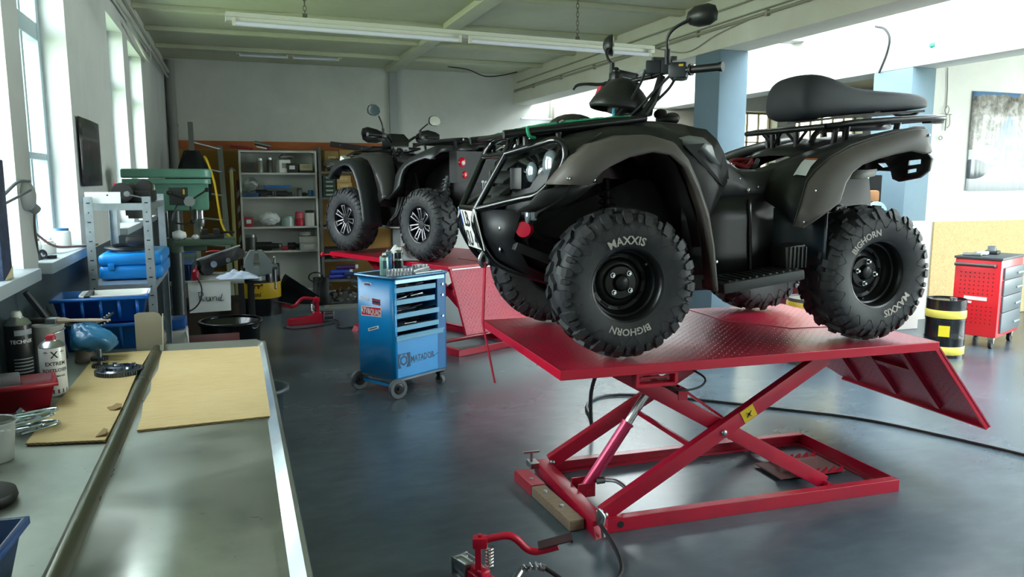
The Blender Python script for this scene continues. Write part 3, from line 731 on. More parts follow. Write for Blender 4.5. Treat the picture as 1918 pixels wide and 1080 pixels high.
# bull bar
m_ = MB()
TL, BL = (-1.12, .19, .91), (-1.25, .14, .66)
for sd in (-1, 1):
    m_.tube([(BL[0], sd * BL[1], BL[2]), (TL[0], sd * TL[1], TL[2])], .0165, 10)
    m_.tube([(TL[0], sd * TL[1], TL[2]), (-1.03, sd * .33, .943), (-.975, sd * .415, .965), (-.945, sd * .44, .955), (-.93, sd * .45, .92), (-.935, sd * .45, .87), (-.975, sd * .43, .80), (-1.02, sd * .40, .745), (-1.05, sd * .375, .724), (-1.10, sd * .32, .71), (BL[0], sd * BL[1], BL[2])], .0165, 10, sub=3)
    m_.tube([(BL[0], sd * BL[1], BL[2]), (-1.255, sd * .145, .58), (-1.19, sd * .145, .45), (-1.10, sd * .15, .38), (-.85, sd * .17, .30)], .0165, 10, sub=3)
m_.tube([(TL[0], -.19, .91), (TL[0], .19, .91)], .0165, 10); m_.tube([(BL[0], -.14, .66), (BL[0], .14, .66)], .0165, 10)
m_.tube([(TL[0], .19, .91), (-1.10, .18, .95), (-1.075, .15, .985), (-1.07, 0, 1.0), (-1.075, -.15, .985), (-1.10, -.18, .95), (TL[0], -.19, .91)], .019, 10, sub=4)
bb = m_.build('bull_bar', BLKG, Q)
m_ = MB(); m_.loft([[(-1.235, -.15, .655), (-1.16, -.24, .66), (-1.09, -.335, .66)], [(-1.215, -.15, .54), (-1.165, -.22, .535), (-1.115, -.30, .535)], [(-1.17, -.14, .44), (-1.10, -.20, .42), (-1.03, -.25, .40)], [(-1.05, -.14, .36), (-.98, -.19, .34), (-.86, -.22, .32)]]); m_.loft([[(x, -y, z) for x, y, z in r] for r in ([(-1.235, -.15, .655), (-1.16, -.24, .66), (-1.09, -.335, .66)], [(-1.215, -.15, .54), (-1.165, -.22, .535), (-1.115, -.30, .535)], [(-1.17, -.14, .44), (-1.10, -.20, .42), (-1.03, -.25, .40)], [(-1.05, -.14, .36), (-.98, -.19, .34), (-.86, -.22, .32)])]); m_.loft([[(-1.235, -.15, .655), (-1.235, .15, .655)], [(-1.17, -.14, .44), (-1.17, .14, .44)], [(-1.05, -.14, .36), (-1.05, .14, .36)], [(-.86, -.2, .30), (-.86, .2, .30)], [(-.4, -.2, .24), (-.4, .2, .24)]])
m_.build('skid_plate', mat('skid_black', '15171a', .48), Q, smooth=20, solid=.006)
for sd in (-1, 1):
    m_ = MB(); m_.loft([[(-1.05, sd * .46, .745), (-.97, sd * .47, .765), (-.88, sd * .49, .775), (-.80, sd * .50, .785)], [(-1.08, sd * .40, .69), (-1.0, sd * .42, .69), (-.91, sd * .44, .70), (-.84, sd * .46, .74)], [(-1.12, sd * .34, .655), (-1.06, sd * .37, .655), (-.97, sd * .40, .66), (-.88, sd * .42, .70)]]); m_.build('bumper_side', BLKP, Q, smooth=60, solid=.006)
    m_ = MB(); m_.bar((-1.11, sd * .29, .50), (-.62, sd * .24, .30), .05, .04, bev=.01); m_.tube([(-1.10, sd * .28, .60), (-.95, sd * .26, .52), (-.75, sd * .2, .50)], .016, 8, sub=3); m_.build('front_subframe', DARK, Q)
# licence plate, tilted under the bar
PU, PV = V((0, -1, 0)), V((.05, 0, .2)).normalized() * -1 if False else V((-.243, 0, .970))
PO = V((-1.238, 0, .565))
m_ = MB(); m_.box(PO, (.006, .33, .20), MX.Rotation(math.atan2(.243, .970), 4, 'Y').inverted(), bev=.004)
lp = m_.build('licence_plate', WHT, Q)
pn = V((-.970, 0, -.243))
def pl(x, y): return PO + PU * x + PV * y + pn * .0045
m_ = MB(); m_.prism([(-.16, .005), (-.12, .005), (-.12, .094), (-.16, .094)], pl(0, 0), PU, PV, pn * .0008); m_.build('country_band', mat('plate_blue', '1a4fb0', .4), lp)
m_ = MB(); m_.text('LB', .105, lambda x, y: pl(x - .035, y + .048)); m_.build('lettering', INK, lp)
m_ = MB(); m_.text('KU', .105, lambda x, y: pl(x * .95 - .072, y - .05)); m_.build('lettering', INK, lp); m_ = MB(); m_.text('47', .105, lambda x, y: pl(x * .95 + .085, y - .05)); m_.build('lettering', INK, lp)
m_ = MB(); m_.lathe([(0, .001), (.017, .001)], pl(.085, .052), pn, 16); m_.build('registration_seal', mat('seal_grey', 'a9ab96', .5), lp)
# tow hook with red strap
m_ = MB(); m_.tube([(-1.175, -.03, .46), (-1.20, -.03, .42), (-1.19, -.03, .385), (-1.165, -.03, .40), (-1.17, -.03, .44)], .012, 8, sub=4); m_.tube([(-1.17, -.03, .47), (-1.17, -.03, .44)], .02, 8); m_.build('winch_hook', STEEL, Q)
m_ = MB(); m_.bar((-1.178, -.03, .40), (-1.19, -.03, .10), .035, .005, up=(1, 0, 0)); m_.bar((-1.19, -.03, .10), (-1.13, -.03, -.20), .03, .004, up=(1, 0, 0)); m_.build('winch_strap', mat('red_strap', 'a8142f', .6), Q)

# ---------------- racks
m_ = MB()
for sd in (-1, 1):
    m_.tube([(-1.163, sd * .30, .993), (-1.0, sd * .30, 1.012), (-.8, sd * .30, 1.036), (-.6, sd * .29, 1.062), (-.465, sd * .28, 1.081)], .0185, 10, sub=2)
    m_.cyl((-.90, sd * .29, .95), (-.90, sd * .29, 1.025), .016, n=10); m_.cyl((-1.05, sd * .27, .92), (-1.05, sd * .27, 1.0), .014, n=10); m_.cyl((-.66, sd * .27, 1.0), (-.66, sd * .28, 1.05), .014, n=10)
for xx, zz in ((-1.12, .998), (-.95, 1.02), (-.78, 1.04), (-.55, 1.07)): m_.tube([(xx, -.30, zz), (xx, .30, zz)], .013, 8)
m_.tube([(-.905, -.29, 1.05), (-.885, -.28, 1.06), (-.87, -.27, 1.05), (-.88, -.26, 1.03)], .008, 6, sub=3)
fr = m_.build('front_rack', BLKM, Q)
m_ = MB(); rw = [(-1.06, 1.015), (-.9, 1.037), (-.75, 1.056), (-.62, 1.073), (-.55, 1.083)]
m_.grid(lambda u, v: (-1.06 + u * .52, -.29 + v * .58, 1.020 + u * .068 + (.006 + .012 * math.sin(v * PI)) * math.sin(u * PI) ** .5 + .004 * math.sin(u * 40) * math.sin(v * 30)), 24, 24)
m_.tube([(-1.05, -.30, 1.025), (-1.06, -.325, 1.01), (-1.05, -.325, .985), (-1.02, -.31, .98)], .006, 6, sub=4)
m_.build('cargo_net', mat('green_net', '2c9a72', .6), Q, solid=.004)['label'] = 'green elastic net on the front rack'
m_ = MB()
for sd in (-1, 1): m_.tube([(.50, sd * .34, 1.058), (.55, sd * .37, 1.064), (.63, sd * .38, 1.076), (.95, sd * .38, 1.10), (1.19, sd * .36, 1.116), (1.235, sd * .31, 1.118)], .016, 10, sub=3)
m_.tube([(1.235, -.31, 1.118), (1.245, 0, 1.12), (1.235, .31, 1.118)], .016, 10, sub=3); m_.tube([(.50, -.34, 1.058), (.495, 0, 1.057), (.50, .34, 1.058)], .016, 10, sub=3)
for xx, zz in ((.60, 1.072), (.70, 1.082), (.8, 1.090), (1.05, 1.108)): m_.tube([(xx, -.37, zz), (xx, .37, zz)], .011, 8)
for yy in (-.18, 0, .18): m_.tube([(.50, yy, 1.064), (.8, yy, 1.092), (1.2, yy, 1.118)], .009, 8)
for sd in (-1, 1):
    for xx, z0, z1 in ((.665, .97, 1.075), (.985, 1.03, 1.10)): m_.cyl((xx, sd * .27, z0), (xx, sd * .29, z1), .017, n=10)
    m_.cyl((.51, sd * .10, .93), (.505, sd * .10, 1.055), .015, n=10); m_.tube([(.50, sd * .02, 1.05), (.51, sd * .09, .99)], .008, 8); m_.tube([(.50, sd * .2, 1.055), (.51, sd * .11, .99)], .008, 8); m_.cyl((.60, sd * .27, .96), (.60, sd * .29, 1.07), .015, n=10)
m_.tube([(.60, -.1, .99), (.63, -.1, 1.04), (.70, -.1, 1.06), (1.0, -.12, 1.075), (1.1, -.1, 1.085)], .016, 8, sub=4)
m_.box((1.20, -.30, 1.098), (.09, .06, .018), bev=.005)
m_.build('rear_rack', BLKM, Q)
# rear light carrier with two slots
def slotted(mb, x, poly, holes, th):
    out = [mb.bm.verts.new((x, y, z)) for y, z in poly]
    es = [mb.bm.edges.new((out[i], out[(i + 1) % len(out)])) for i in range(len(out))]
    for h in holes:
        hv = [mb.bm.verts.new((x, y, z)) for y, z in h]; es += [mb.bm.edges.new((hv[i], hv[(i + 1) % len(hv)])) for i in range(len(hv))]
    bmesh.ops.triangle_fill(mb.bm, edges=es, use_beauty=True)
m_ = MB()
for sd in (-1, 1):
    slotted(m_, 1.04, [(sd * y, z) for y, z in ((-.02, .93), (.20, .94), (.36, .945), (.44, .93), (.47, .90), (.455, .84), (.40, .805), (.27, .785), (.225, .80), (.21, .84), (.12, .845), (.04, .84), (-.02, .86))], [[(sd * y, z) for y, z in ((.32, .895), (.41, .90), (.41, .876), (.32, .868))], [(sd * y, z) for y, z in ((.32, .848), (.385, .855), (.385, .836), (.32, .826))], [(sd * y, z) for y, z in ((.10, .885), (.17, .885), (.19, .865), (.15, .86))]], .008)
m_.build('rear_light_carrier', BLKP, Q, solid=.02)
m_ = MB(); m_.loft([[(.66, -.34, .80), (.74, -.34, .80), (.82, -.33, .815)], [(.69, -.33, .845), (.76, -.33, .845), (.83, -.33, .85)]]); m_.build('bracket', mat('bracket_grey', '8a8a82', .5), Q, solid=.006)

# ---------------- steering
m_ = MB()
for sd in (-1, 1): m_.tube([(-.56, sd * .08, 1.03), (-.43, sd * .125, 1.085), (-.355, sd * .135, 1.17), (-.31, sd * .135, 1.295)], .020, 10, sub=4)
m_.tube([(-.345, -.11, 1.295), (-.29, -.17, 1.315), (-.225, -.265, 1.312), (-.15, -.385, 1.312)], .0125, 10, sub=3)
m_.tube([(-.345, -.11, 1.295), (-.36, 0, 1.295), (-.365, .11, 1.295)], .0125, 10, sub=3); m_.tube([(-.365, .11, 1.295), (-.38, .18, 1.315), (-.38, .28, 1.312), (-.36, .41, 1.312)], .0125, 10, sub=3)
hb = m_.build('handlebar', BLKM, Q)
for a, b in (((-.228, -.26, 1.312), (-.148, -.388, 1.312)), ((-.38, .28, 1.312), (-.36, .41, 1.312))):
    m_ = MB(); a, b = V(a), V(b); m_.cyl(a, b, .0185, n=14); m_.cyl(a, a + (b - a) * .08, .028, n=14); m_.cyl(b, b + (b - a) * .12, .022, n=12); m_.build('grip', BLK, hb)
m_ = MB(); m_.box((-.355, -.13, 1.335), (.07, .07, .06), MX.Rotation(rad(-25), 4, 'Z'), bev=.006); m_.box((-.30, -.16, 1.335), (.055, .06, .065), MX.Rotation(rad(-25), 4, 'Z'), bev=.006); m_.box((-.255, -.20, 1.315), (.09, .075, .075), MX.Rotation(rad(-40), 4, 'Z'), bev=.014); m_.box((-.25, -.2, 1.283), (.07, .05, .03), bev=.01); m_.box((-.34, -.16, 1.37), (.07, .02, .018), bev=.004); m_.box((-.27, -.17, 1.375), (.03, .03, .02), bev=.004)
m_.build('switch_box', mat('switch_grey', '2a2f33', .45), hb)
m_ = MB(); m_.box((-.265, -.241, 1.335), (.022, .003, .010), MX.Rotation(rad(-40), 4, 'Z')); m_.build('switch_mark', YEL, hb)
m_ = MB(); m_.box((-.40, .20, 1.33), (.05, .08, .05), bev=.01); m_.box((-.345, .20, 1.345), (.13, .03, .03), MX.Rotation(rad(9), 4, 'Y'), bev=.008); m_.sphere((-.285, .2, 1.335), .018, n=10); m_.sphere((-.40, .2, 1.36), .02, n=10)
m_.tube([(-.40, .22, 1.305), (-.46, .26, 1.295), (-.52, .30, 1.30), (-.56, .34, 1.297), (-.575, .36, 1.275)], [.009, .009, .008, .008, .006], 8, sub=3)
m_.build('brake_lever', BLKM, hb)
for pts in (([(-.40, -.14, 1.32), (-.42, -.12, 1.25), (-.48, -.09, 1.15), (-.58, -.06, 1.05)]), ([(-.30, -.2, 1.29), (-.36, -.16, 1.22), (-.44, -.10, 1.12), (-.54, -.05, 1.04)]), ([(-.26, -.18, 1.28), (-.30, -.17, 1.22), (-.38, -.12, 1.14), (-.50, -.04, 1.06)])):
    m_ = MB(); m_.tube(pts, .007, 6, sub=4); m_.build('control_cable', CABLE, hb)
# mirrors
def mirror(parent, base, up, head, sc_, yaw, tilt, glass):
    m_ = MB(); b = V(base); m_.cyl(b, b + V((0, 0, .07)), .014, n=10)
    m_.tube([b + V((0, 0, .06))] + [V(p) for p in up], .0075, 8, sub=4)
    st = m_.build('mirror_stem', BLK, parent)
    rot = MX.Rotation(yaw, 4, 'Z') @ MX.Rotation(tilt, 4, 'X')
    m_ = MB(); prof = [(-1, -.25), (-.75, -.75), (-.2, -1), (.5, -.95), (.95, -.6), (1, .1), (.85, .7), (.4, 1), (-.35, .95), (-.85, .5)]
    rows = []
    for yy, k in ((.0, .94), (.006, 1.0), (.025, .92), (.045, .62), (.055, .2)): rows.append([V(head) + rot @ V((px * sc_[0] * k, -yy, pz * sc_[1] * k)) for px, pz in prof])
    m_.loft(rows, ring=True, caps=True); hd = m_.build('mirror_housing', BLKP, parent, smooth=50)
    m_ = MB(); m_.prism([(px * sc_[0] * .92, pz * sc_[1] * .9) for px, pz in prof], V(head) + rot @ V((0, .0005, 0)), rot @ V((1, 0, 0)), rot @ V((0, 0, 1)), rot @ V((0, .002, 0))); m_.build('mirror_glass', glass, parent)
MIRG = mat('mirror_glass', 'c4c6c2', .05, 1.0)
mirror(hb, (-.335, -.235, 1.335), [(-.345, -.25, 1.45), (-.33, -.28, 1.49), (-.27, -.33, 1.53)], (-.215, -.34, 1.545), (.082, .05), rad(-62), rad(4), MIRG)
mirror(hb, (-.405, .235, 1.335), [(-.42, .26, 1.43), (-.42, .28, 1.47), (-.385, .31, 1.50)], (-.36, .33, 1.51), (.06, .055), rad(-118), rad(0), MIRG)
# instrument shroud, tipped forward
m_ = MB(); rows = []
for cx, cz, hx, wy in ((-.46, 1.135, .155, .105), (-.46, 1.155, .16, .11), (-.46, 1.19, .138, .10), (-.46, 1.23, .105, .088), (-.463, 1.265, .068, .07), (-.465, 1.287, .04, .048), (-.465, 1.292, .02, .03)):
    rows.append([(cx + hx * math.copysign(abs(math.cos(a)) ** .8, math.cos(a)), wy * math.copysign(abs(math.sin(a)) ** .8, math.sin(a)), cz - .045 * (math.cos(a)) * (1.29 - cz) / .16 * .5) for a in [2 * PI * k / 24 for k in range(24)]])
m_.loft(rows, ring=True); m_.build('instrument_shroud', BLKP, Q, smooth=60, solid=.006)
m_ = MB(); m_.box((-.43, 0, 1.15), (.16, .14, .05), bev=.02); m_.cyl((-.42, -.06, 1.12), (-.40, -.06, 1.15), .04, n=14); m_.build('instrument', DARK, Q)
m_ = MB(); m_.box((-.548, .06, 1.235), (.03, .05, .05), MX.Rotation(rad(20), 4, 'Y'), bev=.008); m_.build('warning_lens', mat('red_dim', 'c0364a', .4), Q)
m_ = MB(); m_.tube([(-.52, -.05, 1.14), (-.525, -.06, 1.11), (-.50, -.07, 1.09), (-.47, -.06, 1.085)], .010, 8, sub=4); m_.build('connector', mat('teal_plastic', '3f8a9c', .5), Q)
m_ = MB(); m_.sphere((-.66, .15, 1.06), .1, (1.3, 1, .7), 18); m_.build('fuse_cover', BLKP, Q)

# the seat, lying on the rear rack
m_ = MB(); rows = []
SEAT = [(.475, 1.175, 1.235, .10), (.482, 1.13, 1.27, .15), (.505, 1.095, 1.31, .175), (.55, 1.085, 1.332, .185), (.63, 1.095, 1.336, .187), (.72, 1.108, 1.312, .186), (.80, 1.122, 1.278, .184), (.90, 1.132, 1.262, .18), (1.05, 1.145, 1.258, .175), (1.2, 1.155, 1.256, .165), (1.30, 1.163, 1.248, .15), (1.345, 1.172, 1.225, .12), (1.36, 1.18, 1.20, .06)]
for x, z0, z1, w in SEAT:
    h = z1 - z0; rows.append([(x, -w * .90, z0), (x, -w, z0 + h * .18), (x, -w * .99, z0 + h * .55), (x, -w * .90, z0 + h * .84), (x, -w * .66, z1 - h * .03), (x, -w * .3, z1), (x, w * .3, z1), (x, w * .66, z1 - h * .03), (x, w * .90, z0 + h * .84), (x, w * .99, z0 + h * .55), (x, w, z0 + h * .18), (x, w * .90, z0)])
m_.loft(rows, ring=True, caps=True)
ST = m_.build('quad_saddle', mat('seat_vinyl', '31353a', .62, dirt=('3b3e40', 6, .4), bump=(220, .06)), None, (2.305, 3.53, 0.822), rad(-2.5), smooth=60, sub=1)
tag(ST, 'removed black vinyl quad saddle lying on the rear rack of the black quad', 'saddle')
m_ = MB(); m_.loft([[(x, -.14, z), (x, .14, z), (x, .14, z - .012), (x, -.14, z - .012)] for x, z in ((.62, 1.098), (.9, 1.13), (1.1, 1.145), (1.3, 1.16))], ring=True, caps=True); m_.tube([(1.12, -.10, 1.145), (1.16, -.10, 1.128), (1.26, -.10, 1.135), (1.30, -.10, 1.155)], .009, 8, sub=3); m_.box((1.0, -.1, 1.138), (.04, .04, .02)); m_.build('seat_base', BLKM, ST)
# ------------------------------------------------------------------ red scissor lifts
def scissor_lift(label, loc, rz, h, base0, base1, base_y, full=True, ramp_deg=50):
    """origin on the floor under the platform centre; +x is the ramp end; h is the platform top"""
    L = thing('scissor_lift', label, 'vehicle lift', loc, rz)
    m_ = MB(); m_.box((0, 0, h - .006), (2.02, 1.26, .012)); pt = m_.build('platform', PLATE, L)
    m_ = MB()
    for sd in (-1, 1): m_.box((0, sd * .627, h - .022), (2.02, .008, .044)); m_.box((sd * 1.007, 0, h - .022), (.008, 1.26, .044))
    m_.build('platform_edge', RED2, L, bevel=.002)
    m_ = MB()
    for yy in (-.30, .36): m_.box((-.05, yy, h - .035), (1.7, .06, .045))
    for xx in (-.8, -.3, .2, .65): m_.box((xx, 0, h - .03), (.05, 1.2, .035))
    m_.build('platform_frame', RED, L)
    # loose hatch plate set in the deck near the ramp end
    m_ = MB(); m_.prism([(.30, .20), (.52, -.12), (.98, -.16), (.98, .58), (.30, .58)], (0, 0, h), (1, 0, 0), (0, 1, 0), (0, 0, .004)); m_.build('deck_plate', PLATE2, L)
    # ramp hinged at +x, hanging down
    rl, an = .60, rad(ramp_deg); c_, s_ = math.cos(an), math.sin(an)
    rp = bpy.data.objects.new('ramp', None)
    m_ = MB(); m_.prism([(0, -.62), (rl, -.62), (rl, .48), (rl - .06, .60), (0, .62)], (0, 0, 0), (1, 0, 0), (0, 1, 0), (0, 0, -.008))
    rp = m_.build('ramp', PLATE2, L, loc=(1.02, 0, h - .02)); rp.rotation_euler = (0, an, 0)
    m_ = MB()
    for yy in (-.61, ): m_.box((rl / 2, yy, -.015), (rl, .012, .03))
    m_.box((rl - .006, -.07, -.015), (.012, 1.08, .03)); m_.build('ramp_rim', RED2, rp, bevel=.002)
    m_ = MB()
    for yy in (-.33, -.02, .30): m_.box((rl * .52, yy, -.022), (rl * .78, .035, .024))
    m_.box((rl * .45, 0, -.020), (.035, .7, .02)); m_.build('ramp_rib', RED, rp)
    m_ = MB(); m_.cyl((1.015, -.6, h - .03), (1.015, .6, h - .03), .012, n=10); m_.build('hinge', STEEL, L)
    # base frame
    y0, y1 = base_y; bh = .065
    m_ = MB()
    for yy in (y0, y1):
        s = 1 if yy == y0 else -1
        m_.box(((base0 + base1) / 2, yy, bh / 2), (base1 - base0, .008, bh)); m_.box(((base0 + base1) / 2, yy + s * .022, bh - .004), (base1 - base0, .045, .008)); m_.box(((base0 + base1) / 2, yy + s * .022, .004), (base1 - base0, .045, .008))
    m_.box((base1 - .004, (y0 + y1) / 2, bh / 2), (.008, y1 - y0, bh)); m_.box((base1 - .02, (y0 + y1) / 2, .004), (.04, y1 - y0, .008))
    bf = m_.build('base_frame', RED, L, bevel=.0015)
    m_ = MB(); m_.box((base0 + .035, (y0 + y1) / 2, bh / 2 + .006), (.075, y1 - y0 + .02, bh), bev=.004); m_.hexa([(base0 - .002, y0 - .05, 0), (base0 + .07, y0 - .02, 0), (base0 + .07, y0 + .1, 0), (base0 - .002, y0 + .1, 0), (base0 - .002, y0 - .02, .05), (base0 + .07, y0, .05), (base0 + .07, y0 + .1, .05), (base0 - .002, y0 + .1, .05)]); m_.build('cross_member', RED, L)
    m_ = MB(); m_.cyl((base0 + .14, y0 - .006, .035), (base0 + .14, y0 - .001, .035), .016, n=14); m_.build('frame_hole', INK, bf)
    # arms
    top = h - .065
    ax0, ax1, bx0, bx1 = base0 + .07, base0 + .07 + 1.18, base0 + .15, base0 + .15 + 1.18
    for yy in (y0 + .045, y1 - .05):
        m_ = MB(); m_.bar((ax0, yy, .075), (ax1, yy, top), .045, .072, up=(0, 1, 0) if False else (0, 0, 1), bev=.004); ar = m_.build('scissor_arm', RED, L)
        m_ = MB(); m_.sphere(((ax0 + ax1) / 2 + .02, yy - .028, (.075 + top) / 2 + .005), .016, (1, .6, 1), 12); m_.build('pivot_bolt', STEEL, ar); m_ = MB(); m_.sphere((ax0, yy - .03, .08), .016, (1, .8, 1), 12); m_.build('pivot_bolt', STEEL, ar)
    for yy in (y0 + .105, y1 - .105):
        m_ = MB(); m_.bar((bx0, yy, top), (bx1, yy, .06), .045, .072, bev=.004); m_.build('scissor_arm', RED, L)
    m_ = MB(); m_.cyl((bx1, y0 + .05, .055), (bx1, y1 - .05, .055), .018, n=12); m_.build('slide_rod', RED, L); m_ = MB(); m_.cyl((bx0, y0 + .05, top), (bx0, y1 - .05, top), .018, n=12)
    m_.build('pivot_rod', RED, L); m_ = MB(); xm = .4; m_.bar((ax0 + (ax1 - ax0) * xm, y0 + .05, .075 + (top - .075) * xm), (ax0 + (ax1 - ax0) * xm, y1 - .05, .075 + (top - .075) * xm), .012, .025); m_.build('cross_tube', RED, L)
    # hydraulic ram
    yc = (y0 + y1) / 2; p0 = V((base0 + .13, yc, .05)); p1 = V((base0 + .13 + .36, yc - .02, top - .16)); d = p1 - p0
    m_ = MB(); m_.cyl(p0, p0 + d * .62, .030, n=18); m_.cyl(p0 + d * .61, p0 + d * .63, .034, n=18); rm = m_.build('hydraulic_ram', mat('ram_red', 'c2355f', .2, .3), L)
    m_ = MB(); m_.cyl(p0 + d * .62, p1, .021, n=16); m_.build('ram_rod', CHR, rm)
    m_ = MB()
    for sd in (-1, 1): m_.box((base0 + .12, yc + sd * .045, .06), (.09, .01, .07))
    m_.cyl((base0 + .13, yc - .06, .05), (base0 + .13, yc + .06, .05), .014, n=12); m_.build('ram_mount', RED, L)
    m_ = MB(); m_.bar(p1 + V((0, -.3, .02)), p1 + V((0, .3, .02)), .05, .05); m_.bar(p1 + V((.0, -.25, .05)), p1 + V((.35, -.25, -.2)), .03, .012); m_.build('ram_crossbar', RED, L)
    m_ = MB(); m_.cyl(p0 + V((.045, -.04, .05)), p0 + V((.085, -.05, .055)), .018, n=8); m_.tube([p0 + V((.08, -.05, .055)), p0 + V((.13, -.10, .06)), p0 + V((.14, -.2, .05)), p0 + V((.07, -.29, .06)), p0 + V((.0, -.36, .07))], .010, 8, sub=5); m_.build('hydraulic_fitting', STEEL, L)
    if full:
        m_ = MB()   # slotted bracket under the near edge
        for zz in (h - .045, h - .10): m_.box((-.55, -.60, zz), (.20, .05, .014))
        for xx in (-.645, -.455): m_.box((xx, -.60, h - .072), (.014, .05, .06))
        m_.box((-.55, -.595, h - .072), (.14, .006, .008)); m_.build('hand_hold', RED2, L)
        m_ = MB(); yy = y0 + .045 - .0245; e = V((ax1 - ax0, 0, top - .075)).normalized(); n_ = V((-e.z, 0, e.x)); c0 = V((ax0, yy, .075)) + V((ax1 - ax0, 0, top - .075)) * .63
        m_.prism([(-.038, -.030), (.038, -.030), (.038, .034), (-.038, .034)], c0, e, n_, (0, -.0015, 0)); st = m_.build('warning_sticker', YEL, L)
        m_ = MB()
        for a in (.5, 2.2, 3.7, 5.2): m_.bar(c0 + V((0, -.002, 0)), c0 + V((0, -.002, 0)) + (e * math.cos(a) + n_ * math.sin(a)) * .020, .001, .008, up=(0, 1, 0))
        m_.cyl(c0 + V((0, -.0015, 0)), c0 + V((0, -.0028, 0)), .007, n=10); m_.build('warning_pictogram', INK, st)
        m_ = MB(); m_.box((base1 - .30, yc, .018), (.42, .24, .006)); m_.box((base1 - .36, yc - .05, .06), (.24, .04, .05)); m_.build('lock_plate', mat('dusty_plate', '6f4a48', .7), L)
        for yy in (yc - .13, yc + .10):
            m_ = MB()
            for k in range(6): m_.prism([(0, 0), (.05, 0), (.05, .035)], (base1 - .42 + k * .05, yy, .02), (1, 0, 0), (0, 0, 1), (0, .012, 0))
            m_.build('ratchet_bar', RED, L)
        m_ = MB(); m_.cyl((base0 - .03, y1 - .02, .04), (base0 - .03, y1 - .02, .125), .008, n=10); m_.bar((base0 - .075, y1 - .02, .128), (base0 + .015, y1 - .02, .128), .010, .010); m_.box((base0 - .02, y1 - .02, .06), (.05, .08, .03)); m_.build('tee_bolt', STEEL, L)
        m_ = MB(); m_.box((base0 + .03, y0 - .015, .09), (.03, .02, .06)); m_.tube([(base0 + .02, y0 - .02, .13), (base0 + .04, y0 - .04, .10), (base0 + .03, y0 - .045, .06), (base0 + .035, y0 - .05, .01)], .009, 8, sub=4); m_.build('hose_clip', STEEL, L)
    return L
LIFT = scissor_lift('red scissor lift in front, its checker plate platform carrying the black quad', (2.305, 3.53, 0), rad(-2.5), .80, -.82, .90, (-.55, .25))
LIFT2 = scissor_lift('red scissor lift behind the blue trolley, carrying the grey quad', (1.91, 7.70, 0), rad(-66.6), .85, -.83, .93, (-.45, .35), False, 68)

# wooden block under the lift's end, one half red
m_ = MB(); m_.box((0, 0, .026), (.075, .66, .05), bev=.004)
B_ = m_.build('timber_block', WOOD, None, (1.402, 3.41, .002), rad(2.5)); tag(B_, 'timber block with bolts lying along the front edge of the near lift base', 'timber')
m_ = MB(); m_.box((0, .22, .053), (.077, .225, .006)); m_.box((-.0395, .22, .026), (.003, .225, .05)); m_.build('red_plate', RED, B_)
for yy in (.20, .02, -.17): m_ = MB(); m_.cyl((.0, yy, .05), (.0, yy, .060), .014, .010, n=10); m_.build('bolt_head', STEEL, B_)

# ------------------------------------------------------------------ air-hydraulic foot pumps
def foot_pump(label, loc, rz):
    P_ = thing('foot_pump', label, 'foot pump', loc, rz, 'red foot pumps of the lifts')
    m_ = MB(); m_.hexa([(-.18, -.045, .0), (.21, -.045, 0), (.21, .045, 0), (-.18, .045, 0), (-.18, -.04, .10), (.21, -.04, .07), (.21, .04, .07), (-.18, .04, .10)]); m_.box((-.12, 0, .10), (.10, .06, .05), bev=.008); m_.build('pump_body', RED2, P_, bevel=.006)
    m_ = MB(); m_.cyl((-.30, 0, .075), (-.19, 0, .075), .044, n=24); m_.build('air_cylinder', mat('brushed_aluminium', 'aab0b4', .28, 1.0), P_)
    m_ = MB()
    for xx in (-.302, -.19): m_.box((xx, 0, .075), (.014, .10, .10), bev=.006)
    for y_, z_ in ((.042, .117), (-.042, .117), (.042, .033), (-.042, .033)): m_.cyl((-.30, y_, z_), (-.19, y_, z_), .005, n=8)
    m_.build('cylinder_flange', STEEL, P_)
    m_ = MB(); m_.box((-.13, 0, .19), (.03, .05, .17)); m_.box((-.12, 0, .26), (.075, .06, .055), bev=.01); m_.cyl((-.12, 0, .285), (-.12, 0, .30), .012, n=10); m_.build('pump_post', RED2, P_)
    m_ = MB(); m_.tube([(-.075 + .020 * math.cos(k * .7), .020 * math.sin(k * .7), .125 + .0019 * k) for k in range(56)], .0045, 6); m_.build('return_spring', CHR, P_)
    m_ = MB(); m_.tube([(-.12, 0, .265), (-.04, 0, .285), (.02, 0, .292), (.06, 0, .275), (.11, 0, .225), (.15, 0, .208), (.20, 0, .215), (.27, 0, .235)], .0185, 12, sub=4); m_.build('pedal_tube', RED2, P_)
    m_ = MB(); m_.bar((.17, 0, .238), (.34, 0, .285), .085, .006, up=(0, 0, 1)); m_.box((.335, 0, .278), (.012, .085, .012)); m_.build('pedal', mat('pedal_grip', '3b2226', .6), P_)
    return P_
PUMP = foot_pump('red foot pump with chrome spring on the floor before the near lift', (.93, 2.70, 0), rad(-19)); PUMP.scale = (.78, .78, .78)
pv = V((-.12, 0, 0)); rt = rad(-52)
for c in kids(PUMP):
    if c.name.split('.')[0] in ('pump_body', 'air_cylinder', 'cylinder_flange'):
        c.location = pv - MX.Rotation(rt, 3, 'Z') @ pv; c.rotation_euler = (0, 0, rt)
foot_pump('red foot pump on the floor beneath the white shelf, beside the yellow banded drum', (.70, 8.85, 0), rad(192))

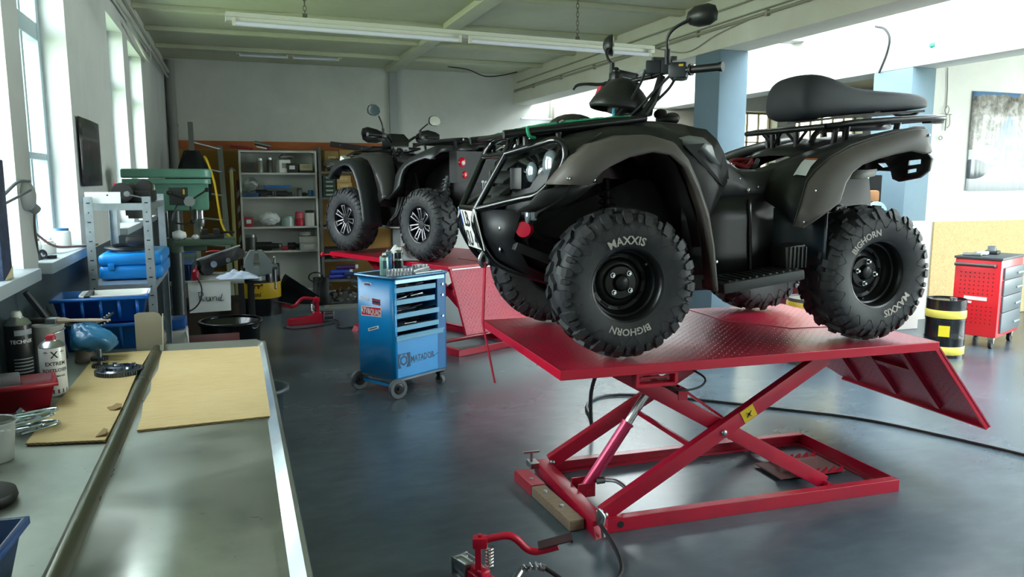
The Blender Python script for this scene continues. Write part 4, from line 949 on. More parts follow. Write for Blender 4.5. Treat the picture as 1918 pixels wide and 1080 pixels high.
def hose(label, pts, r, m=CABLE, sub=6, name='air_hose', cat='hose'):
    mb = MB(); mb.tube(pts, r, 8, sub=sub); return tag(mb.build(name, m), label, cat)
HH = hose('black hydraulic hose from the near foot pump up to the lift base', [(.95, 2.66, .05), (1.0, 2.70, .07), (1.06, 2.70, .08), (1.10, 2.68, .07), (1.20, 2.60, .015), (1.32, 2.58, .012), (1.41, 2.64, .012), (1.46, 2.74, .02), (1.475, 2.86, .05), (1.46, 2.93, .09)], .009, name='hydraulic_hose')
m_ = MB(); sp = spline([V(p) for p in ((.93, 2.63, .05), (1.0, 2.70, .07), (1.06, 2.70, .08), (1.10, 2.68, .07))], 24); m_.tube([p + V((0, .014 * math.cos(k * 1.9), .014 * math.sin(k * 1.9))) for k, p in enumerate(sp[24:64])], .0035, 6); m_.cyl(sp[6], sp[22], .016, n=12); m_.cyl(sp[62], sp[70], .014, n=12); m_.build('spring_guard', STEEL, HH)
hose('thin black hose leaving the chrome cylinder of the near foot pump', [(.62, 2.74, .075), (.56, 2.70, .04), (.52, 2.60, .012), (.50, 2.3, .012)], .008)
hose('black air hose hanging from the near lift and running across the floor under it', [(1.72, 3.45, .72), (1.80, 3.75, .45), (2.02, 4.2, .10), (2.14, 4.44, .02), (2.21, 4.62, .012), (2.30, 4.86, .012), (2.50, 5.03, .012), (2.75, 4.98, .012), (3.1, 4.74, .012), (3.5, 4.36, .012), (3.88, 3.98, .012), (4.1, 3.55, .012), (4.28, 3.08, .012), (4.4, 2.6, .012)], .011)
hose('short black cable loop under the platform of the near lift', [(1.95, 3.05, .74), (2.02, 3.0, .69), (1.98, 2.98, .655), (1.88, 2.98, .65), (1.80, 3.02, .67)], .005, name='cable', cat='cable')
hose('black hose of the far foot pump lying on the floor beside the trolley', [(.95, 8.95, .07), (1.05, 8.80, .012), (1.0, 8.5, .012), (1.1, 8.4, .012), (1.22, 8.45, .012)], .008)
hose('black cable lying on the floor in front of the far foot pump', [(.44, 8.62, .012), (.55, 8.5, .012), (.75, 8.55, .012), (1.0, 8.75, .012)], .007, name='cable', cat='cable')

# ------------------------------------------------------------------ second quad, on the far lift
Q2 = thing('quad_bike', 'dark grey quad bike with spoked alloy wheels on the far red lift', 'quad bike', (1.845, 7.79, .856), rad(-66.6))
Q2P = mat('quad_grey_panel', '3a3a3b', .28, dirt=('47423d', 4, .4), coat=.3)
FLB = mat('flare_black', '24272a', .38)
for x, yy, sp, tn in ((-.66, -.47, .3, 6), (-.66, .47, .9, 6), (.66, -.47, 1.3, 0), (.66, .47, .1, 0)): wheel(Q2, 'alloy', (x, yy, .338), sp, rad(tn))
for sd in (-1, 1):
    flare([(a, b - .02) for a, b in F_OUT], [(a, b - .02) for a, b in F_IN], sd, .40, .545, .60).build('fender_flare', FLB, Q2, smooth=50, solid=.006)
    flare(R_OUT, R_IN, sd, .40, .545, .60).build('fender_flare', FLB, Q2, smooth=50, solid=.006)
    rows = []
    cr = [(-.97, .80, .44), (-.94, .90, .36), (-.86, .97, .28), (-.70, 1.02, .20), (-.55, 1.03, .17), (-.42, 1.02, .17), (-.33, .98, .18), (-.26, .90, .20), (-.22, .80, .22), (-.18, .68, .26), (-.16, .60, .30), (-.15, .55, .34)]
    for i, (x, z, yw) in enumerate(cr):
        xo, zo = F_OUT[i] if i < 9 else [(-.262, .62), (-.252, .57), (-.245, .53)][i - 9]
        rows.append([(x, sd * yw, z), ((x + xo) / 2, sd * (yw + .41) / 2, (z + zo - .02) / 2 + .03), (xo, sd * .41, zo - .018)])
    m_ = MB(); m_.loft(rows).build('front_fender', Q2P, Q2, smooth=60, solid=.005)
    rows = []
    for i, (xo, zo) in enumerate(R_OUT): rows.append([(xo + .02, sd * .18, min(zo + .03, 1.03)), (xo + .01, sd * .3, zo + .015), (xo, sd * .41, zo)])
    m_ = MB(); m_.loft(rows).build('rear_fender', FLB, Q2, smooth=60, solid=.005)
    arch_liner([(p[0], p[1]) for p in F_OUT[1:10]], sd, .12, .42, .05).build('arch_liner', DARK, Q2, solid=.004)
    arch_liner([(p[0], p[1]) for p in R_OUT[1:]], sd, .12, .42, .05).build('arch_liner', DARK, Q2, solid=.004)
    for xc in (-.64, .64):
        m_ = MB(); a, b = V((xc, sd * .22, .78)), V((xc, sd * .33, .40)); m_.cyl(a, b, .022, n=10); d = b - a
        u = V((1, 0, 0)); w_ = d.normalized().cross(u); m_.tube([a + d * (.08 + .72 * i / 80) + (u * math.cos(i * .6) + w_ * math.sin(i * .6)) * .036 for i in range(81)], .007, 6); m_.build('shock_absorber', mat('shock_grey', '6d7174', .4, .4), Q2)
        m_ = MB()
        for z0, z1 in ((.36, .30), (.46, .42)):
            for dx in (-.10, .10): m_.tube([(xc + dx, sd * .14, z0), (xc + dx * .3, sd * .36, z1)], .013, 8)
        m_.cyl((xc, sd * .2, .334), (xc, sd * .38, .334), .05, n=14); m_.build('suspension_arm', DARK, Q2)
    m_ = MB(); m_.sphere((.998, sd * .34, .90), .045, (.5, 1, 1), 18); tl = m_.build('tail_light', REDL, Q2)
    m_ = MB(); m_.sphere((1.015, sd * .34, .895), .022, (.5, 1, 1), 12); m_.build('tail_light_lens', mat('clear_lens', 'e8d8d8', .15), tl)
    m_ = MB(); m_.sphere((1.002, sd * .31, .79), .032, (.4, 1, 1.1), 16); m_.build('rear_reflector', REDL, Q2)
m_ = MB(); m_.loft([[(x, -w, z0), (x, w, z0), (x, w * 1.1, (z0 + z1) / 2), (x, w * .9, z1), (x, -w * .9, z1), (x, -w * 1.1, (z0 + z1) / 2)] for x, w, z0, z1 in ((-.98, .1, .36, .70), (-.7, .15, .28, .95), (-.4, .17, .26, .97), (-.1, .2, .26, .80), (.3, .2, .26, .86), (.6, .18, .30, .95), (.9, .16, .42, .98), (.96, .14, .5, .95))], ring=True, caps=True); m_.build('chassis', DARK, Q2)
m_ = MB(); m_.loft([[(.93, sd * w, z) for sd, w in ((-1, .43), (1, .43))] + [(1.0, .40, z), (1.0, -.40, z)] for z in (.72, .80, .97, 1.0)], ring=True, caps=True); m_.box((1.0, .18, .72), (.02, .16, .05)); m_.build('rear_body', mat('rear_black', '15171a', .55), Q2)
m_ = MB(); m_.box((1.005, .14, .70), (.01, .24, .05)); m_.build('rear_plate_holder', mat('plate_back', 'a9aaa6', .5), Q2)
m_ = MB(); m_.loft([[(x, -w, z - .04), (x, -w * .6, z), (x, w * .6, z), (x, w, z - .04)] for x, z, w in ((-.28, .98, .15), (-.05, .94, .14), (.2, .97, .15), (.45, 1.02, .17), (.75, 1.07, .18), (.95, 1.05, .16))]).build('saddle', mat('seat_black', '17181a', .6), Q2, solid=.03)
m_ = MB()
for sd in (-1, 1): m_.tube([(.30, sd * .36, 1.06), (.6, sd * .40, 1.09), (1.0, sd * .40, 1.10), (1.08, sd * .34, 1.10)], .014, 8, sub=3); m_.cyl((.5, sd * .36, .98), (.5, sd * .38, 1.08), .012, n=8); m_.cyl((.95, sd * .36, .98), (.95, sd * .38, 1.10), .012, n=8)
for xx in (.32, .5, .68, .86, 1.08): m_.tube([(xx, -.39, 1.075 + .02 * xx), (xx, .39, 1.075 + .02 * xx)], .011, 8)
m_.build('rear_rack', BLKM, Q2)
m_ = MB()
for sd in (-1, 1): m_.tube([(-1.05, sd * .30, .99), (-.8, sd * .32, 1.04), (-.5, sd * .3, 1.08)], .013, 8, sub=3)
for xx, zz in ((-1.05, .99), (-.9, 1.02), (-.75, 1.045), (-.5, 1.08)): m_.tube([(xx, -.3, zz), (xx, .3, zz)], .011, 8)
m_.tube([(-.95, -.1, 1.02), (-.85, 0, 1.07), (-.7, .05, 1.09), (-.6, -.08, 1.08)], .02, 8, sub=4); m_.build('front_rack', BLKM, Q2)
m_ = MB(); m_.box((-.97, -.33, .96), (.10, .10, .05), MX.Rotation(.4, 4, 'Y')); m_.build('lamp_cover', WHT, Q2)
m_ = MB(); m_.cyl((-1.05, -.44, .80), (-.98, -.44, .80), .03, n=12); m_.build('front_indicator', mat('indicator_blue', '4a5a78', .3), Q2)
m_ = MB()
for sd in (-1, 1):
    m_.tube([(-.55, sd * .05, 1.0), (-.48, sd * .07, 1.10), (-.42, sd * .15, 1.18), (-.40, sd * .20, 1.195), (-.36, sd * .43, 1.20)], .0135, 10, sub=4)
    m_.box((-.40, sd * .24, 1.195), (.06, .06, .05), bev=.01)
hb2 = m_.build('handlebar', BLKM, Q2)
for sd in (-1, 1):
    m_ = MB(); m_.cyl((-.378, sd * .30, 1.197), (-.356, sd * .45, 1.20), .019, n=12); m_.build('grip', BLK, hb2)
    m_ = MB(); m_.loft([[(-.42 - d, sd * y, z1), (-.44 - d, sd * y, (z0 + z1) / 2), (-.42 - d, sd * y, z0)] for y, z0, z1, d in ((.20, 1.15, 1.22, 0), (.28, 1.12, 1.26, .03), (.38, 1.12, 1.28, .04), (.46, 1.15, 1.26, .01), (.49, 1.18, 1.23, -.03))]).build('hand_guard', BLKP, hb2, smooth=50, solid=.006)
    m_ = MB(); m_.tube([(-.43, sd * .25, 1.19), (-.45, sd * .33, 1.18), (-.42, sd * .42, 1.185)], .007, 6, sub=3); m_.build('brake_lever', STEEL, hb2)
mirror(hb2, (-.40, -.235, 1.20), [(-.40, -.25, 1.32), (-.39, -.29, 1.39)], (-.385, -.345, 1.445), (.075, .058), rad(-90), rad(0), MIRG)
mirror(hb2, (-.40, .235, 1.20), [(-.40, .25, 1.28), (-.39, .33, 1.34)], (-.38, .42, 1.375), (.08, .055), rad(-90), rad(0), MIRG)
m_ = MB(); m_.loft([[(-.62, -.10, 1.05), (-.62, .10, 1.05), (-.44, .11, 1.06), (-.44, -.11, 1.06)], [(-.60, -.12, 1.16), (-.60, .12, 1.16), (-.45, .12, 1.17), (-.45, -.12, 1.17)], [(-.56, -.09, 1.22), (-.56, .09, 1.22), (-.48, .08, 1.225), (-.48, -.08, 1.225)]], ring=True, caps=True); m_.build('instrument_pod', BLKG, Q2)
for k in range(7):
    y0 = random.uniform(-.09, .09); m_ = MB(); m_.tube([(-.45, y0, 1.08), (-.36 + random.uniform(-.05, .05), y0 * 1.4, .98), (-.35, y0 * 1.8, .86), (-.25, y0 * 2, .78)], .008, 6, sub=4); m_.build('control_cable', CABLE, Q2)
m_ = MB(); m_.tube([(.02, -.28, .70), (.05, -.36, .56), (.04, -.40, .42), (.0, -.45, .33), (.10, -.52, .29), (.42, -.50, .30)], .016, 8, sub=5); m_.tube([(.10, -.30, .70), (.12, -.37, .56), (.10, -.42, .42), (.06, -.46, .36)], .016, 8, sub=5); m_.box((.2, -.45, .29), (.4, .12, .02)); m_.build('foot_bar', BLKM, Q2)
m_ = MB(); m_.prism([(.22, .80), (.30, .84), (.33, .74), (.36, .62), (.28, .60), (.24, .70)], (0, -.36, 0), (1, 0, 0), (0, 0, 1), (0, .02, 0)); m_.build('heat_shield', STEEL, Q2)
m_ = MB(); m_.tube([(.30, .1, .5), (.6, .18, .62), (.8, .2, .66)], .03, 10, sub=4); m_.cyl((.7, .2, .66), (1.0, .2, .70), .06, n=18); m_.build('exhaust', STEEL, Q2)

o = thing('white_cloth', 'crumpled white cloth lying on the far red lift beside the rear wheel', 'cloth', (1.44, 7.19, .852)); m_ = MB()
m_.grid(lambda u, v: (-.16 + .34 * u, -.10 + .22 * v, .004 + .13 * (math.sin(u * 3.14) * math.sin(v * 3.14)) ** .7 * (1 - .55 * u) * (1 + .3 * math.sin(u * 13 + v * 4) + .25 * math.sin(v * 15 - u * 5))), 30, 22); m_.build('cloth_body', WHTC, o, smooth=25, solid=.004)
m_ = MB(); m_.cyl((-1.02, -.55, .815), (-1.2, -.60, .80), .008, n=8); m_.sphere((-1.21, -.603, .80), .028, n=14); m_.box((-1.0, -.52, .80), (.10, .12, .05), bev=.006); m_.build('release_lever', RED2, LIFT2)
# ------------------------------------------------------------------ helpers for small goods
def spray_can(name, label, loc, r, h, body, cap=None, nozzle=None, rz=0.0, group=None, bands=(), txt=()):
    T = thing(name, label, 'spray can', loc, rz, group)
    m_ = MB(); m_.lathe([(0, 0), (r * .96, 0), (r, .004), (r, h * .80), (r * .97, h * .82)], n=28); m_.build('can_body', body, T)
    m_ = MB(); m_.lathe([(r * .99, h * .80), (r * 1.02, h * .815), (r * .97, h * .83), (r * .80, h * .875), (r * .52, h * .905), (r * .50, h * .92), (0, h * .92)], n=28); m_.build('can_shoulder', STEEL, T)
    m_ = MB(); m_.lathe([(0, h * .91), (r * .42, h * .91), (r * .40, h * .96), (r * .30, h), (0, h)], n=16); m_.cyl((0, 0, h * .965), (0, -r * .42, h * .965), .004, n=8); m_.build('nozzle', nozzle or WHT, T)
    if cap: m_ = MB(); m_.lathe([(r * .55, h * .88), (r * .56, h * .93), (r * .46, h * .94)], n=18); m_.build('cap_ring', cap, T)
    for z0, z1, a0, a1, m in bands:
        m_ = MB(); m_.lathe([(r * 1.006, h * z0), (r * 1.006, h * z1)], n=16, a0=a0, a1=a1); m_.build('label_band', m, T)
    for s, size, z, a, m in txt:
        m_ = MB(); m_.text(s, size, lambda x, y: ((r * 1.012) * math.cos(a + x / r), (r * 1.012) * math.sin(a + x / r), h * z + y)); m_.build('label_print', m, T)
    return T
def crate(parent, w, d, h, m, flare=.02, ribs=5, wall=.004, name='bin_body'):
    """open plastic bin, origin at base centre"""
    mb = MB(); a, b = w / 2, d / 2; a0, b0 = a - flare, b - flare
    mb.loft([[(-a0, -b0, 0), (a0, -b0, 0), (a0, b0, 0), (-a0, b0, 0)], [(-a, -b, h), (a, -b, h), (a, b, h), (-a, b, h)], [(-a - .008, -b - .008, h), (a + .008, -b - .008, h), (a + .008, b + .008, h), (-a - .008, b + .008, h)], [(-a - .008, -b - .008, h - .012), (a + .008, -b - .008, h - .012), (a + .008, b + .008, h - .012), (-a - .008, b + .008, h - .012)]], ring=True)
    mb.face([mb.bm.verts.new(p) for p in ((-a0, -b0, .002), (a0, -b0, .002), (a0, b0, .002), (-a0, b0, .002))])
    for k in range(ribs):
        x = -a * .8 + 1.6 * a * k / max(1, ribs - 1)
        mb.hexa([(x - .004, -b0 - .004, .01), (x + .004, -b0 - .004, .01), (x + .004, -b0 + .004, .01), (x - .004, -b0 + .004, .01), (x - .004, -b - .004, h * .86), (x + .004, -b - .004, h * .86), (x + .004, -b + .004, h * .86), (x - .004, -b + .004, h * .86)])
    return mb.build(name, m, parent, smooth=25, solid=wall)

# ------------------------------------------------------------------ blue tool trolley
TR = thing('tool_trolley', 'blue wheeled tool trolley with open drawers and stickers on its side', 'tool trolley', (1.185, 5.87, 0), rad(30.7))
W_, D_ = .54, .42; a, b = W_ / 2, D_ / 2
def rrect(w, d, r, n=5):
    out = []
    for cx, cy, s in ((w - r, d - r, 0), (-w + r, d - r, 1), (-w + r, -d + r, 2), (w - r, -d + r, 3)):
        for k in range(n + 1): t_ = (s + k / n) * PI / 2; out.append((cx + r * math.cos(t_), cy + r * math.sin(t_)))
    return out
m_ = MB()   # shell: back, two sides, wrapped corners at the front
side = [(-a + .02, -b + .001), (-a + .03, -b), (-a + .012, -b + .006), (-a + .003, -b + .02), (-a, -b + .045), (-a, b - .03), (-a + .01, b - .008), (-a + .03, b), (a - .03, b), (a - .008, b - .01), (a, b - .03), (a, -b)]
m_.loft([[(x, y, z) for x, y in side[1:]] for z in (.125, .88)]); m_.build('cabinet_shell', BLUT, TR, smooth=50, solid=.004)
m_ = MB(); m_.box((0, 0, .13), (W_ - .01, D_ - .01, .008)); m_.box((a - .045, -b + .012, .50), (.085, .02, .74)); m_.box((0, b - .02, .5), (W_ - .02, .006, .74))
for z_ in (.80, .70, .60, .50): m_.box((a - .05, 0, z_), (.004, D_ - .05, .02)); m_.box((-a + .03, 0, z_), (.004, D_ - .05, .02))
m_.build('inner_frame', mat('blue_inside', '0a5f96', .45), TR)
m_ = MB(); m_.prism(rrect(a + .014, b + .014, .04), (0, 0, .883), (1, 0, 0), (0, 1, 0), (0, 0, .012)); m_.build('top_tray', mat('dark_rubber_top', '23303a', .4), TR)
m_ = MB(); m_.tube([(x, y, .892) for x, y in rrect(a + .016, b + .016, .042)], .011, 8, closed=True); m_.build('top_rim', mat('trolley_rim', '3d6f93', .25, .3), TR)
m_ = MB(); m_.prism(rrect(a + .006, b + .006, .035), (0, 0, .115), (1, 0, 0), (0, 1, 0), (0, 0, .014)); m_.build('base_rim', mat('rim_grey', '59656e', .35, .5), TR)
m_ = MB(); m_.bar((-a + .012, -b - .006, .862), (a - .025, -b - .006, .862), .012, .028); m_.cyl((.03, -b - .013, .858), (.03, -b - .008, .858), .010, n=10); m_.build('front_rail', mat('rail_pale', '8fb2c8', .3, .3), TR)
tool_m = [STEEL, mat('tool_black', '1a1b1d', .5), mat('tool_dull', '747a7e', .35, .9)]
for k, (z1, dx) in enumerate(((.815, 0), (.725, -.01), (.622, .035), (.525, .03))):
    m_ = MB(); x0, x1 = -a + .012, a - .105 + dx
    m_.box(((x0 + x1) / 2, -b + .004, z1 - .018), (x1 - x0, .006, .038)); m_.box(((x0 + x1) / 2, 0, z1 - .034), (x1 - x0, D_ - .06, .004)); m_.box((x0, 0, z1 - .022), (.004, D_ - .06, .028)); m_.box((x1, 0, z1 - .022), (.004, D_ - .06, .028))
    dr = m_.build('drawer', BLUD, TR, bevel=.002)
    m_ = MB()
    for q in range(16):
        x = random.uniform(x0 + .04, x1 - .06); y = random.uniform(-b + .05, .08); ang = random.uniform(-.5, .5); L = random.uniform(.08, .17)
        p = V((x, y, z1 - .022 + random.uniform(0, .03))); d = V((math.cos(ang), math.sin(ang), random.uniform(-.05, .12))) * L
        m_.mi = random.choice((0, 1, 2, 2)); m_.tube([p, p + d * .5, p + d], [.006, .004, .008], 6)
    m_.build('loose_tool', tool_m, dr)['kind'] = 'stuff'
for z_ in (.80, .715, .55): m_ = MB(); m_.cyl((a - .035, -b - .006, z_), (a - .035, -b + .004, z_), .010, n=10); m_.build('rail_stop', STEEL, TR)
m_ = MB(); m_.box((0 - .012, -b + .01, .285), (W_ - .10 + .045, .014, .30)); m_.build('lower_panel', BLUT, TR, bevel=.003)
m_ = MB(); m_.box((-.005, -b + .004, .452), (W_ - .04, .03, .012)); m_.box((-.005, -b + .002, .432), (W_ - .05, .012, .03)); m_.build('drop_lid', BLUD, TR, bevel=.002)
TM = mat('trolley_print', '0b3858', .5); fy = -b + .0022
m_ = MB(); m_.text('MATADOR', .050, lambda x, y: (.016 + x, fy, .264 + y * 1.35)); m_.bar((-.10, fy, .232), (.05, fy, .236), .002, .002); m_.bar((.09, fy, .236), (.19, fy, .266), .002, .003); m_.build('lettering', TM, TR)
m_ = MB(); ox, oz = -.178, .265
for s in (-1, 1): m_.prism([(s * .066, -.055), (s * .066, .055), (s * .026, .055), (s * .044, .012), (s * .044, -.012), (s * .026, -.055)], (ox, fy, oz), (1, 0, 0), (0, 0, 1), (0, -.0008, 0))
for k in range(6):
    t0, t1 = k * PI / 3 + PI / 6, (k + 1) * PI / 3 + PI / 6
    m_.prism([(.040 * math.cos(t0), .040 * math.sin(t0)), (.040 * math.cos(t1), .040 * math.sin(t1)), (.026 * math.cos(t1), .026 * math.sin(t1)), (.026 * math.cos(t0), .026 * math.sin(t0))], (ox, fy, oz), (1, 0, 0), (0, 0, 1), (0, -.0008, 0))
m_.prism([(-.028, .045), (.028, .045), (.012, .055), (-.012, .055)], (ox, fy, oz), (1, 0, 0), (0, 0, 1), (0, -.0008, 0)); m_.build('logo', TM, TR)
# stickers on the left side panel; side coordinate u runs from the back to the front
sx = -a - .0026
def side_pt(u, z): return (sx, b - u * D_, z)
def sticker(poly, m, name='sticker', off=0.0):
    mb = MB(); mb.prism([(u * D_, z) for u, z in poly], (sx - off, b, 0), (0, -1, 0), (0, 0, 1), (-.0006, 0, 0)); return mb.build(name, m, TR)
RST = mat('sticker_red', 'cc1734', .4)
s1 = sticker([(.13, .655), (.68, .665), (.68, .590), (.13, .580)], PAPER)
m_ = MB(); m_.prism([(.145 * D_, .650), (.665 * D_, .659), (.665 * D_, .597), (.145 * D_, .588)], (sx - .0012, b, 0), (0, -1, 0), (0, 0, 1), (-.0004, 0, 0)); m_.build('sticker_field', RST, s1)
m_ = MB(); m_.text('ATV&QUAD', .049, lambda x, y: (sx - .0024, b - .405 * D_ - x * .86, .624 + y * 1.25 - x * .02)); m_.build('lettering', PAPER, s1)
s2 = sticker([(.22, .836), (.20, .826), (.22, .816), (.34, .812), (.42, .820), (.44, .828), (.42, .838), (.30, .840)], PAPER); m_ = MB(); m_.prism([(.24 * D_, .832), (.24 * D_, .820), (.40 * D_, .818), (.40 * D_, .833)], (sx - .0012, b, 0), (0, -1, 0), (0, 0, 1), (-.0004, 0, 0)); m_.build('sticker_mark', mat('mark_purple', '4a3560', .5), s2)
sticker([(.10, .730), (.36, .722), (.34, .700), (.26, .705), (.12, .715)], PAPER)
s3 = sticker([(.44, .725), (.66, .722), (.66, .676), (.44, .68)], mat('sticker_dull_red', '9a3f4e', .5)); m_ = MB(); m_.prism([(.46 * D_, .708), (.64 * D_, .705), (.64 * D_, .690), (.46 * D_, .693)], (sx - .0012, b, 0), (0, -1, 0), (0, 0, 1), (-.0004, 0, 0)); m_.build('sticker_mark', TM, s3)
s4 = sticker([(.31, .488), (.60, .525), (.60, .502), (.32, .465)], PAPER); m_ = MB(); m_.bar((sx - .0015, b - .35 * D_, .482), (sx - .0015, b - .56 * D_, .508), .001, .007); m_.build('sticker_mark', INK, s4)
# wheels: two fixed, two swivel
for (x, y, big) in ((-a + .03, -b - .005, 1), (-a + .03, b - .02, 1), (a - .04, -b + .03, 0), (a - .04, b - .04, 0)):
    r = .074 if big else .036; ax_ = V((1, 0, 0)) if not big else V((0, -1, 0))
    ax_ = V((-.17, -.985, 0)) if big else V((1, .2, 0)).normalized()
    m_ = MB(); c = V((x, y, r)) + (V((-.035, -.03, 0)) if big and y < 0 else V((-.04, .0, 0)) if big else V((0, 0, 0))); m_.lathe([(0, -.016), (r * .55, -.016), (r * .62, -.018), (r * .95, -.018), (r, -.010), (r, .010), (r * .95, .018), (r * .62, .018), (r * .55, .012), (0, .012)], c, ax_, 28); w_ = m_.build('wheel', mat('wheel_grey_rubber', '53585c', .6), TR)
    m_ = MB(); m_.lathe([(r * .56, .013), (r * .45, .016), (r * .2, .014), (r * .16, .030), (0, .030)], c, ax_, 20); m_.build('hub', mat('hub_dark', '1c1e20', .35, .3), w_)
    m_ = MB(); m_.box((x, y, .105 if big else .088), (.05, .05, .02)); m_.bar(V((x, y, .10)) - ax_ * .024, c - ax_ * .024, .03, .004, up=ax_); m_.build('caster_fork', DARK, TR)
m_ = MB(); m_.bar((-a + .03, -b + .01, .075), (-a + .03, b - .03, .075), .03, .02); m_.build('axle_bar', BLUT, TR)

def onT(x, y, z):
    c_, s_ = math.cos(rad(30.7)), math.sin(rad(30.7)); return (1.185 + x * c_ - y * s_, 5.87 + x * s_ + y * c_, z)
TZ = .8955
spray_can('spray_can', 'pale green spray can with blue stripe, white cap, on the blue trolley', onT(-.185, -.02, TZ), .034, .165, mat('can_mint', '8fb5ae', .3, .3), rz=rad(-60), bands=[(.02, .78, rad(130), rad(185), mat('band_blue', '1b4fa0', .4)), (.30, .66, rad(-55), rad(-5), mat('badge_teal', '30505a', .4))])
spray_can('spray_can', 'sky blue spray can in the middle of the three on the trolley', onT(-.115, .01, TZ), .033, .19, mat('can_blue', '2f6aa3', .3, .3), nozzle=mat('nozzle_dark', '30383e', .5), bands=[(.52, .80, 0, 2 * PI, mat('can_sky', '5fb0cc', .3)), (.55, .64, 0, 2 * PI, PAPER)])
spray_can('spray_can', 'dark spray can with white nozzle, tallest on the blue trolley', onT(-.06, -.045, TZ), .0325, .20, mat('can_dark', '20282b', .3, .4), bands=[(.05, .72, rad(-50), rad(-20), mat('can_silver', '8c9a94', .3, .6))], txt=[('DRY LUBE', .018, .55, rad(-120), PAPER)])
SK = thing('socket', 'chrome ratchet socket standing in a row on the trolley top', 'socket', onT(-.22, -.10, TZ), 0, 'chrome sockets on the trolley top')
m_ = MB(); m_.lathe([(0, 0), (.0105, 0), (.0105, .018), (.0125, .022), (.0125, .045), (.0095, .045), (.009, .03), (0, .03)], n=14); m_.build('socket_body', mat('socket_chrome', 'e4e8ea', .25, .7), SK)
for k in range(1, 8): o = dup(SK, onT(-.22 + k * .022, -.10 - k * .011, TZ)); o.scale = (1, 1, 1.15)
for k in range(17): o = dup(SK, onT(-.03 + k * .0165, -.15 - .02 + k * .007, TZ)); s_ = .85 - .018 * k; o.scale = (s_, s_, .72)
for k in range(9): dup(SK, onT(.15 + (k % 5) * .024, -.02 + (k // 5) * .03 + .01 * (k % 2), TZ))
bw = thing('socket_rail', 'thin steel rail lying beside the front row of sockets', 'socket rail', onT(.11, -.185, TZ), rad(30.7 + 3)); m_ = MB(); m_.box((0, 0, .006), (.29, .012, .012)); m_.build('rail_body', STEEL, bw)
# ------------------------------------------------------------------ steel workbench along the windows
BZ = .901
WB = thing('workbench', 'long workbench covered in worn sheet steel along the window wall', 'workbench', (0, 0, 0))
m_ = MB(); m_.box((-.56, 1.76, BZ - .021), (.47, 4.2, .04)); m_.build('bench_top', BENCH, WB, bevel=.003)
m_ = MB(); m_.grid(lambda u, v: (-.312 + .375 * u, -.34 + 3.735 * v, BZ), 1, 1); m_.build('steel_tray', BENCH, WB, solid=.004)
m_ = MB()
m_.loft([[(x, y, z) for x, z in ((-.352, BZ), (-.346, BZ + .016), (-.335, BZ + .023), (-.322, BZ + .021), (-.312, BZ + .008), (-.306, BZ))] for y in (-.34, 1.5, 3.46)]); rd = m_.build('tray_ridge', mat('ridge_steel', '6a6a5a', .3, .85, rvar=.2), WB, smooth=60)
m_ = MB(); m_.loft([[(x, y, z) for x, z in ((.058, BZ), (.062, BZ + .002), (.088, BZ + .021), (.097, BZ + .018), (.100, BZ + .008), (.100, BZ - .05))] for y in (-.34, 1.5, 3.36, 3.41)]); m_.build('tray_lip', mat('lip_steel', 'dfe4e6', .2, .95, rvar=.2), WB, smooth=30)  # lip colour lightened to carry the window reflection on its slope
m_ = MB(); m_.loft([[(-.315, 3.405, BZ), (-.315, 3.42, BZ + .03), (-.315, 3.432, BZ + .03), (-.315, 3.44, BZ - .03)], [(.06, 3.395, BZ), (.06, 3.408, BZ + .028), (.06, 3.42, BZ + .028), (.06, 3.43, BZ - .03)], [(.10, 3.38, BZ - .01), (.10, 3.39, BZ + .012), (.10, 3.40, BZ + .012), (.10, 3.41, BZ - .03)]]); m_.build('far_lip', mat('lip_dull', '8d8e86', .35, .8), WB, smooth=30)
m_ = MB()
for y in (-.2, 1.5, 3.3):
    for x in (-.74, .04): m_.box((x, y, .43), (.06, .06, .86))
m_.box((-.35, 1.55, .845), (.82, 3.7, .03)); m_.box((-.35, 1.55, .25), (.80, 3.6, .03)); m_.build('bench_frame', mat('bench_frame_grey', '30383b', .5), WB)
m_ = MB(); m_.prism([(-.055, 0), (.05, 0), (.05, .135), (.038, .152), (.02, .158), (-.04, .158), (-.055, .15)], (-.355, 3.475, BZ), (1, 0, 0), (0, 0, 1), (0, .006, 0)); m_.prism([(0, 0), (.08, 0), (.08, .02), (.03, .13), (.0, .15)], (-.304, 3.475, BZ), (0, -1, 0), (0, 0, 1), (.004, 0, 0)); m_.build('end_upstand', mat('upstand_steel', '9a937f', .55, .3), WB)
# cardboard sheets
def card(label, pts, z):
    m_ = MB(); m_.prism(pts, (0, 0, z), (1, 0, 0), (0, 1, 0), (0, 0, .006)); o = tag(m_.build('cardboard_sheet', CARD), label, 'cardboard')
    m_ = MB()
    n = 26
    for i in range(n):
        f = lambda k: (pts[0][0] + (pts[1][0] - pts[0][0]) * k, pts[0][1] + (pts[1][1] - pts[0][1]) * k)
        x0, y0 = f(i / n); x1, y1 = f((i + 1) / n); xm, ym = (x0 + x1) / 2, (y0 + y1) / 2
        m_.bar((x0, y0 - .001, z + .0045 - .003 * (i % 2)), (x1, y1 - .001, z + .0045 - .003 * ((i + 1) % 2)), .003, .0012)
    m_.build('corrugated_edge', mat('corrugation_brown', '4d3d28', .85), o); return o
card('cardboard sheet on the steel tray of the workbench', [(-.286, 2.315), (.090, 2.327), (.093, 3.0), (.096, 3.352), (-.305, 3.388), (-.300, 3.2), (-.292, 3.05), (-.302, 2.9), (-.290, 2.75), (-.298, 2.6), (-.288, 2.45)], BZ + .003)
card('cardboard sheet between the window and the steel ridge, with gears on it', [(-.551, 2.292), (-.356, 2.252), (-.354, 2.6), (-.360, 3.0), (-.350, 3.418), (-.548, 3.42)], BZ + .003)
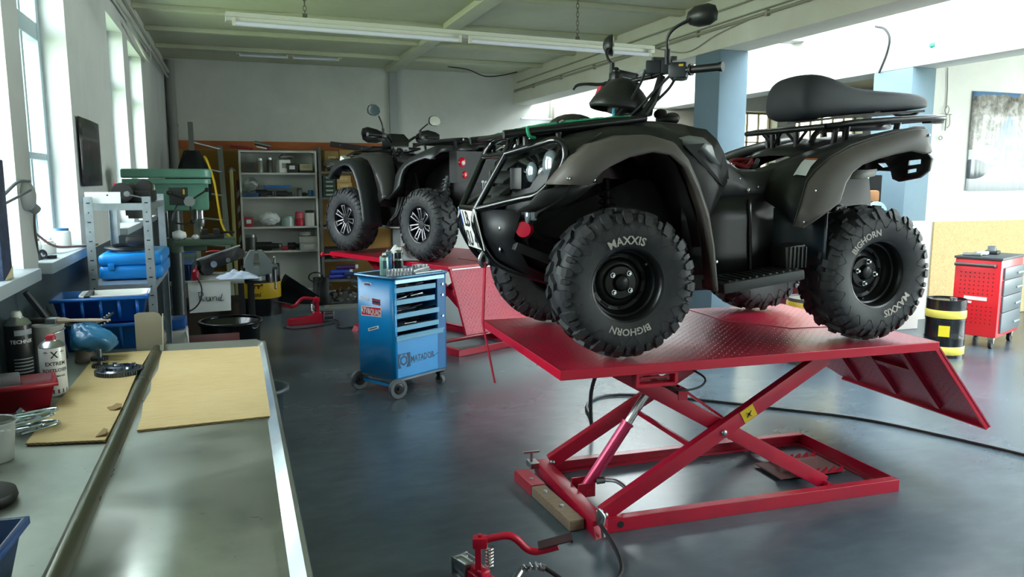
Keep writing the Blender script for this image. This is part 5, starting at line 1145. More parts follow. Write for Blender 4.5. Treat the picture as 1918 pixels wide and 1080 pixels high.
def scrap(label, loc, pts, rot):
    m_ = MB(); m_.prism([(x, y) for x, y in pts], (0, 0, 0), (1, 0, .25), (0, 1, .1), (0, 0, .004)); o = m_.build('cardboard_scrap', mat('scrap_brown', '8d7448', .85), None, loc, rot); return tag(o, label, 'scrap')
scrap('torn cardboard scrap leaning on the ridge beside the gear sheet', (-.372, 2.56, .913), [(-.016, -.012), (-.004, -.022), (.014, -.018), (.02, .004), (.008, .022), (-.006, .012), (-.018, .02)], .3)
scrap('small torn flap at the near corner of the gear sheet', (-.372, 2.30, .913), [(-.012, -.016), (.014, -.018), (.014, .012), (.002, .03)], 0)
# gears
G = thing('gear_wheel', 'large steel gear wheel lying on cardboard', 'gear', (-.420, 3.05, .909))
def cog(m, r, t, n, z0=0.0, dep=.004):
    pts = []
    for k in range(n):
        for f, rr in ((0, r - dep), (.3, r - dep), (.4, r), (.8, r), (.9, r - dep)): an = 2 * PI * (k + f) / n; pts.append((rr * math.cos(an), rr * math.sin(an)))
    m.prism(pts, (0, 0, z0), (1, 0, 0), (0, 1, 0), (0, 0, t))
GS = mat('gear_steel', '6a7078', .28, .9)
m_ = MB(); cog(m_, .081, .016, 56); m_.build('toothed_rim', GS, G, smooth=25)
m_ = MB(); m_.lathe([(.070, .016), (.066, .021), (.058, .021), (.055, .017), (.044, .017), (.042, .026), (.024, .028), (.022, .016), (0, .016)], n=40); m_.build('hub', mat('gear_blue_steel', '7f8797', .2, 1.0), G)
for k in range(4): m_ = MB(); an = k * PI / 2 + .4; m_.cyl((.050 * math.cos(an), .050 * math.sin(an), .018), (.050 * math.cos(an), .050 * math.sin(an), .030), .007, n=10); m_.build('rivet', GS, G)
G2 = thing('pinion_shaft', 'small double gear on an upright shaft beside the large gear', 'gear', (-.500, 3.17, .909))
m_ = MB(); cog(m_, .028, .012, 20, .0); m_.cyl((.0, 0, .0), (0, 0, .07), .009, n=14); m_.build('shaft', GS, G2, smooth=25)
m_ = MB(); cog(m_, .030, .012, 22, .028); m_.build('upper_gear', mat('gear_dark', '3f4448', .35, .8), G2, smooth=25)
# cans
spray_can('spray_can', 'white rust remover spray can with red nozzle on the workbench', (-.585, 2.84, BZ), .0385, .20, mat('can_white', 'd2d3cf', .35, .1), nozzle=mat('nozzle_red', 'a0142e', .4), rz=rad(-62), bands=[(.055, .12, 0, 2 * PI, mat('band_brown', '4a2a2c', .5))],
          txt=[('EXTREM', .017, .55, rad(-5), INK), ('ROSTLOSER', .015, .44, rad(-5), INK), ('RUST REMOVER', .008, .34, rad(-5), INK), ('* X *', .03, .70, rad(-8), INK)])
spray_can('spray_can', 'tall black spray can with pale nozzle against the window wall', (-.745, 3.13, BZ), .043, .24, mat('can_black', '16191d', .3, .2), rz=rad(-62), bands=[(.66, .74, rad(-30), rad(60), mat('print_grey', '8d9499', .5))] + [(.10 + k * .05, .115 + k * .05, rad(-40), rad(50), mat('print_grey', '8d9499', .5)) for k in range(5)], txt=[('TECHNIK', .018, .57, 0, PAPER)])
PT = thing('paint_tin', 'pale round tin with a metal rim behind the white spray can', 'tin', (-.665, 3.19, BZ))
m_ = MB(); m_.lathe([(0, 0), (.052, 0), (.052, .165), (.055, .17), (.055, .176), (.048, .178), (.046, .170), (0, .170)], n=30); m_.build('tin_body', mat('tin_grey', 'a9abaa', .4, .3), PT)
m_ = MB(); m_.tube([(.054 * math.cos(k * .13 - 1), .054 * math.sin(k * .13 - 1), .15 + .01 * math.sin(k * .13)) for k in range(26)], .003, 6); m_.build('wire_handle', STEEL, PT)
BR = thing('paint_brush', 'worn paint brush lying across the pale tin', 'brush', (-.66, 3.17, BZ + .186), rad(-14))
m_ = MB(); m_.box((-.035, 0, .008), (.075, .04, .018), bev=.006); m_.build('bristles', mat('bristle_black', '201e1c', .9), BR)
m_ = MB(); m_.box((.02, 0, .008), (.036, .042, .020), bev=.003); m_.build('ferrule', STEEL, BR)
m_ = MB(); m_.tube([(.035, 0, .008), (.08, 0, .008), (.16, 0, .007), (.22, 0, .006)], [.011, .006, .007, .003], 8, sub=3); m_.build('handle', mat('brush_wood', '9b8a73', .6), BR)
GJ = thing('glue_tin', 'squat brown tin under the blue plastic bag', 'tin', (-.575, 3.33, BZ)); m_ = MB(); m_.lathe([(0, 0), (.036, 0), (.036, .012), (.034, .014), (.034, .05), (0, .05)], n=24); m_.build('tin_body', mat('tin_brown', '6c6259', .5), GJ)
m_ = MB()
def bag(u, v):
    th_, ph = u * 2 * PI, v * PI; r = 1 + .10 * math.sin(2 * th_ + 3 * ph) + .06 * math.sin(5 * th_ - 4 * ph) + .03 * math.sin(11 * th_ + 6 * ph)
    return (-.565 + .085 * r * math.sin(ph) * math.cos(th_) + .03 * math.sin(ph), 3.30 + .07 * r * math.sin(ph) * math.sin(th_), 1.005 + .05 * r * math.cos(ph) - .03 * max(0, math.cos(th_)) * math.sin(ph))
m_.grid(bag, 36, 20); m_.build('plastic_bag', mat('bag_blue', '2d6f9a', .25, spec=.6)); tag(bpy.data.objects['plastic_bag'], 'crumpled blue plastic bag in front of the blue bins', 'plastic bag')
# bins
BLUB2 = mat('bin_blue_bright', '1460b4', .4)
B1 = thing('storage_bin', 'lower of the two stacked blue bins at the end of the workbench', 'storage bin', (-.535, 3.62, BZ), rad(2), 'blue plastic bins'); crate(B1, .31, .20, .11, BLUB2)
B2 = dup(B1, (-.545, 3.66, BZ + .113), rad(2), 'upper of the two stacked blue bins, filled with white trays'); B2.scale = (1.1, 1.2, .95)
o = thing('white_tray', 'white plastic tray sticking out of the upper blue bin', 'tray', (-.50, 3.69, 1.085), rad(3)); m_ = MB(); m_.loft([[(x * s_, y * s_, z) for x, y in rrect(.13, .09, .03)] for s_, z in ((.7, 0), (.9, .015), (1.0, .035), (1.03, .035), (1.03, .028))], ring=True); m_.build('tray_body', WHT, o, solid=.004)
m_ = MB(); m_.box((-.10, -.02, .03), (.02, .2, .02)); m_.build('tray_clip', INK, o)
m_ = MB(); m_.loft([[(-.60 + .13 * math.cos(t_), 3.44, 1.11 + .13 * math.sin(t_) * .7 + k * 0), (-.60 + .13 * math.cos(t_), 3.50, 1.11 + .13 * math.sin(t_) * .7)] for k, t_ in enumerate([rad(185 + 9 * q) for q in range(17)])])
o = tag(m_.build('curved_guard', mat('guard_dark', '2f3436', .5), solid=.008), 'curved dark riveted guard strip lying on the blue bins', 'guard')
for q in range(5):
    for dz in (0, .025): mm = MB(); t_ = rad(300 + 6 * q); mm.sphere((-.60 + .13 * math.cos(t_), 3.434, 1.11 + .13 * math.sin(t_) * .7 - dz + .012), .0045, n=8); mm.build('rivet', STEEL, o)
m_ = MB(); m_.tube([(-.76, 3.35, 1.18), (-.70, 3.38, 1.06), (-.66, 3.40, .95), (-.655, 3.41, .905)], [.012, .012, .010, .008], 8, sub=3); tag(m_.build('lever_bar', mat('lever_dark', '33363a', .45, .5)), 'dark lever bar leaning against the blue bins and the window wall', 'bar')
RB = thing('storage_bin', 'red open fronted storage bin at the left edge of the workbench', 'storage bin', (-.655, 2.70, BZ), rad(14)); crate(RB, .19, .13, .085, mat('bin_red', '8f1226', .4), ribs=0)
m_ = MB(); m_.box((.015, .0, .03), (.12, .08, .05)); m_.build('bin_divider', mat('bin_red_dark', '6b0d1e', .5), RB)
o = thing('sponge_block', 'grey foam blocks lying in the red storage bin', 'foam'  , (-.655, 2.73, BZ + .056), rad(14)); m_ = MB(); m_.box((-.03, 0, .025), (.06, .06, .045), bev=.006); m_.build('foam_body', mat('foam_grey', '77757a', .9), o)
WC = thing('wire_clamp', 'tangle of bright zinc wire hose clamps beside the cardboard', 'wire clamp', (-.56, 2.42, BZ), rad(15))
for k in range(7):
    dx, dy, zz = random.uniform(-.03, .03), random.uniform(-.03, .03), .008 + k * .007; an = random.uniform(-.5, .5); m = MX.Rotation(an, 4, 'Z')
    m_ = MB(); m_.tube([m @ V((-.06, -.014, zz)) + V((dx, dy, 0)), m @ V((.02, -.018, zz + .004)) + V((dx, dy, 0)), m @ V((.048, 0, zz + .006)) + V((dx, dy, 0)), m @ V((.02, .018, zz + .004)) + V((dx, dy, 0)), m @ V((-.06, .014, zz)) + V((dx, dy, 0))], .0042, 8, sub=4); m_.tube([m @ V((-.01, -.022, zz)) + V((dx, dy, 0)), m @ V((-.01, .022, zz)) + V((dx, dy, 0))], .0036, 6); m_.build('wire_loop', mat('zinc_wire', 'c2ced4', .2, 1.0), WC)
for p in ((-.03, .03, .05), (-.07, -.04, .01)): m_ = MB(); m_.cyl(p, V(p) + V((.012, 0, .012)), .012, n=6); m_.build('clamp_nut', CHR, WC)
JR = thing('plastic_tub', 'cloudy plastic tub at the edge of the bench beside the wire clamps', 'tub', (-.605, 2.20, BZ)); m_ = MB(); m_.lathe([(0, .002), (.048, .002), (.058, .10), (.062, .102), (.062, .098)], n=28); m_.build('tub_body', mat('tub_cloudy', '9a9d98', .3, alpha=.75), JR)
RC = thing('rubber_cap', 'round black rubber cap lying on the bench near the camera', 'rubber cap', (-.555, 1.90, BZ)); m_ = MB(); m_.lathe([(0, .03), (.06, .03), (.072, .024), (.075, .01), (.07, 0), (0, 0)], n=30); m_.build('cap_body', BLK, RC)
B3 = thing('storage_bin', 'blue storage bin standing on the bench nearest the camera', 'storage bin', (-.515, 1.42, BZ), rad(-4)); crate(B3, .24, .26, .095, mat('bin_blue_dark', '123f78', .4), ribs=4)
# lidded basin on the floor at the far corner of the bench
BS = thing('wash_basin', 'grey plastic basin standing on a crate beside the workbench corner', 'basin', (.09, 4.85, .12)); m_ = MB(); m_.lathe([(0, .004), (.12, .004), (.13, .01), (.155, .225), (.175, .23), (.175, .205), (.165, .204)], n=36); m_.build('basin_body', mat('basin_grey', '4a565f', .35), BS, solid=.004)
CT = thing('wooden_crate', 'low dark crate under the grey basin', 'crate', (.09, 4.85, 0)); m_ = MB(); m_.box((0, 0, .06), (.24, .24, .118), bev=.004); m_.build('crate_body', mat('crate_dark', '2b2e2e', .7), CT)
# ------------------------------------------------------------------ galvanised rack at the end of the bench
RK = thing('metal_rack', 'galvanised slotted angle rack holding the blue case, beyond the workbench', 'rack', (-.535, 4.6, 0))
SLOT = mat('slot_dark', '23282c', .6)
for x in (-.145, .145):
    for y in (-.4, .4):
        m_ = MB(); s = 1 if x > 0 else -1; q = 1 if y > 0 else -1
        m_.box((x - s * .018, y, .76), (.038, .003, 1.52)); m_.box((x, y - q * .018, .76), (.003, .038, 1.52)); po = m_.build('post', GALV, RK)
        m_ = MB()
        for k in range(16): m_.box((x - s * .018, y - q * .0 - .0021 * (1 if q < 0 else -1), .80 + k * .046), (.016 if k % 2 else .006, .001, .006))
        m_.build('slot', SLOT, po)['kind'] = 'stuff'
for z in (1.47, 1.075, .55, .12):
    m_ = MB(); m_.box((0, 0, z + .014), (.29, .79, .003))
    for y in (-.398, .398): m_.box((0, y, z), (.29, .003, .032))
    for x in (-.143, .143): m_.box((x, 0, z), (.003, .79, .032))
    m_.build('shelf', GALV, RK)
def rounded_case(name, label, cat, loc, w, d, h, m, rz=0, seam=None):
    T = thing(name, label, cat, loc, rz); m_ = MB(); m_.box((0, 0, h * .28), (w, d, h * .54), bev=min(.03, h * .2), seg=3); m_.build('case_base', m, T)
    m_ = MB(); m_.box((0, 0, h * .76), (w, d, h * .46), bev=min(.03, h * .2), seg=3); m_.build('case_lid', m, T)
    for x in (-w * .3, w * .3): m_ = MB(); m_.box((x, -d / 2 - .004, h * .53), (.03, .008, .03), bev=.002); m_.build('latch', m, T)
    return T
rounded_case('power_tool_case', 'bright blue plastic machine case on the middle shelf of the galvanised rack', 'case', (-.515, 4.62, 1.093), .30, .50, .135, mat('case_blue', '1488dc', .35))
o = thing('hose_coil', 'coil of dark hose lying on the blue machine case', 'hose', (-.55, 4.6, 1.232)); m_ = MB(); m_.tube([((.07 + .0009 * k) * math.cos(k * .42), (.13 + .0014 * k) * math.sin(k * .42), .012 + .004 * math.sin(k)) for k in range(50)], .009, 8); m_.build('hose_body', CABLE, o); m_ = MB(); m_.box((.05, .05, .045), (.12, .12, .05), bev=.02); m_.build('hose_grip', DARK, o)
o = thing('metal_plate', 'white perforated metal panel standing on top of the galvanised rack', 'panel', (-.60, 4.225, 1.487)); m_ = MB(); m_.box((0, 0, .028), (.155, .006, .055)); m_.build('panel_face', mat('panel_white', 'f2f4f4', .4), o); m_ = MB(); m_.cyl((.02, -.004, .04), (.02, -.003, .04), .004, n=8); m_.build('panel_hole', INK, o)
o = thing('bench_grinder', 'dark machine part lying on top of the galvanised rack', 'machine part', (-.47, 4.55, 1.487)); m_ = MB(); m_.cyl((-.06, -.2, .05), (-.06, .1, .05), .05, n=18); m_.box((0, 0, .03), (.14, .3, .06), bev=.012); m_.cyl((.03, -.12, .08), (.03, .02, .08), .035, n=16); m_.build('machine_body', DARK, o); m_ = MB(); m_.bar((-.02, -.26, .04), (.06, -.24, .02), .03, .006); m_.cyl((-.03, -.28, .045), (-.03, -.25, .045), .014, n=10); m_.build('machine_bracket', STEEL, o)
o = thing('folder_stack', 'blue black binder lying on top of the galvanised rack', 'binder', (-.58, 4.45, 1.487 + .056)); m_ = MB(); m_.box((0, 0, .012), (.17, .30, .024), bev=.004); m_.build('binder_cover', mat('binder_navy', '1a3048', .5), o)
o.location = (-.62, 4.45, 1.487)
o = thing('red_funnel', 'red plastic funnel lying on top of the galvanised rack near the window wall', 'funnel', (-.655, 4.62, 1.535), .3); m_ = MB(); m_.lathe([(.05, 0), (.048, .004), (.015, .05), (.010, .09)], (0, 0, 0), (.9, .2, .2), 20); m_.build('funnel_body', mat('funnel_red', '9c1830', .4), o, solid=.003)
o.location = (-.60, 4.75, 1.535)
o = thing('jerry_can', 'white canister with blue lid on the floor by the rack', 'canister', (-.40, 5.28, .0)); m_ = MB(); m_.box((0, 0, .34), (.16, .2, .66), bev=.02); m_.build('canister_body', mat('canister_white', 'b7bab8', .45), o); m_ = MB(); m_.box((0, 0, .705), (.15, .19, .06), bev=.012); m_.build('canister_lid', BLUB, o); m_ = MB(); m_.tube([(.075, -.09, .66), (.085, -.11, .60), (.085, -.11, .45), (.08, -.10, .42)], .007, 6, sub=3); m_.build('canister_handle', WHT, o)
o = thing('red_crate', 'dark red crate on the floor behind the workbench end', 'crate', (-.22, 5.75, 0)); m_ = MB(); m_.box((0, 0, .25), (.42, .3, .5), bev=.006); m_.build('crate_body', mat('crate_red', '5e1520', .6), o); m_ = MB(); m_.box((0, -.154, .44), (.42, .008, .05)); m_.build('crate_rail', mat('crate_red_dark', '43101a', .6), o)

# ------------------------------------------------------------------ green pillar drill
DP = thing('pillar_drill', 'green pillar drilling machine standing by the window wall behind the rack', 'drilling machine', (-.40, 5.9, 0))
m_ = MB(); m_.box((.1, 0, .03), (.42, .34, .06), bev=.015); m_.build('base', GRN, DP)
m_ = MB(); m_.cyl((0, 0, .06), (0, 0, 1.62), .045, n=24); m_.build('column', mat('column_dark', '3d4444', .4, .5), DP)
m_ = MB(); m_.box((.06, 0, 1.49), (.34, .17, .20), bev=.02); m_.box((.17, 0, 1.46), (.06, .13, .10), bev=.012); m_.build('head', GRN, DP)
m_ = MB(); m_.prism([(p[0] * 1.0, p[1]) for p in rrect(.28, .115, .07, 6)], (-.03, 0, 1.573), (1, 0, 0), (0, 1, 0), (0, 0, .035)); m_.build('belt_guard', GRN, DP, bevel=.004)
m_ = MB(); m_.prism([(p[0] * 1.0, p[1]) for p in rrect(.285, .12, .075, 6)], (-.03, 0, 1.614), (1, 0, 0), (0, 1, 0), (0, 0, .062)); m_.build('belt_guard_lid', GRN, DP, bevel=.01)
m_ = MB(); m_.box((.252, 0, 1.645), (.006, .12, .05)); m_.build('guard_label', mat('label_pale', 'a9c8b8', .5), DP)
m_ = MB(); m_.cyl((-.24, 0, 1.36), (-.24, 0, 1.57), .065, n=20); m_.cyl((-.24, 0, 1.34), (-.24, 0, 1.36), .05, n=20); m_.build('motor', mat('motor_grey', '454c4d', .5), DP)
m_ = MB(); m_.cyl((.17, 0, 1.34), (.17, 0, 1.42), .022, n=16); m_.lathe([(0, .0), (.018, .0), (.026, .02), (.029, .05), (.022, .055), (.022, .07)], (.17, 0, 1.275), n=20); m_.cyl((.17, 0, 1.24), (.17, 0, 1.28), .008, n=10); m_.build('chuck', STEEL, DP)
m_ = MB(); m_.cyl((.11, -.085, 1.455), (.11, -.13, 1.455), .036, n=20); m_.build('feed_hub', mat('hub_pale', '9fa6a4', .35, .6), DP)
for k in range(3):
    a_ = k * 2.1 + .6; m_ = MB(); m_.cyl((.11, -.12, 1.455), (.11 + .14 * math.cos(a_), -.14, 1.455 + .14 * math.sin(a_)), .006, n=8); m_.sphere((.11 + .14 * math.cos(a_), -.14, 1.455 + .14 * math.sin(a_)), .016, n=10); m_.build('feed_lever', DARK, DP)
m_ = MB(); m_.box((.04, -.088, 1.49), (.12, .006, .12), bev=.002); m_.build('switch_panel', mat('panel_dark', '303635', .5), DP); m_ = MB(); m_.box((.075, -.093, 1.52), (.012, .004, .035)); m_.build('switch', YEL, DP)
m_ = MB(); m_.box((.20, 0, 1.17), (.40, .30, .04), bev=.008); m_.cyl((0, 0, 1.10), (0, 0, 1.20), .065, n=20); m_.box((.1, 0, 1.13), (.2, .08, .05), bev=.01); m_.build('table', mat('table_green', '44594a', .5), DP)
m_ = MB(); m_.tube([(.03, -.09, 1.44), (.0, -.12, 1.33), (.06, -.12, 1.30), (.13, -.10, 1.32), (.14, -.09, 1.40)], .006, 6, sub=4); m_.tube([(-.06, -.09, 1.45), (-.10, -.12, 1.2), (-.06, -.14, .9)], .006, 6, sub=4); m_.build('power_cable', CABLE, DP)
for i, (x, y, sz, m, nm, lb) in enumerate(((.10, -.08, .04, WHTC, 'rag_ball', 'crumpled white rag on the drill table'), (.20, -.06, .02, WHTC, 'paper_ball', 'small white paper ball on the drill table'))):
    mb = MB(); mb.sphere((-.40 + x - .07, 5.9 + y, 1.191 + sz * .8), sz, (1.2, 1, .8), 12)
    for v in mb.bm.verts: v.co += V((random.uniform(-1, 1), random.uniform(-1, 1), random.uniform(-1, 1))) * sz * .12
    tag(mb.build(nm, m), lb, 'rag')
o = thing('machine_vise', 'dark drilling vise on the drill table', 'vise', (-.16, 5.9, 1.191)); m_ = MB(); m_.box((0, 0, .015), (.16, .10, .03), bev=.004); m_.box((-.05, 0, .045), (.04, .1, .04), bev=.004); m_.box((.03, 0, .045), (.04, .1, .04), bev=.004); m_.cyl((.05, 0, .04), (.15, 0, .04), .008, n=8); m_.build('vise_body', DARK, o)
# ladder, jacket, hanging hoses
LD = thing('ladder', 'aluminium ladder leaning against the far wall behind the drill', 'ladder', (0, 0, 0))
ALU = mat('aluminium', 'b4b9ba', .35, .8)
A0, A1 = V((-.42, 9.6, 0)), V((-.50, 11.2, 2.35)); B0, B1 = V((-.07, 9.6, 0)), V((-.15, 11.2, 2.05))
for p, q in ((A0, A1), (B0, B1)): m_ = MB(); m_.bar(p, q, .025, .065, up=(1, 0, 0)); m_.build('rail', ALU, LD)
for k in range(7): f_ = .08 + k * .135; m_ = MB(); m_.cyl(A0.lerp(A1, f_), B0.lerp(B1, f_ * 1.1), .014, n=10); m_.build('rung', ALU, LD)
m_ = MB()
def jacket(u, v):
    th_ = u * 2 * PI; z = 1.95 - .6 * v; w = .08 + .11 * min(1, v * 2.2); fl = 1 + .12 * math.sin(th_ * 5 + v * 4)
    return (-.46 + w * math.cos(th_) * fl, 10.2 + .09 * math.sin(th_) * fl, z)
m_.grid(jacket, 32, 12); tag(m_.build('work_jacket', mat('jacket_dark', '1e2426', .85, bump=(18, .3))), 'dark work jacket hanging on the ladder behind the drill', 'jacket')
hose('yellow air hose hanging down the ochre board beside the ladder', [(-.29, 9.4, 1.86), (-.26, 9.3, 1.80), (-.20, 9.25, 1.58), (-.165, 9.25, 1.26), (-.14, 9.25, 1.10), (-.09, 9.25, 1.0), (-.02, 9.3, .93)], .013, mat('hose_yellow', 'd0ac1e', .45), name='air_hose')
o = thing('painted_bar', 'pale yellow painted bar standing beside the white shelf', 'bar', (-.02, 10.95, 0)); m_ = MB(); m_.box((0, 0, .87), (.045, .03, 1.74), bev=.004); m_.build('bar_body', mat('bar_yellow', 'a9a36a', .6), o); m_ = MB(); m_.tube([(-.03, 0, 1.70), (0, -.02, 1.76), (.05, 0, 1.72)], .01, 8, sub=3); m_.build('bar_hook', STEEL, o)
o = thing('barrier_board', 'red and white striped board standing between the bar and the white shelf', 'barrier board', (.052, 11.1, 0)); m_ = MB(); m_.box((0, 0, .8), (.03, .14, 1.6)); m_.build('board_body', mat('board_maroon', '5b2c2a', .6), o)
m_ = MB()
for k in range(6): m_.prism([(-.07, 0), (.07, .09), (.07, .17), (-.07, .08)], (-.016, 0, .35 + k * .2), (0, -1, 0), (0, 0, 1), (-.002, 0, 0)); m_.prism([(-.015, 0), (.015, .05), (.015, .13), (-.015, .08)], (0, -.071, .35 + k * .2), (1, 0, 0), (0, 0, 1), (0, -.002, 0))
m_.build('stripe', mat('stripe_white', 'a8a79c', .6), o)

# ------------------------------------------------------------------ second bench with paper sheet and vise
W2 = thing('work_table', 'low cluttered work table with a paper sheet hanging from its front', 'work table', (-.25, 7.42, 0))
m_ = MB(); m_.box((0, 0, .725), (.60, .66, .03), bev=.003); m_.build('table_top', mat('table_top_grey', '8b8d89', .5, .3), W2)
for x in (-.25, .27):
    for y in (-.28, .28): m_ = MB(); m_.box((x, y, .355), (.05, .05, .71)); m_.build('leg', DARK, W2)
m_ = MB(); m_.box((.05, .05, .30), (.5, .5, .44)); m_.build('cupboard', mat('cupboard_brown', '3f352c', .7), W2)
PS = thing('paper_sheet', 'paper sheet with handwriting hanging from the work table front', 'paper', (-.235, 7.084, .735)); m_ = MB(); m_.hexa([(-.168, -.012, -.262), (.165, -.012, -.256), (.165, -.010, -.256), (-.168, -.010, -.262), (-.172, 0, .0), (.17, 0, .004), (.17, .002, .004), (-.172, .002, .0)]); m_.build('paper', PAPER, PS)
m_ = MB(); rb = [[(-.09, -.085), (-.085, -.165)], [(-.095, -.09), (-.06, -.085), (-.055, -.115), (-.085, -.125), (-.05, -.165)], [(-.03, -.128), (-.03, -.155), (-.015, -.165), (0, -.15), (.0, -.128), (.005, -.165)], [(.02, -.128), (.022, -.165)], [(.022, -.145), (.04, -.128), (.05, -.135), (.052, -.165)], [(.085, -.14), (.068, -.145), (.068, -.163), (.085, -.16), (.10, -.10), (.086, -.16), (.095, -.168), (.11, -.16)]]
for st in rb: m_.tube([(x, -.0135, z) for x, z in st], .0028, 6, sub=3)
m_.build('handwriting', INK, PS)
m_ = MB(); m_.bar((-.175, -.004, .006), (.175, -.004, .008), .012, .014); m_.build('clamping_strip', mat('strip_wood', '9a978a', .7), PS)
hose('dark cable drooping across the paper sheet on the work table', [(-.335, 7.09, .78), (-.30, 7.06, .70), (-.305, 7.04, .60), (-.36, 7.04, .52), (-.46, 7.06, .47)], .006, name='cable', cat='cable')
o = tag(None or (lambda mb: (mb.grid(lambda u, v: (-.17 + .33 * u + .02 * math.sin(v * 9), 7.12 + .26 * v, .742 + .05 * (math.sin(u * 3.1) * math.sin(v * 3)) * (1 + .5 * math.sin(u * 17) * math.sin(v * 13))), 28, 20), mb.build('shop_rag', mat('rag_blue', 'aab4c6', .9, bump=(30, .4)), solid=.006))[1])(MB()), 'pale blue crumpled shop rag on the work table', 'rag')
o = thing('storage_bin', 'dark blue bin on the work table, hidden partly by the rack', 'storage bin', (-.475, 7.32, .741), 0, None); crate(o, .20, .3, .15, mat('bin_navy', '10315f', .45), ribs=3)
o = thing('red_bottle', 'dark red bottle beside the blue bin on the work table', 'bottle', (-.345, 7.16, .741)); m_ = MB(); m_.lathe([(0, 0), (.028, 0), (.03, .08), (.012, .10), (.012, .12), (0, .12)], n=18); m_.build('bottle_body', mat('bottle_red', '8c1228', .35), o); m_ = MB(); m_.cyl((0, 0, .12), (0, 0, .135), .013, n=12); m_.build('bottle_cap', INK, o)
o = thing('belt_sander', 'dark angled machine with a belt on the work table behind the rag', 'machine', (-.18, 7.60, .741), .35); m_ = MB(); m_.bar((-.16, 0, .08), (.22, 0, .19), .10, .12, bev=.03); m_.cyl((-.10, -.05, .06), (-.10, .06, .06), .06, n=18); m_.cyl((.2, -.05, .18), (.2, .06, .18), .05, n=18); m_.build('machine_body', mat('machine_dark', '26292b', .45), o); m_ = MB(); m_.bar((-.2, -.062, .15), (.2, -.062, .26), .012, .012); m_.cyl((-.05, -.07, .1), (-.05, -.05, .1), .03, n=14); m_.cyl((.08, -.08, .13), (.08, -.05, .13), .022, n=14); m_.build('machine_fitting', STEEL, o)
o = thing('tool_box', 'green grey metal box with blue lid under the drill table', 'tool box', (-.475, 7.64, .741)); m_ = MB(); m_.box((0, 0, .11), (.24, .18, .2), bev=.008); m_.build('box_body', mat('box_green', '48564c', .5), o); m_ = MB(); m_.box((0, 0, .225), (.25, .19, .03), bev=.006); m_.build('box_lid', BLUB, o)
o = thing('red_sheet', 'small red cover lying on the machines of the work table', 'cover', (-.16, 7.50, .985)); m_ = MB(); m_.grid(lambda u, v: (-.07 + .14 * u, -.05 + .1 * v, .01 * math.sin(u * 3) ), 8, 4); m_.build('cover_body', mat('cover_red', 'a3162e', .5), o, solid=.004)
o.location = (-.2, 7.62, .945)
VP = thing('vise_stand', 'dark steel pedestal carrying the bench vise beside the work table', 'stand', (.17, 7.35, 0)); m_ = MB(); m_.box((-.05, .1, .01), (.14, .24, .02), bev=.004); m_.box((-.065, .1, .35), (.06, .09, .66), bev=.006); m_.box((-.02, 0, .69), (.18, .2, .02), bev=.004); m_.build('pedestal', DARK, VP)
VI = thing('bench_vise', 'grey cast bench vise with a long handle beside the yellow banded drum', 'vise', (.15, 7.35, .702)); GRY = mat('cast_grey', '7b8382', .42, .5)
m_ = MB(); m_.cyl((0, 0, 0), (0, 0, .04), .085, n=24); m_.box((-.02, 0, .09), (.13, .09, .10), bev=.02); m_.loft([[(-.10, -.045, .12), (-.10, .045, .12), (-.02, .05, .10), (-.02, -.05, .10)], [(-.08, -.05, .20), (-.08, .05, .20), (-.01, .05, .2), (-.01, -.05, .2)], [(-.04, -.055, .27), (-.04, .055, .27), (.0, .055, .27), (.0, -.055, .27)]], ring=True, caps=True); m_.build('fixed_jaw', GRY, VI, smooth=50)
m_ = MB(); m_.loft([[(.04, -.04, .04), (.04, .04, .04), (.14, .04, .06), (.14, -.04, .06)], [(.04, -.05, .15), (.04, .05, .15), (.15, .05, .14), (.15, -.05, .14)], [(.035, -.055, .22), (.035, .055, .22), (.12, .05, .20), (.12, -.05, .20)], [(.03, -.055, .27), (.03, .055, .27), (.065, .055, .27), (.065, -.055, .27)]], ring=True, caps=True); m_.cyl((.14, 0, .12), (.19, 0, .12), .028, n=18); m_.box((.03, 0, .13), (.15, .06, .05), bev=.008); m_.build('moving_jaw', GRY, VI, smooth=50)
m_ = MB(); m_.cyl((.17, 0, .20), (.17, 0, -.08), .008, n=10); m_.sphere((.17, 0, .20), .013, n=10); m_.sphere((.17, 0, -.08), .013, n=10); m_.build('handle', STEEL, VI)
o = thing('black_tub', 'large black plastic tub on the floor in front of the work table', 'tub', (-.075, 6.72, 0)); m_ = MB(); m_.lathe([(0, .006), (.185, .006), (.20, .03), (.235, .43), (.25, .435), (.25, .455), (.232, .455)], n=44); m_.build('tub_body', mat('tub_black', '121517', .22, coat=.3), o, solid=.006)
m_ = MB(); m_.tube([(.10, -.2, .45), (.19, -.14, .40), (.235, -.04, .45)], .005, 6, sub=5); m_.build('tub_handle', STEEL, o)

def drum(label, loc, r, h, band, body, z0, z1, txt=None, group=None, rz=0):
    D = thing('oil_drum', label, 'drum', loc, rz, group)
    m_ = MB(); pr = [(0, .012), (r * .97, .012), (r * .97, 0), (r, .0), (r, .01)]
    for zz in (h * .34, h * .67): pr += [(r, zz - .012), (r * 1.025, zz), (r, zz + .012)]
    m_.lathe(pr + [(r, h - .01), (r, h), (r * .97, h), (r * .965, h - .015), (0, h - .015)], n=44); m_.build('drum_body', body, D, smooth=50)
    m_ = MB(); m_.lathe([(r * 1.004, h * z0), (r * 1.027, h * (z0 + .02)), (r * 1.027, h * (z1 - .02)), (r * 1.004, h * z1)], n=44); bd = m_.build('colour_band', band, D)
    m_ = MB(); m_.cyl((r * .5, 0, h - .015), (r * .5, 0, h + .002), .03, n=14); m_.build('bung', STEEL, D)
    if txt:
        for s, sz, z, a in txt: m_ = MB(); m_.text(s, sz, lambda x, y: (r * 1.031 * math.cos(a + x / r), r * 1.031 * math.sin(a + x / r), h * z + y)); m_.build('lettering', INK, D)
    return D
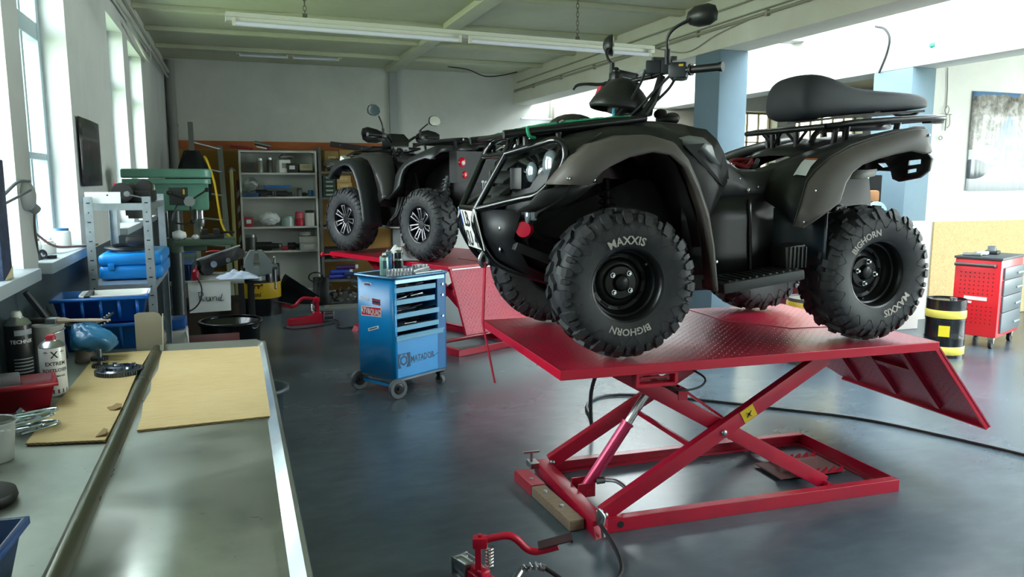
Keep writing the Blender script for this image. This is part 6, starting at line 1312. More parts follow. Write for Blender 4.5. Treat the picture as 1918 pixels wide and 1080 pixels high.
DB = mat('drum_black', '17191c', .25, .2, coat=.3); DY = mat('drum_yellow', 'c9a51c', .4)
D1 = drum('black oil drum with a yellow band in front of the white shelf', (.265, 9.72, 0), .215, .60, DY, DB, .335, .67, [('eni', .075, .44, rad(-107), )])
m_ = MB(); c_ = D1; rr = .215 * 1.033
for pts in ([(-.06, .035), (.05, .035), (.05, .02), (-.06, .02)], [(-.04, .02), (-.02, .02), (-.02, -.01), (-.04, -.01)], [(.01, .02), (.03, .02), (.03, -.01), (.01, -.01)], [(.05, .04), (.075, .05), (.075, .03), (.05, .02)], [(.04, .05), (.055, .065), (.06, .05)]):
    m_.prism(pts, (rr * math.cos(rad(-107)), rr * math.sin(rad(-107)), .60 * .57), (-math.sin(rad(-107)), math.cos(rad(-107)), 0), (0, 0, 1), (math.cos(rad(-107)) * .002, math.sin(rad(-107)) * .002, 0))
m_.build('dog_emblem', mat('emblem_maroon', '4a1515', .5), D1)
# floor debris beneath the shelf
o = thing('fender_panel', 'curved black plastic fender lying on the floor beside the drum', 'fender', (.70, 9.95, .0), .2); m_ = MB(); m_.loft([[(-.22 + .42 * v, -.10 + .2 * math.cos(u * 2.6) * (1 - .4 * v), .02 + (.46 - .30 * v) * math.sin(.1 + u * 1.4)) for u in [k / 10 for k in range(11)]] for v in [k / 8 for k in range(9)]]); m_.build('fender_shell', mat('fender_black', '2a3034', .3), o, smooth=60, solid=.005)
o = thing('mudguard', 'second black mudguard standing against the grey shelf on the floor', 'fender', (.98, 9.98, 0), -.2); m_ = MB(); m_.loft([[(-.10 + .2 * u, .05 * math.sin(u * 5) + .1 * v, .01 + .36 * v) for u in [k / 6 for k in range(7)]] for v in (0, .4, .8, 1)]); m_.build('mudguard_shell', mat('mudguard_dark', '2b2f2e', .6), o, smooth=60, solid=.006)
o = thing('coiled_strap', 'coiled black strap hung over the fender beside the drum', 'strap', (.93, 10.02, .33)); m_ = MB(); m_.tube([(.09 * math.cos(k * .3), .03 * math.sin(k), .05 + .06 * math.sin(k * .3)) for k in range(43)], .008, 6); m_.build('strap_loop', BLK, o)
def heap(name, label, loc, n, size, mats):
    T = thing(name, label, name.replace('_', ' '), loc)
    mb = MB()
    for k in range(n):
        mb.mi = k % len(mats); p = V((random.uniform(-1, 1) * size[0], random.uniform(-1, 1) * size[1], .02 + abs(random.gauss(0, .5)) * size[2])); L = random.uniform(.05, .16)
        d = V((random.uniform(-1, 1), random.uniform(-1, 1), random.uniform(-.15, .3))).normalized() * L
        if k % 3: mb.tube([p, p + d * .5 + V((0, 0, .01)), p + d], random.uniform(.008, .022), 7)
        else: mb.box(p + V((0, 0, .02)), (L, L * .6, .04), MX.Rotation(random.uniform(0, 3), 4, 'Z') @ MX.Rotation(random.uniform(-.4, .4), 4, 'X'), bev=.004)
    o = mb.build('heap_body', mats, T); T['kind'] = 'stuff'; return T
heap('parts_heap', 'heap of dark plastic and metal vehicle parts on the floor under the grey shelf', (1.55, 10.25, 0), 46, (.42, .28, .2), [DARK, mat('part_grey', '3c3f3c', .6), mat('part_dull', '5b5a54', .6)])
m_ = MB(); m_.box((1.3, 9.85, .01), (.75, .25, .02)); m_.box((1.3, 9.85, .028), (.6, .06, .02)); tag(m_.build('floor_plank', mat('plank_grey', '6b6d67', .7)), 'grey plank lying on the floor in front of the parts heap', 'plank')

# ------------------------------------------------------------------ boards on the far wall, white shelf, grey shelf
m_ = MB(); m_.box((.70, 11.485, 2.075), (2.96, .022, .11)); tag(m_.build('wall_board', ORNG), 'long orange board fixed along the far wall above the shelves', 'board')
m_ = MB(); m_.box((.70, 11.487, 1.01), (2.96, .02, 2.01)); tag(m_.build('wall_panel', PLYW), 'ochre board covering the lower far wall behind the shelves', 'board')
WS = thing('shelf_unit', 'white open shelf unit with five bays against the far wall', 'shelf unit', (.58, 11.15, 0))
for x in (-.49, .49): m_ = MB(); m_.box((x, 0, .995), (.024, .34, 1.99)); m_.build('side_panel', WHTP, WS)
for z in (1.978, 1.685, 1.365, .962, .635, .10): m_ = MB(); m_.box((0, 0, z), (.955, .33, .024)); m_.build('shelf', WHTP, WS)
m_ = MB(); m_.box((0, .165, .995), (.98, .006, 1.97)); m_.build('back_panel', mat('shelf_back', 'b9bcb4', .5), WS)
GSF = thing('steel_shelf', 'grey steel shelf unit behind the far quad, beside the white shelf', 'shelf unit', (1.75, 11.08, 0))
for x in (-.64, .64):
    for y in (-.22, .22): m_ = MB(); m_.box((x, y, 1.02), (.035, .035, 2.04)); m_.build('post', GALK, GSF)
for z in (1.70, 1.355, .955, .50, .215): m_ = MB(); m_.box((0, 0, z), (1.26, .46, .028)); m_.build('shelf', GALK, GSF)
def item(kind, label, cat, loc, size, m, rz=0, m2=None, group=None):
    T = thing(kind, label, cat, loc, rz, group); w, d, h = size; mb = MB()
    if kind in ('rag_bundle', 'polythene_bag'): T.location.z += .014
    if kind in ('jar', 'tin', 'cup', 'canister'):
        r = w / 2; mb.lathe([(0, 0), (r, 0), (r, h * .82), (r * .85, h * .86)] + [(r * .85, h * .86), (0, h * .86)], n=18); mb.build(kind + '_body', m, T); mb = MB(); mb.lathe([(0, h * .84), (r * .92, h * .84), (r * .92, h), (0, h)], n=18); mb.build('lid', m2 or STEEL, T)
    elif kind in ('rag_bundle', 'polythene_bag'):
        mb.sphere((0, 0, h / 2), 1, (w / 2, d / 2, h / 2), 18)
        for v in mb.bm.verts: v.co += V((random.uniform(-1, 1), random.uniform(-1, 1), 0)) * .012 + V((0, 0, .012 * math.sin(v.co.x * 90)))
        mb.build('bundle_body', m, T)
        mb = MB(); mb.tube([(-w * .4, -d * .42, h * .3), (0, -d * .52, h * .55), (w * .4, -d * .42, h * .35)], .006, 6, sub=4); mb.build('fold', m2 or m, T)
    elif kind == 'cable_coil':
        mb.tube([(w * .42 * math.cos(k * .5), d * .4 * math.sin(k * .5), h * .15 + h * .7 * (k % 7) / 7) for k in range(50)], .009, 6); mb.build('coil_body', m, T)
    elif kind in ('power_tool', 'pump_part'):
        mb.cyl((-w * .5, 0, h * .45), (w * .1, 0, h * .45), h * .4, n=16); mb.cyl((w * .1, 0, h * .45), (w * .5, 0, h * .4), h * .28, h * .2, n=14); mb.box((-w * .1, 0, h * .2), (w * .4, d * .5, h * .38), bev=h * .06); mb.build('tool_body', m, T)
        mb = MB(); mb.cyl((w * .38, 0, h * .41), (w * .46, 0, h * .41), h * .3, n=14); mb.build('collar', m2 or STEEL, T)
    else:
        mb.box((0, 0, h / 2), (w, d, h), bev=min(w, h) * .04); mb.build(kind + '_body', m, T)
        mb = MB(); mb.box((0, -d / 2 - .001, h * .55), (w * .55, .003, h * .4)); mb.build('label', m2 or mat('label_grey', 'b9bcbb', .5), T)
    return T
CJ = mat('jar_clear', '8f948c', .2, .2); KR = mat('carton_kraft', 'a98c58', .8)
S5, S4, S3, S2 = 1.699, 1.379, .976, .649
item('carton', 'brown dark box in the upper bay of the white shelf, beside the jars', 'box', (.215, 11.05, S5), (.20, .2, .13), mat('box_umber', '4a3d28', .7), 0, mat('box_navy', '1e3346', .6))
item('jar', 'screw jar standing next to the brown box in the white shelf', 'jar', (.345, 11.04, S5), (.085, .085, .19), CJ)
item('jar', 'taller dark jar standing free in the upper bay of the white shelf', 'jar', (.475, 11.04, S5), (.075, .075, .2), mat('jar_dark', '4e524d', .3, .3))
item('carton', 'white opened carton in the upper bay of the white shelf', 'box', (.64, 11.07, S5), (.15, .2, .17), WHT, .25, mat('carton_grey', '8c8d88', .7))
item('carton', 'white and black box in the upper bay of the white shelf', 'box', (.755, 11.02, S5), (.13, .14, .125), mat('box_black', '23272a', .5), 0, WHT)
item('polythene_bag', 'crumpled foil bag lying on the white cartons of the white shelf', 'bag', (.70, 11.08, S5 + .172), (.22, .16, .06), mat('foil', '8e8f8b', .3, .6))
item('carton', 'tan cushion like box at the end of the upper bay of the white shelf', 'box', (.94, 11.06, S5 + .03), (.17, .18, .085), mat('tan_foam', 'a39a7c', .8), 0, mat('tan_dark', '8b8264', .8))
item('carton', 'flat black box under the tan box on the white shelf', 'box', (.94, 11.06, S5), (.18, .2, .03), INK, 0, DARK)
item('polythene_bag', 'clear bubble shaped bag in the second bay of the white shelf', 'bag', (.22, 11.08, S4 + .05), (.20, .16, .19), mat('film_grey', '9aa19b', .25, alpha=.6))
item('carton', 'flat blue case at the end of the second bay of the white shelf', 'case', (.21, 11.05, S4), (.20, .24, .05), mat('case_steel_blue', '1d4f78', .5), 0, mat('case_navy', '163a58', .5))
item('pump_part', 'black machine part lying in the second bay of the white shelf', 'machine part', (.40, 11.04, S4), (.24, .2, .11), DARK)
item('carton', 'blue folder leaning in the second bay of the white shelf', 'folder', (.56, 11.09, S4 + .11), (.34, .2, .04), mat('folder_blue', '1f6cab', .5), 0, mat('folder_blue2', '1a5f99', .5))
item('power_tool', 'dark drill lying under the blue folder on the white shelf', 'power tool', (.66, 11.02, S4), (.24, .16, .09), mat('tool_dark', '2b2d2d', .4))
item('canister', 'small bottle with a pump cap in the second bay of the white shelf', 'bottle', (.845, 11.02, S4), (.07, .07, .11), mat('bottle_dull', '5d615b', .4), 0, DARK)
item('pump_part', 'round black fitting beside the small bottle on the white shelf', 'fitting', (.92, 11.04, S4), (.09, .08, .06), DARK)
item('cup', 'blue plastic cup in the second bay of the white shelf', 'cup', (.995, 11.04, S4), (.075, .075, .085), mat('cup_blue', '24618f', .4), 0, mat('cup_blue2', '1d5580', .4))
item('carton', 'red and white packet in the third bay of the white shelf', 'packet', (.17, 11.05, S3), (.11, .12, .13), mat('packet_red', 'a02a38', .5), 0, WHT)
item('rag_bundle', 'stack of folded white rags in the third bay of the white shelf', 'rags', (.44, 11.06, S3 + .004), (.27, .22, .17), WHTC, 0, RAG)
item('tin', 'pale green tin bucket with wire handle in the third bay of the white shelf', 'bucket', (.68, 11.05, S3), (.17, .17, .135), mat('tin_pale', 'a8bab4', .35, .3), 0, mat('tin_pale2', '8fa19b', .35, .4))
item('cup', 'red can standing on the white shelf, beside the white bottle', 'can', (.835, 11.04, S3), (.115, .115, .105), mat('can_red', 'b3142c', .4), 0, mat('can_red2', '9c1026', .4))
item('cup', 'red and white can stacked on the red can of the white shelf', 'can', (.835, 11.04, S3 + .107), (.105, .105, .085), mat('can_redwhite', 'c8505c', .4), 0, mat('can_red3', 'c01630', .4))
item('canister', 'square white bottle at the end of the third bay of the white shelf', 'bottle', (.97, 11.04, S3), (.13, .12, .21), WHT, 0, mat('cap_dark', '2d2f30', .5))
item('tin', 'grey metal pot at the end of the lowest filled bay of the white shelf', 'pot', (.19, 11.06, S2), (.15, .15, .22), mat('pot_grey', '5a5f5a', .4, .4))
item('power_tool', 'black cylindrical motor lying in the lowest filled bay of the white shelf', 'motor', (.42, 11.04, S2), (.34, .16, .14), mat('motor_black', '1d2120', .35))
item('power_tool', 'small red gripped tool beside the black motor on the white shelf', 'power tool', (.65, 11.02, S2), (.12, .08, .06), mat('tool_red', 'a3122c', .4))
item('pump_part', 'black clamp tool in the lowest filled bay of the white shelf', 'clamp', (.75, 11.04, S2), (.17, .12, .12), DARK)
item('carton', 'lower of two flat grey boxes in the white shelf', 'box', (.935, 11.05, S2), (.235, .24, .095), mat('box_grey', '8f9088', .6), 0, mat('box_grey2', '9a9b93', .6))
item('carton', 'upper of two flat grey boxes in the white shelf', 'box', (.935, 11.05, S2 + .097), (.235, .24, .09), mat('box_grey', '8f9088', .6), -.04, mat('box_grey2', '9a9b93', .6))
item('cable_coil', 'coiled pale cable lying on the flat grey boxes of the white shelf', 'cable coil', (.90, 11.03, S2 + .19), (.17, .14, .06), mat('cable_pale', 'a3a49c', .5))
o = thing('rivet_gun', 'red handled tool lying on top of the white shelf', 'hand tool', (.14, 11.06, 1.992)); m_ = MB(); m_.bar((-.16, 0, .05), (.12, -.05, .022), .03, .035, bev=.01); m_.build('red_handle', mat('handle_red', '8f1228', .45), o); m_ = MB(); m_.cyl((.15, -.02, .10), (.36, -.04, .055), .028, .022, n=14); m_.bar((.17, -.03, .05), (.32, -.05, .02), .012, .012); m_.build('tool_barrel', STEEL, o); m_ = MB(); m_.box((.33, -.05, .022), (.06, .04, .04), bev=.008); m_.build('tool_grip', mat('handle_red', '8f1228', .45), o)
# grey shelf goods
item('polythene_bag', 'heap of clear bagged small parts on the upper board of the grey shelf', 'bag', (1.34, 11.0, 1.716), (.34, .3, .16), mat('bag_parts', '77756f', .3, .3), 0, mat('bag_light', 'b4b4b0', .3))
item('pump_part', 'dark parts lying on the upper board of the grey shelf', 'machine part', (1.53, 10.98, 1.716), (.2, .2, .12), DARK)
for k in range(5): item('carton', 'dark green carton stacked in the second bay of the grey shelf', 'box', (1.228, 10.98, 1.371 + k * .058), (.17, .3, .056), mat('carton_green', '25322a', .6), 0, mat('label_mint', '7e9284', .6), 'dark green cartons in the grey shelf')
for k, (w, rz) in enumerate(((.19, 0), (.2, .03), (.19, -.02))): item('carton', ('lowest', 'middle', 'topmost')[k] + ' of three kraft boxes stacked in the grey shelf', 'box', (1.425, 10.98, 1.371 + k * .097), (w, .3, .095), KR, rz, mat('tape', 'b89d68', .6))
item('polythene_bag', 'clear bag beside the kraft boxes of the grey shelf', 'bag', (1.58, 10.93, 1.371), (.16, .2, .08), mat('bag_light', 'b4b4b0', .3))
item('polythene_bag', 'clear bagged parts in the middle bay of the grey shelf', 'bag', (1.31, 10.96, .971), (.28, .3, .16), mat('bag_light', 'b4b4b0', .3), 0, mat('bag_parts', '77756f', .3, .3))
item('pump_part', 'black bracket parts in the fourth bay of the grey shelf', 'machine part', (1.30, 10.98, .516), (.3, .26, .20), DARK)
item('polythene_bag', 'crumpled clear film in the fourth bay of the grey shelf', 'bag', (1.55, 10.90, .516), (.24, .2, .12), mat('bag_light', 'b4b4b0', .3))
for k, (x, z) in enumerate(((1.19, 0), (1.22, .065), (1.30, .13), (1.42, .03))):
    m_ = MB(); L_ = .26; o = thing('cartridge_tube', ('lowest blue grease cartridge', 'second blue cartridge up', 'topmost blue red cartridge', 'cartridge lying crosswise with a white end')[k] + ' in the bottom bay of the grey shelf', 'cartridge', (x, 10.96, .231 + z), (.12, .05, -.03, -.6)[k]); m_.cyl((0, 0, .033), (L_, 0, .033), .032, n=18); m_.build('tube_body', mat('tube_blue%d' % k, ('2a2f9a', '22409c', '4a2a60', '3a4a78')[k], .4), o); m_ = MB(); m_.cyl((L_, 0, .033), (L_ + .04, 0, .033), .033, n=18); m_.build('tube_cap', WHT, o)
for k, x in enumerate((1.30, 1.50, 1.70)): item('carton', ('first', 'second', 'third')[k] + ' tan carton from the white shelf on top of the grey shelf boards', 'box', (x, 11.16, 1.716), (.19, .16, (.28, .30, .26)[k]), mat('carton_tan', '94794a', .8), 0, mat('tape', 'b89d68', .6))
o = thing('chain_saw_bar', 'long black bar shaped part lying across the cartons on the grey shelf', 'bar', (1.62, 11.12, 2.02), 0); m_ = MB(); m_.bar((-.33, 0, .075), (.33, 0, -.005), .03, .075, up=(0, -1, 0) if False else (0, 0, 1), bev=.006); m_.build('bar_body', mat('bar_dark', '2a2020', .5), o); m_ = MB(); m_.sphere((-.2, -.02, .06), .01, n=8); m_.sphere((.1, -.02, .02), .01, n=8); m_.build('bar_stud', STEEL, o)
o = thing('charger', 'black upright charger on the cartons at the post', 'charger', (2.05, 11.14, 1.716)); m_ = MB(); m_.box((.03, 0, .2), (.05, .12, .40), bev=.02); m_.build('charger_body', DARK, o); m_ = MB(); m_.box((-.04, -.02, .24), (.09, .06, .12), bev=.004); m_.build('charger_box', KR, o)
# ------------------------------------------------------------------ lamps
def tube_lamp(label, p0, p1, chains=(), troffer=.16):
    T = thing('fluorescent_lamp', label, 'lamp', (0, 0, 0)); p0, p1 = V(p0), V(p1); d = (p1 - p0).normalized()
    m_ = MB(); m_.bar(p0, p1, troffer * .55, .055, bev=.004); m_.bar(p0 + V((0, -.05, -.002)), p1 + V((0, -.05, -.002)), .03, .004); hs = m_.build('lamp_housing', mat('lamp_housing', 'c9cbbd', .45), T)
    mid = (p0 + p1) / 2
    for a, b_ in ((p0 + d * .05, mid - d * .04), (mid + d * .04, p1 - d * .05)):
        m_ = MB(); m_.cyl(a + V((0, -.055, -.045)), b_ + V((0, -.055, -.045)), .0165, n=14); m_.build('tube', mat('tube_white', 'd6d8e2', .2), T)
        for e in (a, b_): m_ = MB(); m_.box(e + V((0, -.055, -.035)), (.022, .034, .055), bev=.004); m_.build('tube_holder', mat('holder_pale', 'c7c4b4', .5), T)
    for x_ in chains:
        c = p0.lerp(p1, x_); m_ = MB(); z = c.z + .045
        m_.box(c + V((0, 0, .035)), (.03, .02, .05))
        k = 0
        while z < 3.19:
            a = .011; pl_ = (1, 0, 0) if k % 2 else (0, 1, 0); u = V(pl_)
            m_.tube([V((c.x, c.y, z + .018)) + u * (a * math.cos(t_)) + V((0, 0, .020 * math.sin(t_))) for t_ in [2 * PI * q / 8 for q in range(8)]], .0028, 5, closed=True); z += .032; k += 1
        m_.build('hanging_chain', mat('chain_steel', '5c5a4e', .5, .5), T)
    return T
tube_lamp('long double fluorescent lamp hanging on chains across the room', (.0, 5.50, 2.64), (3.24, 5.72, 2.64), (.155, .79), .17)
L2 = tube_lamp('bare fluorescent lamp fixed under the ceiling by the far wall', (.10, 10.45, 3.168), (1.39, 10.43, 3.168), (), .12)
for k in range(4): m_ = MB(); m_.box((.28 + k * .3, 10.44, 3.132), (.17, .05, .03), bev=.004); m_.build('ballast', mat('ballast_dark', '3f3d33', .5, .3) if k % 2 == 0 else WHT, L2)
m_ = MB(); m_.tube([(4.22, 11.43, 2.535), (5.28, 11.43, 2.535)], .017, 10); tag(m_.build('wall_tube', mat('tube_white', 'd6d8e2', .2)), 'white tube fixed level on the far wall behind the near quad', 'tube')
m_ = MB(); m_.bar((4.10, 8.5, 2.70), (4.10, 7.05, 2.72), .03, .06); m_.bar((4.09, 8.5, 2.645), (4.09, 7.1, 2.66), .02, .02); o = tag(m_.build('beam_lamp', mat('lamp_housing', 'c9cbbd', .45), None, (-.012, 0, 0.06)), 'slim lamp fixed along the side of the ceiling beam behind the quad mirrors', 'lamp')
hose('dark loose wire drooping from the ceiling at the far wall', [(2.95, 11.0, 3.198), (3.25, 11.0, 3.17), (3.5, 11.0, 3.09), (3.75, 11.0, 3.11), (4.0, 11.0, 3.17)], .008, name='wire', cat='wire')
for xx in (4.75,): m_ = MB(); m_.box((xx, 11.46, 1.6), (.05, .07, 3.2)); struct(m_.build('trim_20', mat('post_pale', 'c4c4bd', .6)))
for i, z in enumerate((2.60, 2.32)): m_ = MB(); m_.box((6.2, 11.30, z), (3.0, .10, .24), bev=.01); struct(m_.build('trim_%d' % (21 + i), mat('ledge_pale', 'bdb6a9', .6)))
hose('pale pipe running slanted along the far end of the second bay', [(4.9, 9.0, 2.52), (6.4, 10.8, 2.72)], .025, mat('pipe_white', 'b9b9ae', .5), 1, 'ceiling_pipe', 'pipe')
hose('black cable hanging from the roof light down the bright beam', [(6.60, 6.84, 3.24), (6.585, 6.70, 3.19), (6.585, 6.62, 3.08), (6.60, 6.66, 2.93), (6.60, 6.75, 2.74)], .012, name='cable', cat='cable')
o = thing('wall_hanger', 'small wire hanger with hooks on a cord on the white wall beside the blue column', 'hanger', (7.57, 6.74, 0)); m_ = MB(); m_.tube([(-.01, 0, 2.84), (.01, 0, 2.6), (.015, 0, 2.40)], .005, 6); m_.tube([(.015 + .03 * math.cos(t_), -.01, 2.38 + .045 * math.sin(t_)) for t_ in [q * PI / 8 for q in range(16)]], .004, 6, closed=True); m_.cyl((-.07, -.01, 2.33), (.09, -.01, 2.33), .004, n=8); m_.tube([(.01, -.01, 2.33), (.01, -.01, 2.15)], .006, 6); m_.tube([(.06, -.01, 2.33), (.07, -.01, 2.22), (.03, -.01, 2.18)], .004, 6, sub=3); m_.tube([(-.05 + .025 * math.cos(t_), -.01, 2.07 + .02 * math.sin(t_)) for t_ in [q * PI / 6 for q in range(12)]], .004, 6, closed=True); m_.build('hanger_wire', mat('hanger_grey', '6c665c', .5), o)
m_ = MB(); m_.box((6.612, 6.1, 2.93), (.01, .06, .035)); m_.sphere((6.608, 6.1, 2.93), .025, (.4, 1, 1), 12); tag(m_.build('beam_hook', mat('hook_green', '2f8f73', .4)), 'small green fitting on the bright roof beam above the saddle', 'fitting')

# ------------------------------------------------------------------ posters
def m_poster():
    m = bpy.data.materials.new('mountain_poster'); m.use_nodes = True; t = NT(m); b = t.n['Principled BSDF']
    v = t.coord('Generated', (1.35, 0, 1)); s = t.new('ShaderNodeSeparateXYZ'); t.link(t.coord('Generated'), s.inputs[0]); x, z = s.outputs[0], s.outputs[2]
    n1 = t.noise(v, 7, 6, .65, .4); n2 = t.noise(v, 3, 5, .6)
    rock = t.ramp(n1, [(.36, '56544f'), (.5, '8f8c88'), (.6, 'b5b4b2'), (.7, '6a6966')])
    hgt = t.math('ADD', t.math('MULTIPLY_ADD', n2, .30, .80), t.math('MULTIPLY', x, .06)); sky = t.math('GREATER_THAN', z, hgt)
    c = t.mix(sky, rock, srgb('5d85b4'))
    sl = t.math('LESS_THAN', z, t.math('ADD', t.math('MULTIPLY_ADD', n2, .12, .36), t.math('MULTIPLY', x, .22))); c = t.mix(sl, c, srgb('d4d8dc'))
    dk = t.math('LESS_THAN', t.math('ADD', t.math('POWER', t.math('DIVIDE', t.math('SUBTRACT', x, .05), .16), 2.0), t.math('POWER', t.math('DIVIDE', t.math('SUBTRACT', z, .22), .10), 2.0)), 1.0); c = t.mix(dk, c, srgb('50575e'))
    bl = t.math('MULTIPLY', t.math('GREATER_THAN', t.math('ADD', x, t.math('MULTIPLY', z, -.2)), .16), t.math('MULTIPLY', t.math('GREATER_THAN', z, .24), t.math('LESS_THAN', t.math('ADD', z, t.math('MULTIPLY', t.math('ABSOLUTE', t.math('SUBTRACT', x, .40)), 1.6)), .78))); c = t.mix(bl, c, t.ramp(n1, [(.4, '5f748f'), (.6, '8397ad')]))
    t.link(c, b.inputs['Base Color']); b.inputs['Roughness'].default_value = .28
    w = t.noise(t.coord('Generated', (3, 1, .6)), 3, 2); t.link(t.bump(w, .35, .05), b.inputs['Normal']); return m
m_ = MB(); m_.grid(lambda u, v: (7.965 + 1.5 * u, 6.735 - .006 * math.sin(u * 9), 1.478 + 1.122 * v), 24, 4); tag(m_.build('wall_poster', m_poster(), solid=.003), 'large black and white mountain poster with a blue tent on the white wall', 'poster')
def m_dark_poster():
    m = bpy.data.materials.new('dark_poster'); m.use_nodes = True; t = NT(m); b = t.n['Principled BSDF']
    n = t.noise(t.coord('Object', (1, 3, 3)), 4, 6, .75, 2.5); t.link(t.ramp(n, [(.35, '131a22'), (.5, '22303c'), (.6, '5a4434'), (.68, '8d9299'), (.74, '1e2a35')]), b.inputs['Base Color']); b.inputs['Roughness'].default_value = .3; return m
m_ = MB(); m_.grid(lambda u, v: (-.785 + .006 * math.sin(u * 3), 4.87 + .68 * u, 1.565 + .382 * v), 8, 3); tag(m_.build('wall_picture', m_dark_poster(), solid=.003), 'dark glossy poster on the window wall between two windows', 'poster')
m_ = MB(); m_.box((8.4, 6.738, .57), (1.75, .018, 1.11)); tag(m_.build('chip_board_panel', OSB), 'chip board sheet on the lower white wall under the mountain poster', 'board')

# ------------------------------------------------------------------ window sill goods and wiring
o = thing('junction_box', 'white rounded junction box wired to the pillar between the front windows', 'junction box', (-.79, 3.63, 1.535)); m_ = MB(); m_.sphere((0, 0, 0), .065, (.5, 1, .9), 18); m_.build('box_body', mat('junction_grey', 'a9adab', .5), o); m_ = MB(); m_.cyl((0, .02, -.03), (.02, .05, -.06), .02, n=10); m_.build('cable_gland', mat('gland_grey', '83878a', .5), o)
hose('twin grey wires slung from the window to the junction box', [(-.82, 2.9, 1.50), (-.80, 3.2, 1.52), (-.78, 3.45, 1.59), (-.77, 3.6, 1.595)], .006, mat('wire_grey', '5d6066', .5), name='wire', cat='wire')
hose('second grey wire slung under the first to the junction box', [(-.82, 2.9, 1.46), (-.79, 3.3, 1.515), (-.76, 3.56, 1.56)], .005, mat('wire_grey', '5d6066', .5), name='wire', cat='wire')
hose('brown wire hanging from the junction box down to the window sill', [(-.775, 3.67, 1.48), (-.79, 3.72, 1.42), (-.80, 3.78, 1.30), (-.80, 3.80, 1.26)], .005, mat('wire_brown', '5c5550', .5), name='wire', cat='wire')
hose('red brown cable trailing over the window sill edge', [(-.88, 4.05, 1.38), (-.82, 4.2, 1.29), (-.77, 4.5, 1.262), (-.745, 4.7, 1.25), (-.74, 4.9, 1.24)], .006, mat('wire_rust', '7a5a56', .5), name='cable', cat='cable')
SLZ = 1.251
for nm, lb, cat, loc, r, h, m, m2 in (('glass_jar', 'clear glass jar on the window sill', 'jar', (-.86, 3.98, SLZ), .035, .09, mat('jar_glass', 'b4c0c4', .1, alpha=.5), STEEL), ('white_jar', 'white jar with a blue lid on the window sill', 'jar', (-.86, 4.60, SLZ), .045, .10, WHT, mat('cup_blue', '24618f', .4)), ('white_box', 'small white tub on the sill, between two jars', 'tub', (-.87, 4.25, SLZ), .05, .06, WHT, WHT)):
    o = thing(nm, lb, cat, loc); m_ = MB(); m_.lathe([(0, 0), (r, 0), (r, h * .8), (r * .75, h * .9), (0, h * .9)], n=20); m_.build('jar_body', m, o); m_ = MB(); m_.lathe([(0, h * .88), (r * .8, h * .88), (r * .8, h), (0, h)], n=20); m_.build('jar_lid', m2, o)
o = thing('bearing_ring', 'dark bearing standing on edge on the window sill', 'bearing', (-.815, 3.92, SLZ + .022)); m_ = MB(); m_.lathe([(.012, -.008), (.022, -.008), (.022, .008), (.012, .008), (.012, -.008)], ax=(.8, -.6, .2), n=24); m_.build('bearing_race', mat('bearing_dark', '2b3038', .3, .6), o)
o = thing('bearing_ring', 'dark bearing lying flat on the window sill edge', 'bearing', (-.79, 3.97, SLZ)); m_ = MB(); m_.lathe([(.012, 0), (.024, 0), (.024, .014), (.012, .014), (.012, 0)], n=24); m_.build('bearing_race', mat('bearing_dark', '2b3038', .3, .6), o)
o = thing('red_ball_knob', 'red round knob lying on the sill at the picture edge', 'knob', (-.86, 3.33, SLZ + .035)); m_ = MB(); m_.sphere((0, 0, 0), .036, n=18); m_.build('knob_body', mat('knob_red', 'c83048', .4), o); m_ = MB(); m_.cyl((0, 0, -.034), (0, -.02, .0), .012, n=10); m_.build('knob_bush', STEEL, o)
o = thing('oil_carton', 'dark blue printed carton standing on the first window sill', 'carton', (-.84, 3.18, SLZ)); m_ = MB(); m_.box((0, 0, .21), (.14, .12, .42), bev=.004); m_.build('carton_body', mat('carton_night', '1d2740', .5, dirt=('49607e', 30, .5)), o); m_ = MB(); m_.prism([(-.07, 0), (.07, 0), (.07, .03), (-.07, .0)], (0, .0605, .0), (1, 0, 0), (0, 0, 1), (0, .001, 0)); m_.prism([(-.06, 0), (.06, .04), (.06, 0)], (.0705, 0, .0), (0, 1, 0), (0, 0, 1), (.001, 0, 0)); m_.build('carton_flash', mat('carton_cream', 'd8c8a0', .5), o)

# ------------------------------------------------------------------ the side by the white wall
RC_ = thing('tool_cabinet', 'red wheeled tool cabinet with a perforated side and grey drawers', 'tool cabinet', (6.97, 5.56, 0), rad(22.1))
CR = mat('cabinet_red', 'd0202a', .35); CG = mat('drawer_grey', '59646a', .4); w_, d_, z0, z1 = .65, .40, .11, .85
m_ = MB(); m_.box((0, 0, (z0 + z1) / 2), (w_, d_, z1 - z0), bev=.012); m_.build('cabinet_body', CR, RC_)
for k in range(4): m_ = MB(); h_ = (.12, .155, .16, .20)[k]; zz = .78 - sum((.12, .155, .16, .20)[:k]) - h_ / 2; m_.box((.03, -d_ / 2 - .008, zz), (w_ - .09, .016, h_ - .006), bev=.003); dr = m_.build('drawer', CG, RC_); m_ = MB(); m_.box((.20, -d_ / 2 - .022, zz - h_ * .1), (.18, .012, .018), bev=.003); m_.build('handle', mat('handle_pale', '9fb0b0', .3, .5), dr)
m_ = MB(); m_.box((0, 0, .862), (w_ + .02, d_ + .02, .024), bev=.006); m_.build('top_mat', mat('cabinet_top', '343a3c', .5), RC_)
m_ = MB(); m_.tube([(-w_ / 2 - .005, -d_ / 2 + .05, .80), (-w_ / 2 - .06, -d_ / 2 + .04, .80), (-w_ / 2 - .06, d_ / 2 - .02, .80), (-w_ / 2 - .005, d_ / 2 - .03, .80)], .018, 10); m_.build('push_handle', mat('handle_dark', '3f3634', .4), RC_)
m_ = MB()
for i in range(8):
    for j in range(13):
        if 6 <= j <= 7: continue
        m_.cyl((-w_ / 2 - .001, -d_ / 2 + .06 + i * .04, .72 - j * .04), (-w_ / 2 - .002, -d_ / 2 + .06 + i * .04, .72 - j * .04), .006, n=8)
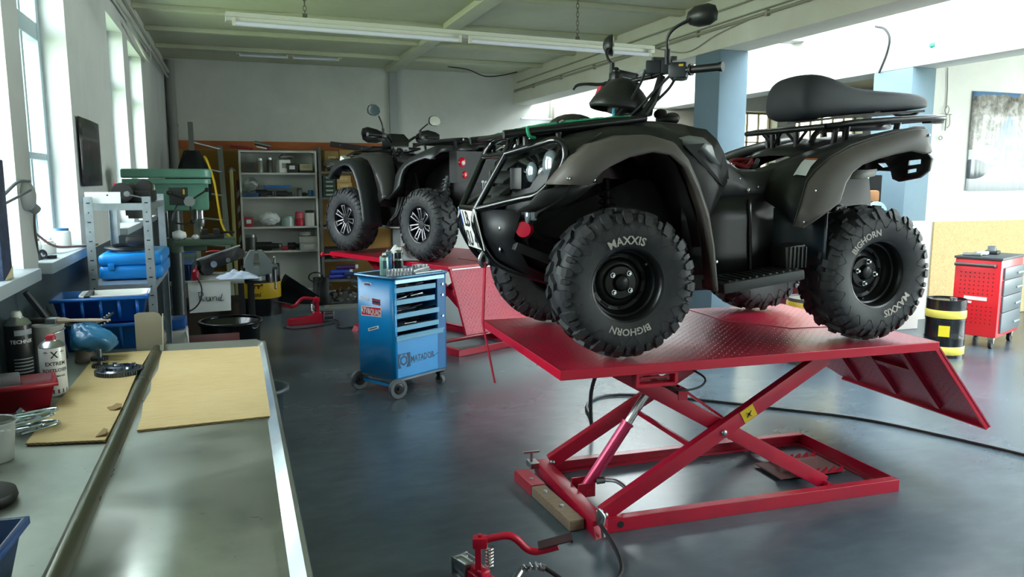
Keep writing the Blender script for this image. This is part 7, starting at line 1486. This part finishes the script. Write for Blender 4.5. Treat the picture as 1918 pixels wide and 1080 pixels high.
m_.build('perforation', mat('hole_dark', '4a1013', .6), RC_)
m_ = MB(); m_.box((-w_ / 2 - .002, .0, .475), (.002, .20, .035)); m_.box((-w_ / 2 - .002, .1, .435), (.002, .14, .02)); m_.build('maker_plate', mat('plate_pale', 'e8cfd0', .4), RC_)
for x in (-w_ / 2 + .05, w_ / 2 - .05):
    for y in (-d_ / 2 + .05, d_ / 2 - .05):
        m_ = MB(); m_.cyl((x, y - .015, .045), (x, y + .015, .045), .045, n=20); cs = m_.build('caster', DARK, RC_); m_ = MB(); m_.box((x, y, .095), (.05, .05, .03)); m_.bar((x, y - .02, .1), (x, y - .02, .05), .03, .004, up=(0, 1, 0)); m_.build('caster_fork', STEEL, cs)
for nm, lb, dx, dy, sz, m in (('glove_pair', 'pale work gloves lying on the red tool cabinet', -.05, .05, (.14, .09, .03), RAG), ('wrench_roll', 'dark tool roll lying on the red tool cabinet', .12, .02, (.2, .12, .03), DARK), ('socket_tray', 'bright socket tray on the corner of the red tool cabinet', -.24, .08, (.1, .16, .025), STEEL)):
    c_, s_ = math.cos(rad(22.1)), math.sin(rad(22.1)); o = thing(nm, lb, nm.split('_')[0], (6.97 + dx * c_ - dy * s_, 5.56 + dx * s_ + dy * c_, .876), rad(30)); m_ = MB(); m_.box((0, 0, sz[2] / 2), sz, bev=sz[2] * .4); m_.box((sz[0] * .3, sz[1] * .3, sz[2] * .7), (sz[0] * .4, sz[1] * .5, sz[2] * .6), bev=sz[2] * .2); m_.build('body', m, o)
o = thing('grey_mug', 'grey cup standing on the red tool cabinet', 'cup', (7.06, 5.62, .876)); m_ = MB(); m_.lathe([(0, .002), (.035, .002), (.037, .075), (.034, .075)], n=20); m_.build('mug_body', GREYP, o); m_ = MB(); m_.tube([(.036, 0, .06), (.06, 0, .05), (.06, 0, .03), (.036, 0, .02)], .005, 6, sub=3); m_.build('mug_handle', GREYP, o)
D3 = drum('black oil drum with pale yellow bands beside the red tool cabinet', (6.10, 5.26, 0), .165, .53, mat('drum_pale_yellow', 'd9c95a', .35), DB, .68, .82, None, None)
m_ = MB(); m_.lathe([(.167, .03), (.171, .035), (.171, .10), (.167, .105)], n=40); m_.build('lower_band', mat('drum_pale_yellow', 'd9c95a', .35), D3)
m_ = MB(); a_ = rad(-140); m_.prism([(-.045, -.05), (.045, -.05), (.045, .05), (-.045, .05)], (.171 * math.cos(a_), .171 * math.sin(a_), .25), (-math.sin(a_), math.cos(a_), 0), (0, 0, 1), (math.cos(a_) * .001, math.sin(a_) * .001, 0)); m_.build('drum_label', mat('label_yellow', 'e6cf2e', .4), D3)
# goods glimpsed under and behind the near quad
drum('yellow and grey drum standing behind the near lift, seen between the quad wheels', (4.76, 5.45, 0), .22, .58, DY, mat('drum_grey', '4c4a42', .5), .40, .95)
PB = thing('parts_washer', 'parts washer with a red panel and white tray behind the near quad', 'parts washer', (5.25, 6.05, 0)); m_ = MB(); m_.box((0, 0, .30), (.5, .4, .58), bev=.01); m_.build('washer_body', mat('washer_red', '7d1f30', .5), PB); m_ = MB(); m_.box((0, 0, .635), (.56, .46, .09), bev=.01); m_.build('washer_tray', WHT, PB); m_ = MB(); m_.box((0, .15, .79), (.5, .06, .2), bev=.01); m_.build('washer_splash_back', mat('washer_orange', 'd98a3a', .5), PB)
TC = thing('tyre_changer', 'dark tyre changing machine with a red air filter behind the near quad', 'tyre changer', (5.85, 6.15, 0), rad(-20)); m_ = MB(); m_.box((0, 0, .35), (.45, .5, .7), bev=.02); m_.box((.09, .16, 1.0), (.38, .10, 1.3), bev=.01); m_.bar((-.12, 0, 1.2), (-.02, 0, .9), .03, .02); m_.build('machine_body', mat('machine_black', '08090a', .7, spec=.2), TC)
m_ = MB(); m_.lathe([(0, .0), (.045, .0), (.05, .02), (.05, .10), (.04, .13), (0, .13)], (-.11, -.05, 1.37), n=20); m_.build('air_filter', REDL, TC)
m_ = MB(); m_.cyl((.0, -.06, 1.10), (.02, -.06, 1.50), .022, n=14); m_.bar((.02, -.06, 1.50), (.06, -.06, 1.64), .03, .02); m_.tube([(-.10, -.06, 1.50), (-.05, -.07, 1.56), (0, -.06, 1.48)], .008, 6, sub=4); m_.build('lift_cylinder', CHR, TC)
m_ = MB(); m_.tube([(.16 + .10 * math.cos(k * .35), -.06, 1.24 + .10 * math.sin(k * .35) + k * .0006) for k in range(90)], .007, 6); m_.build('spiral_hose', mat('spiral_blue', '8fb3c8', .3), TC)
m_ = MB(); m_.box((.15, 0, 1.44), (.10, .08, .12), bev=.03); m_.build('brush_head', mat('brush_brown', '8a5f3a', .7), TC)
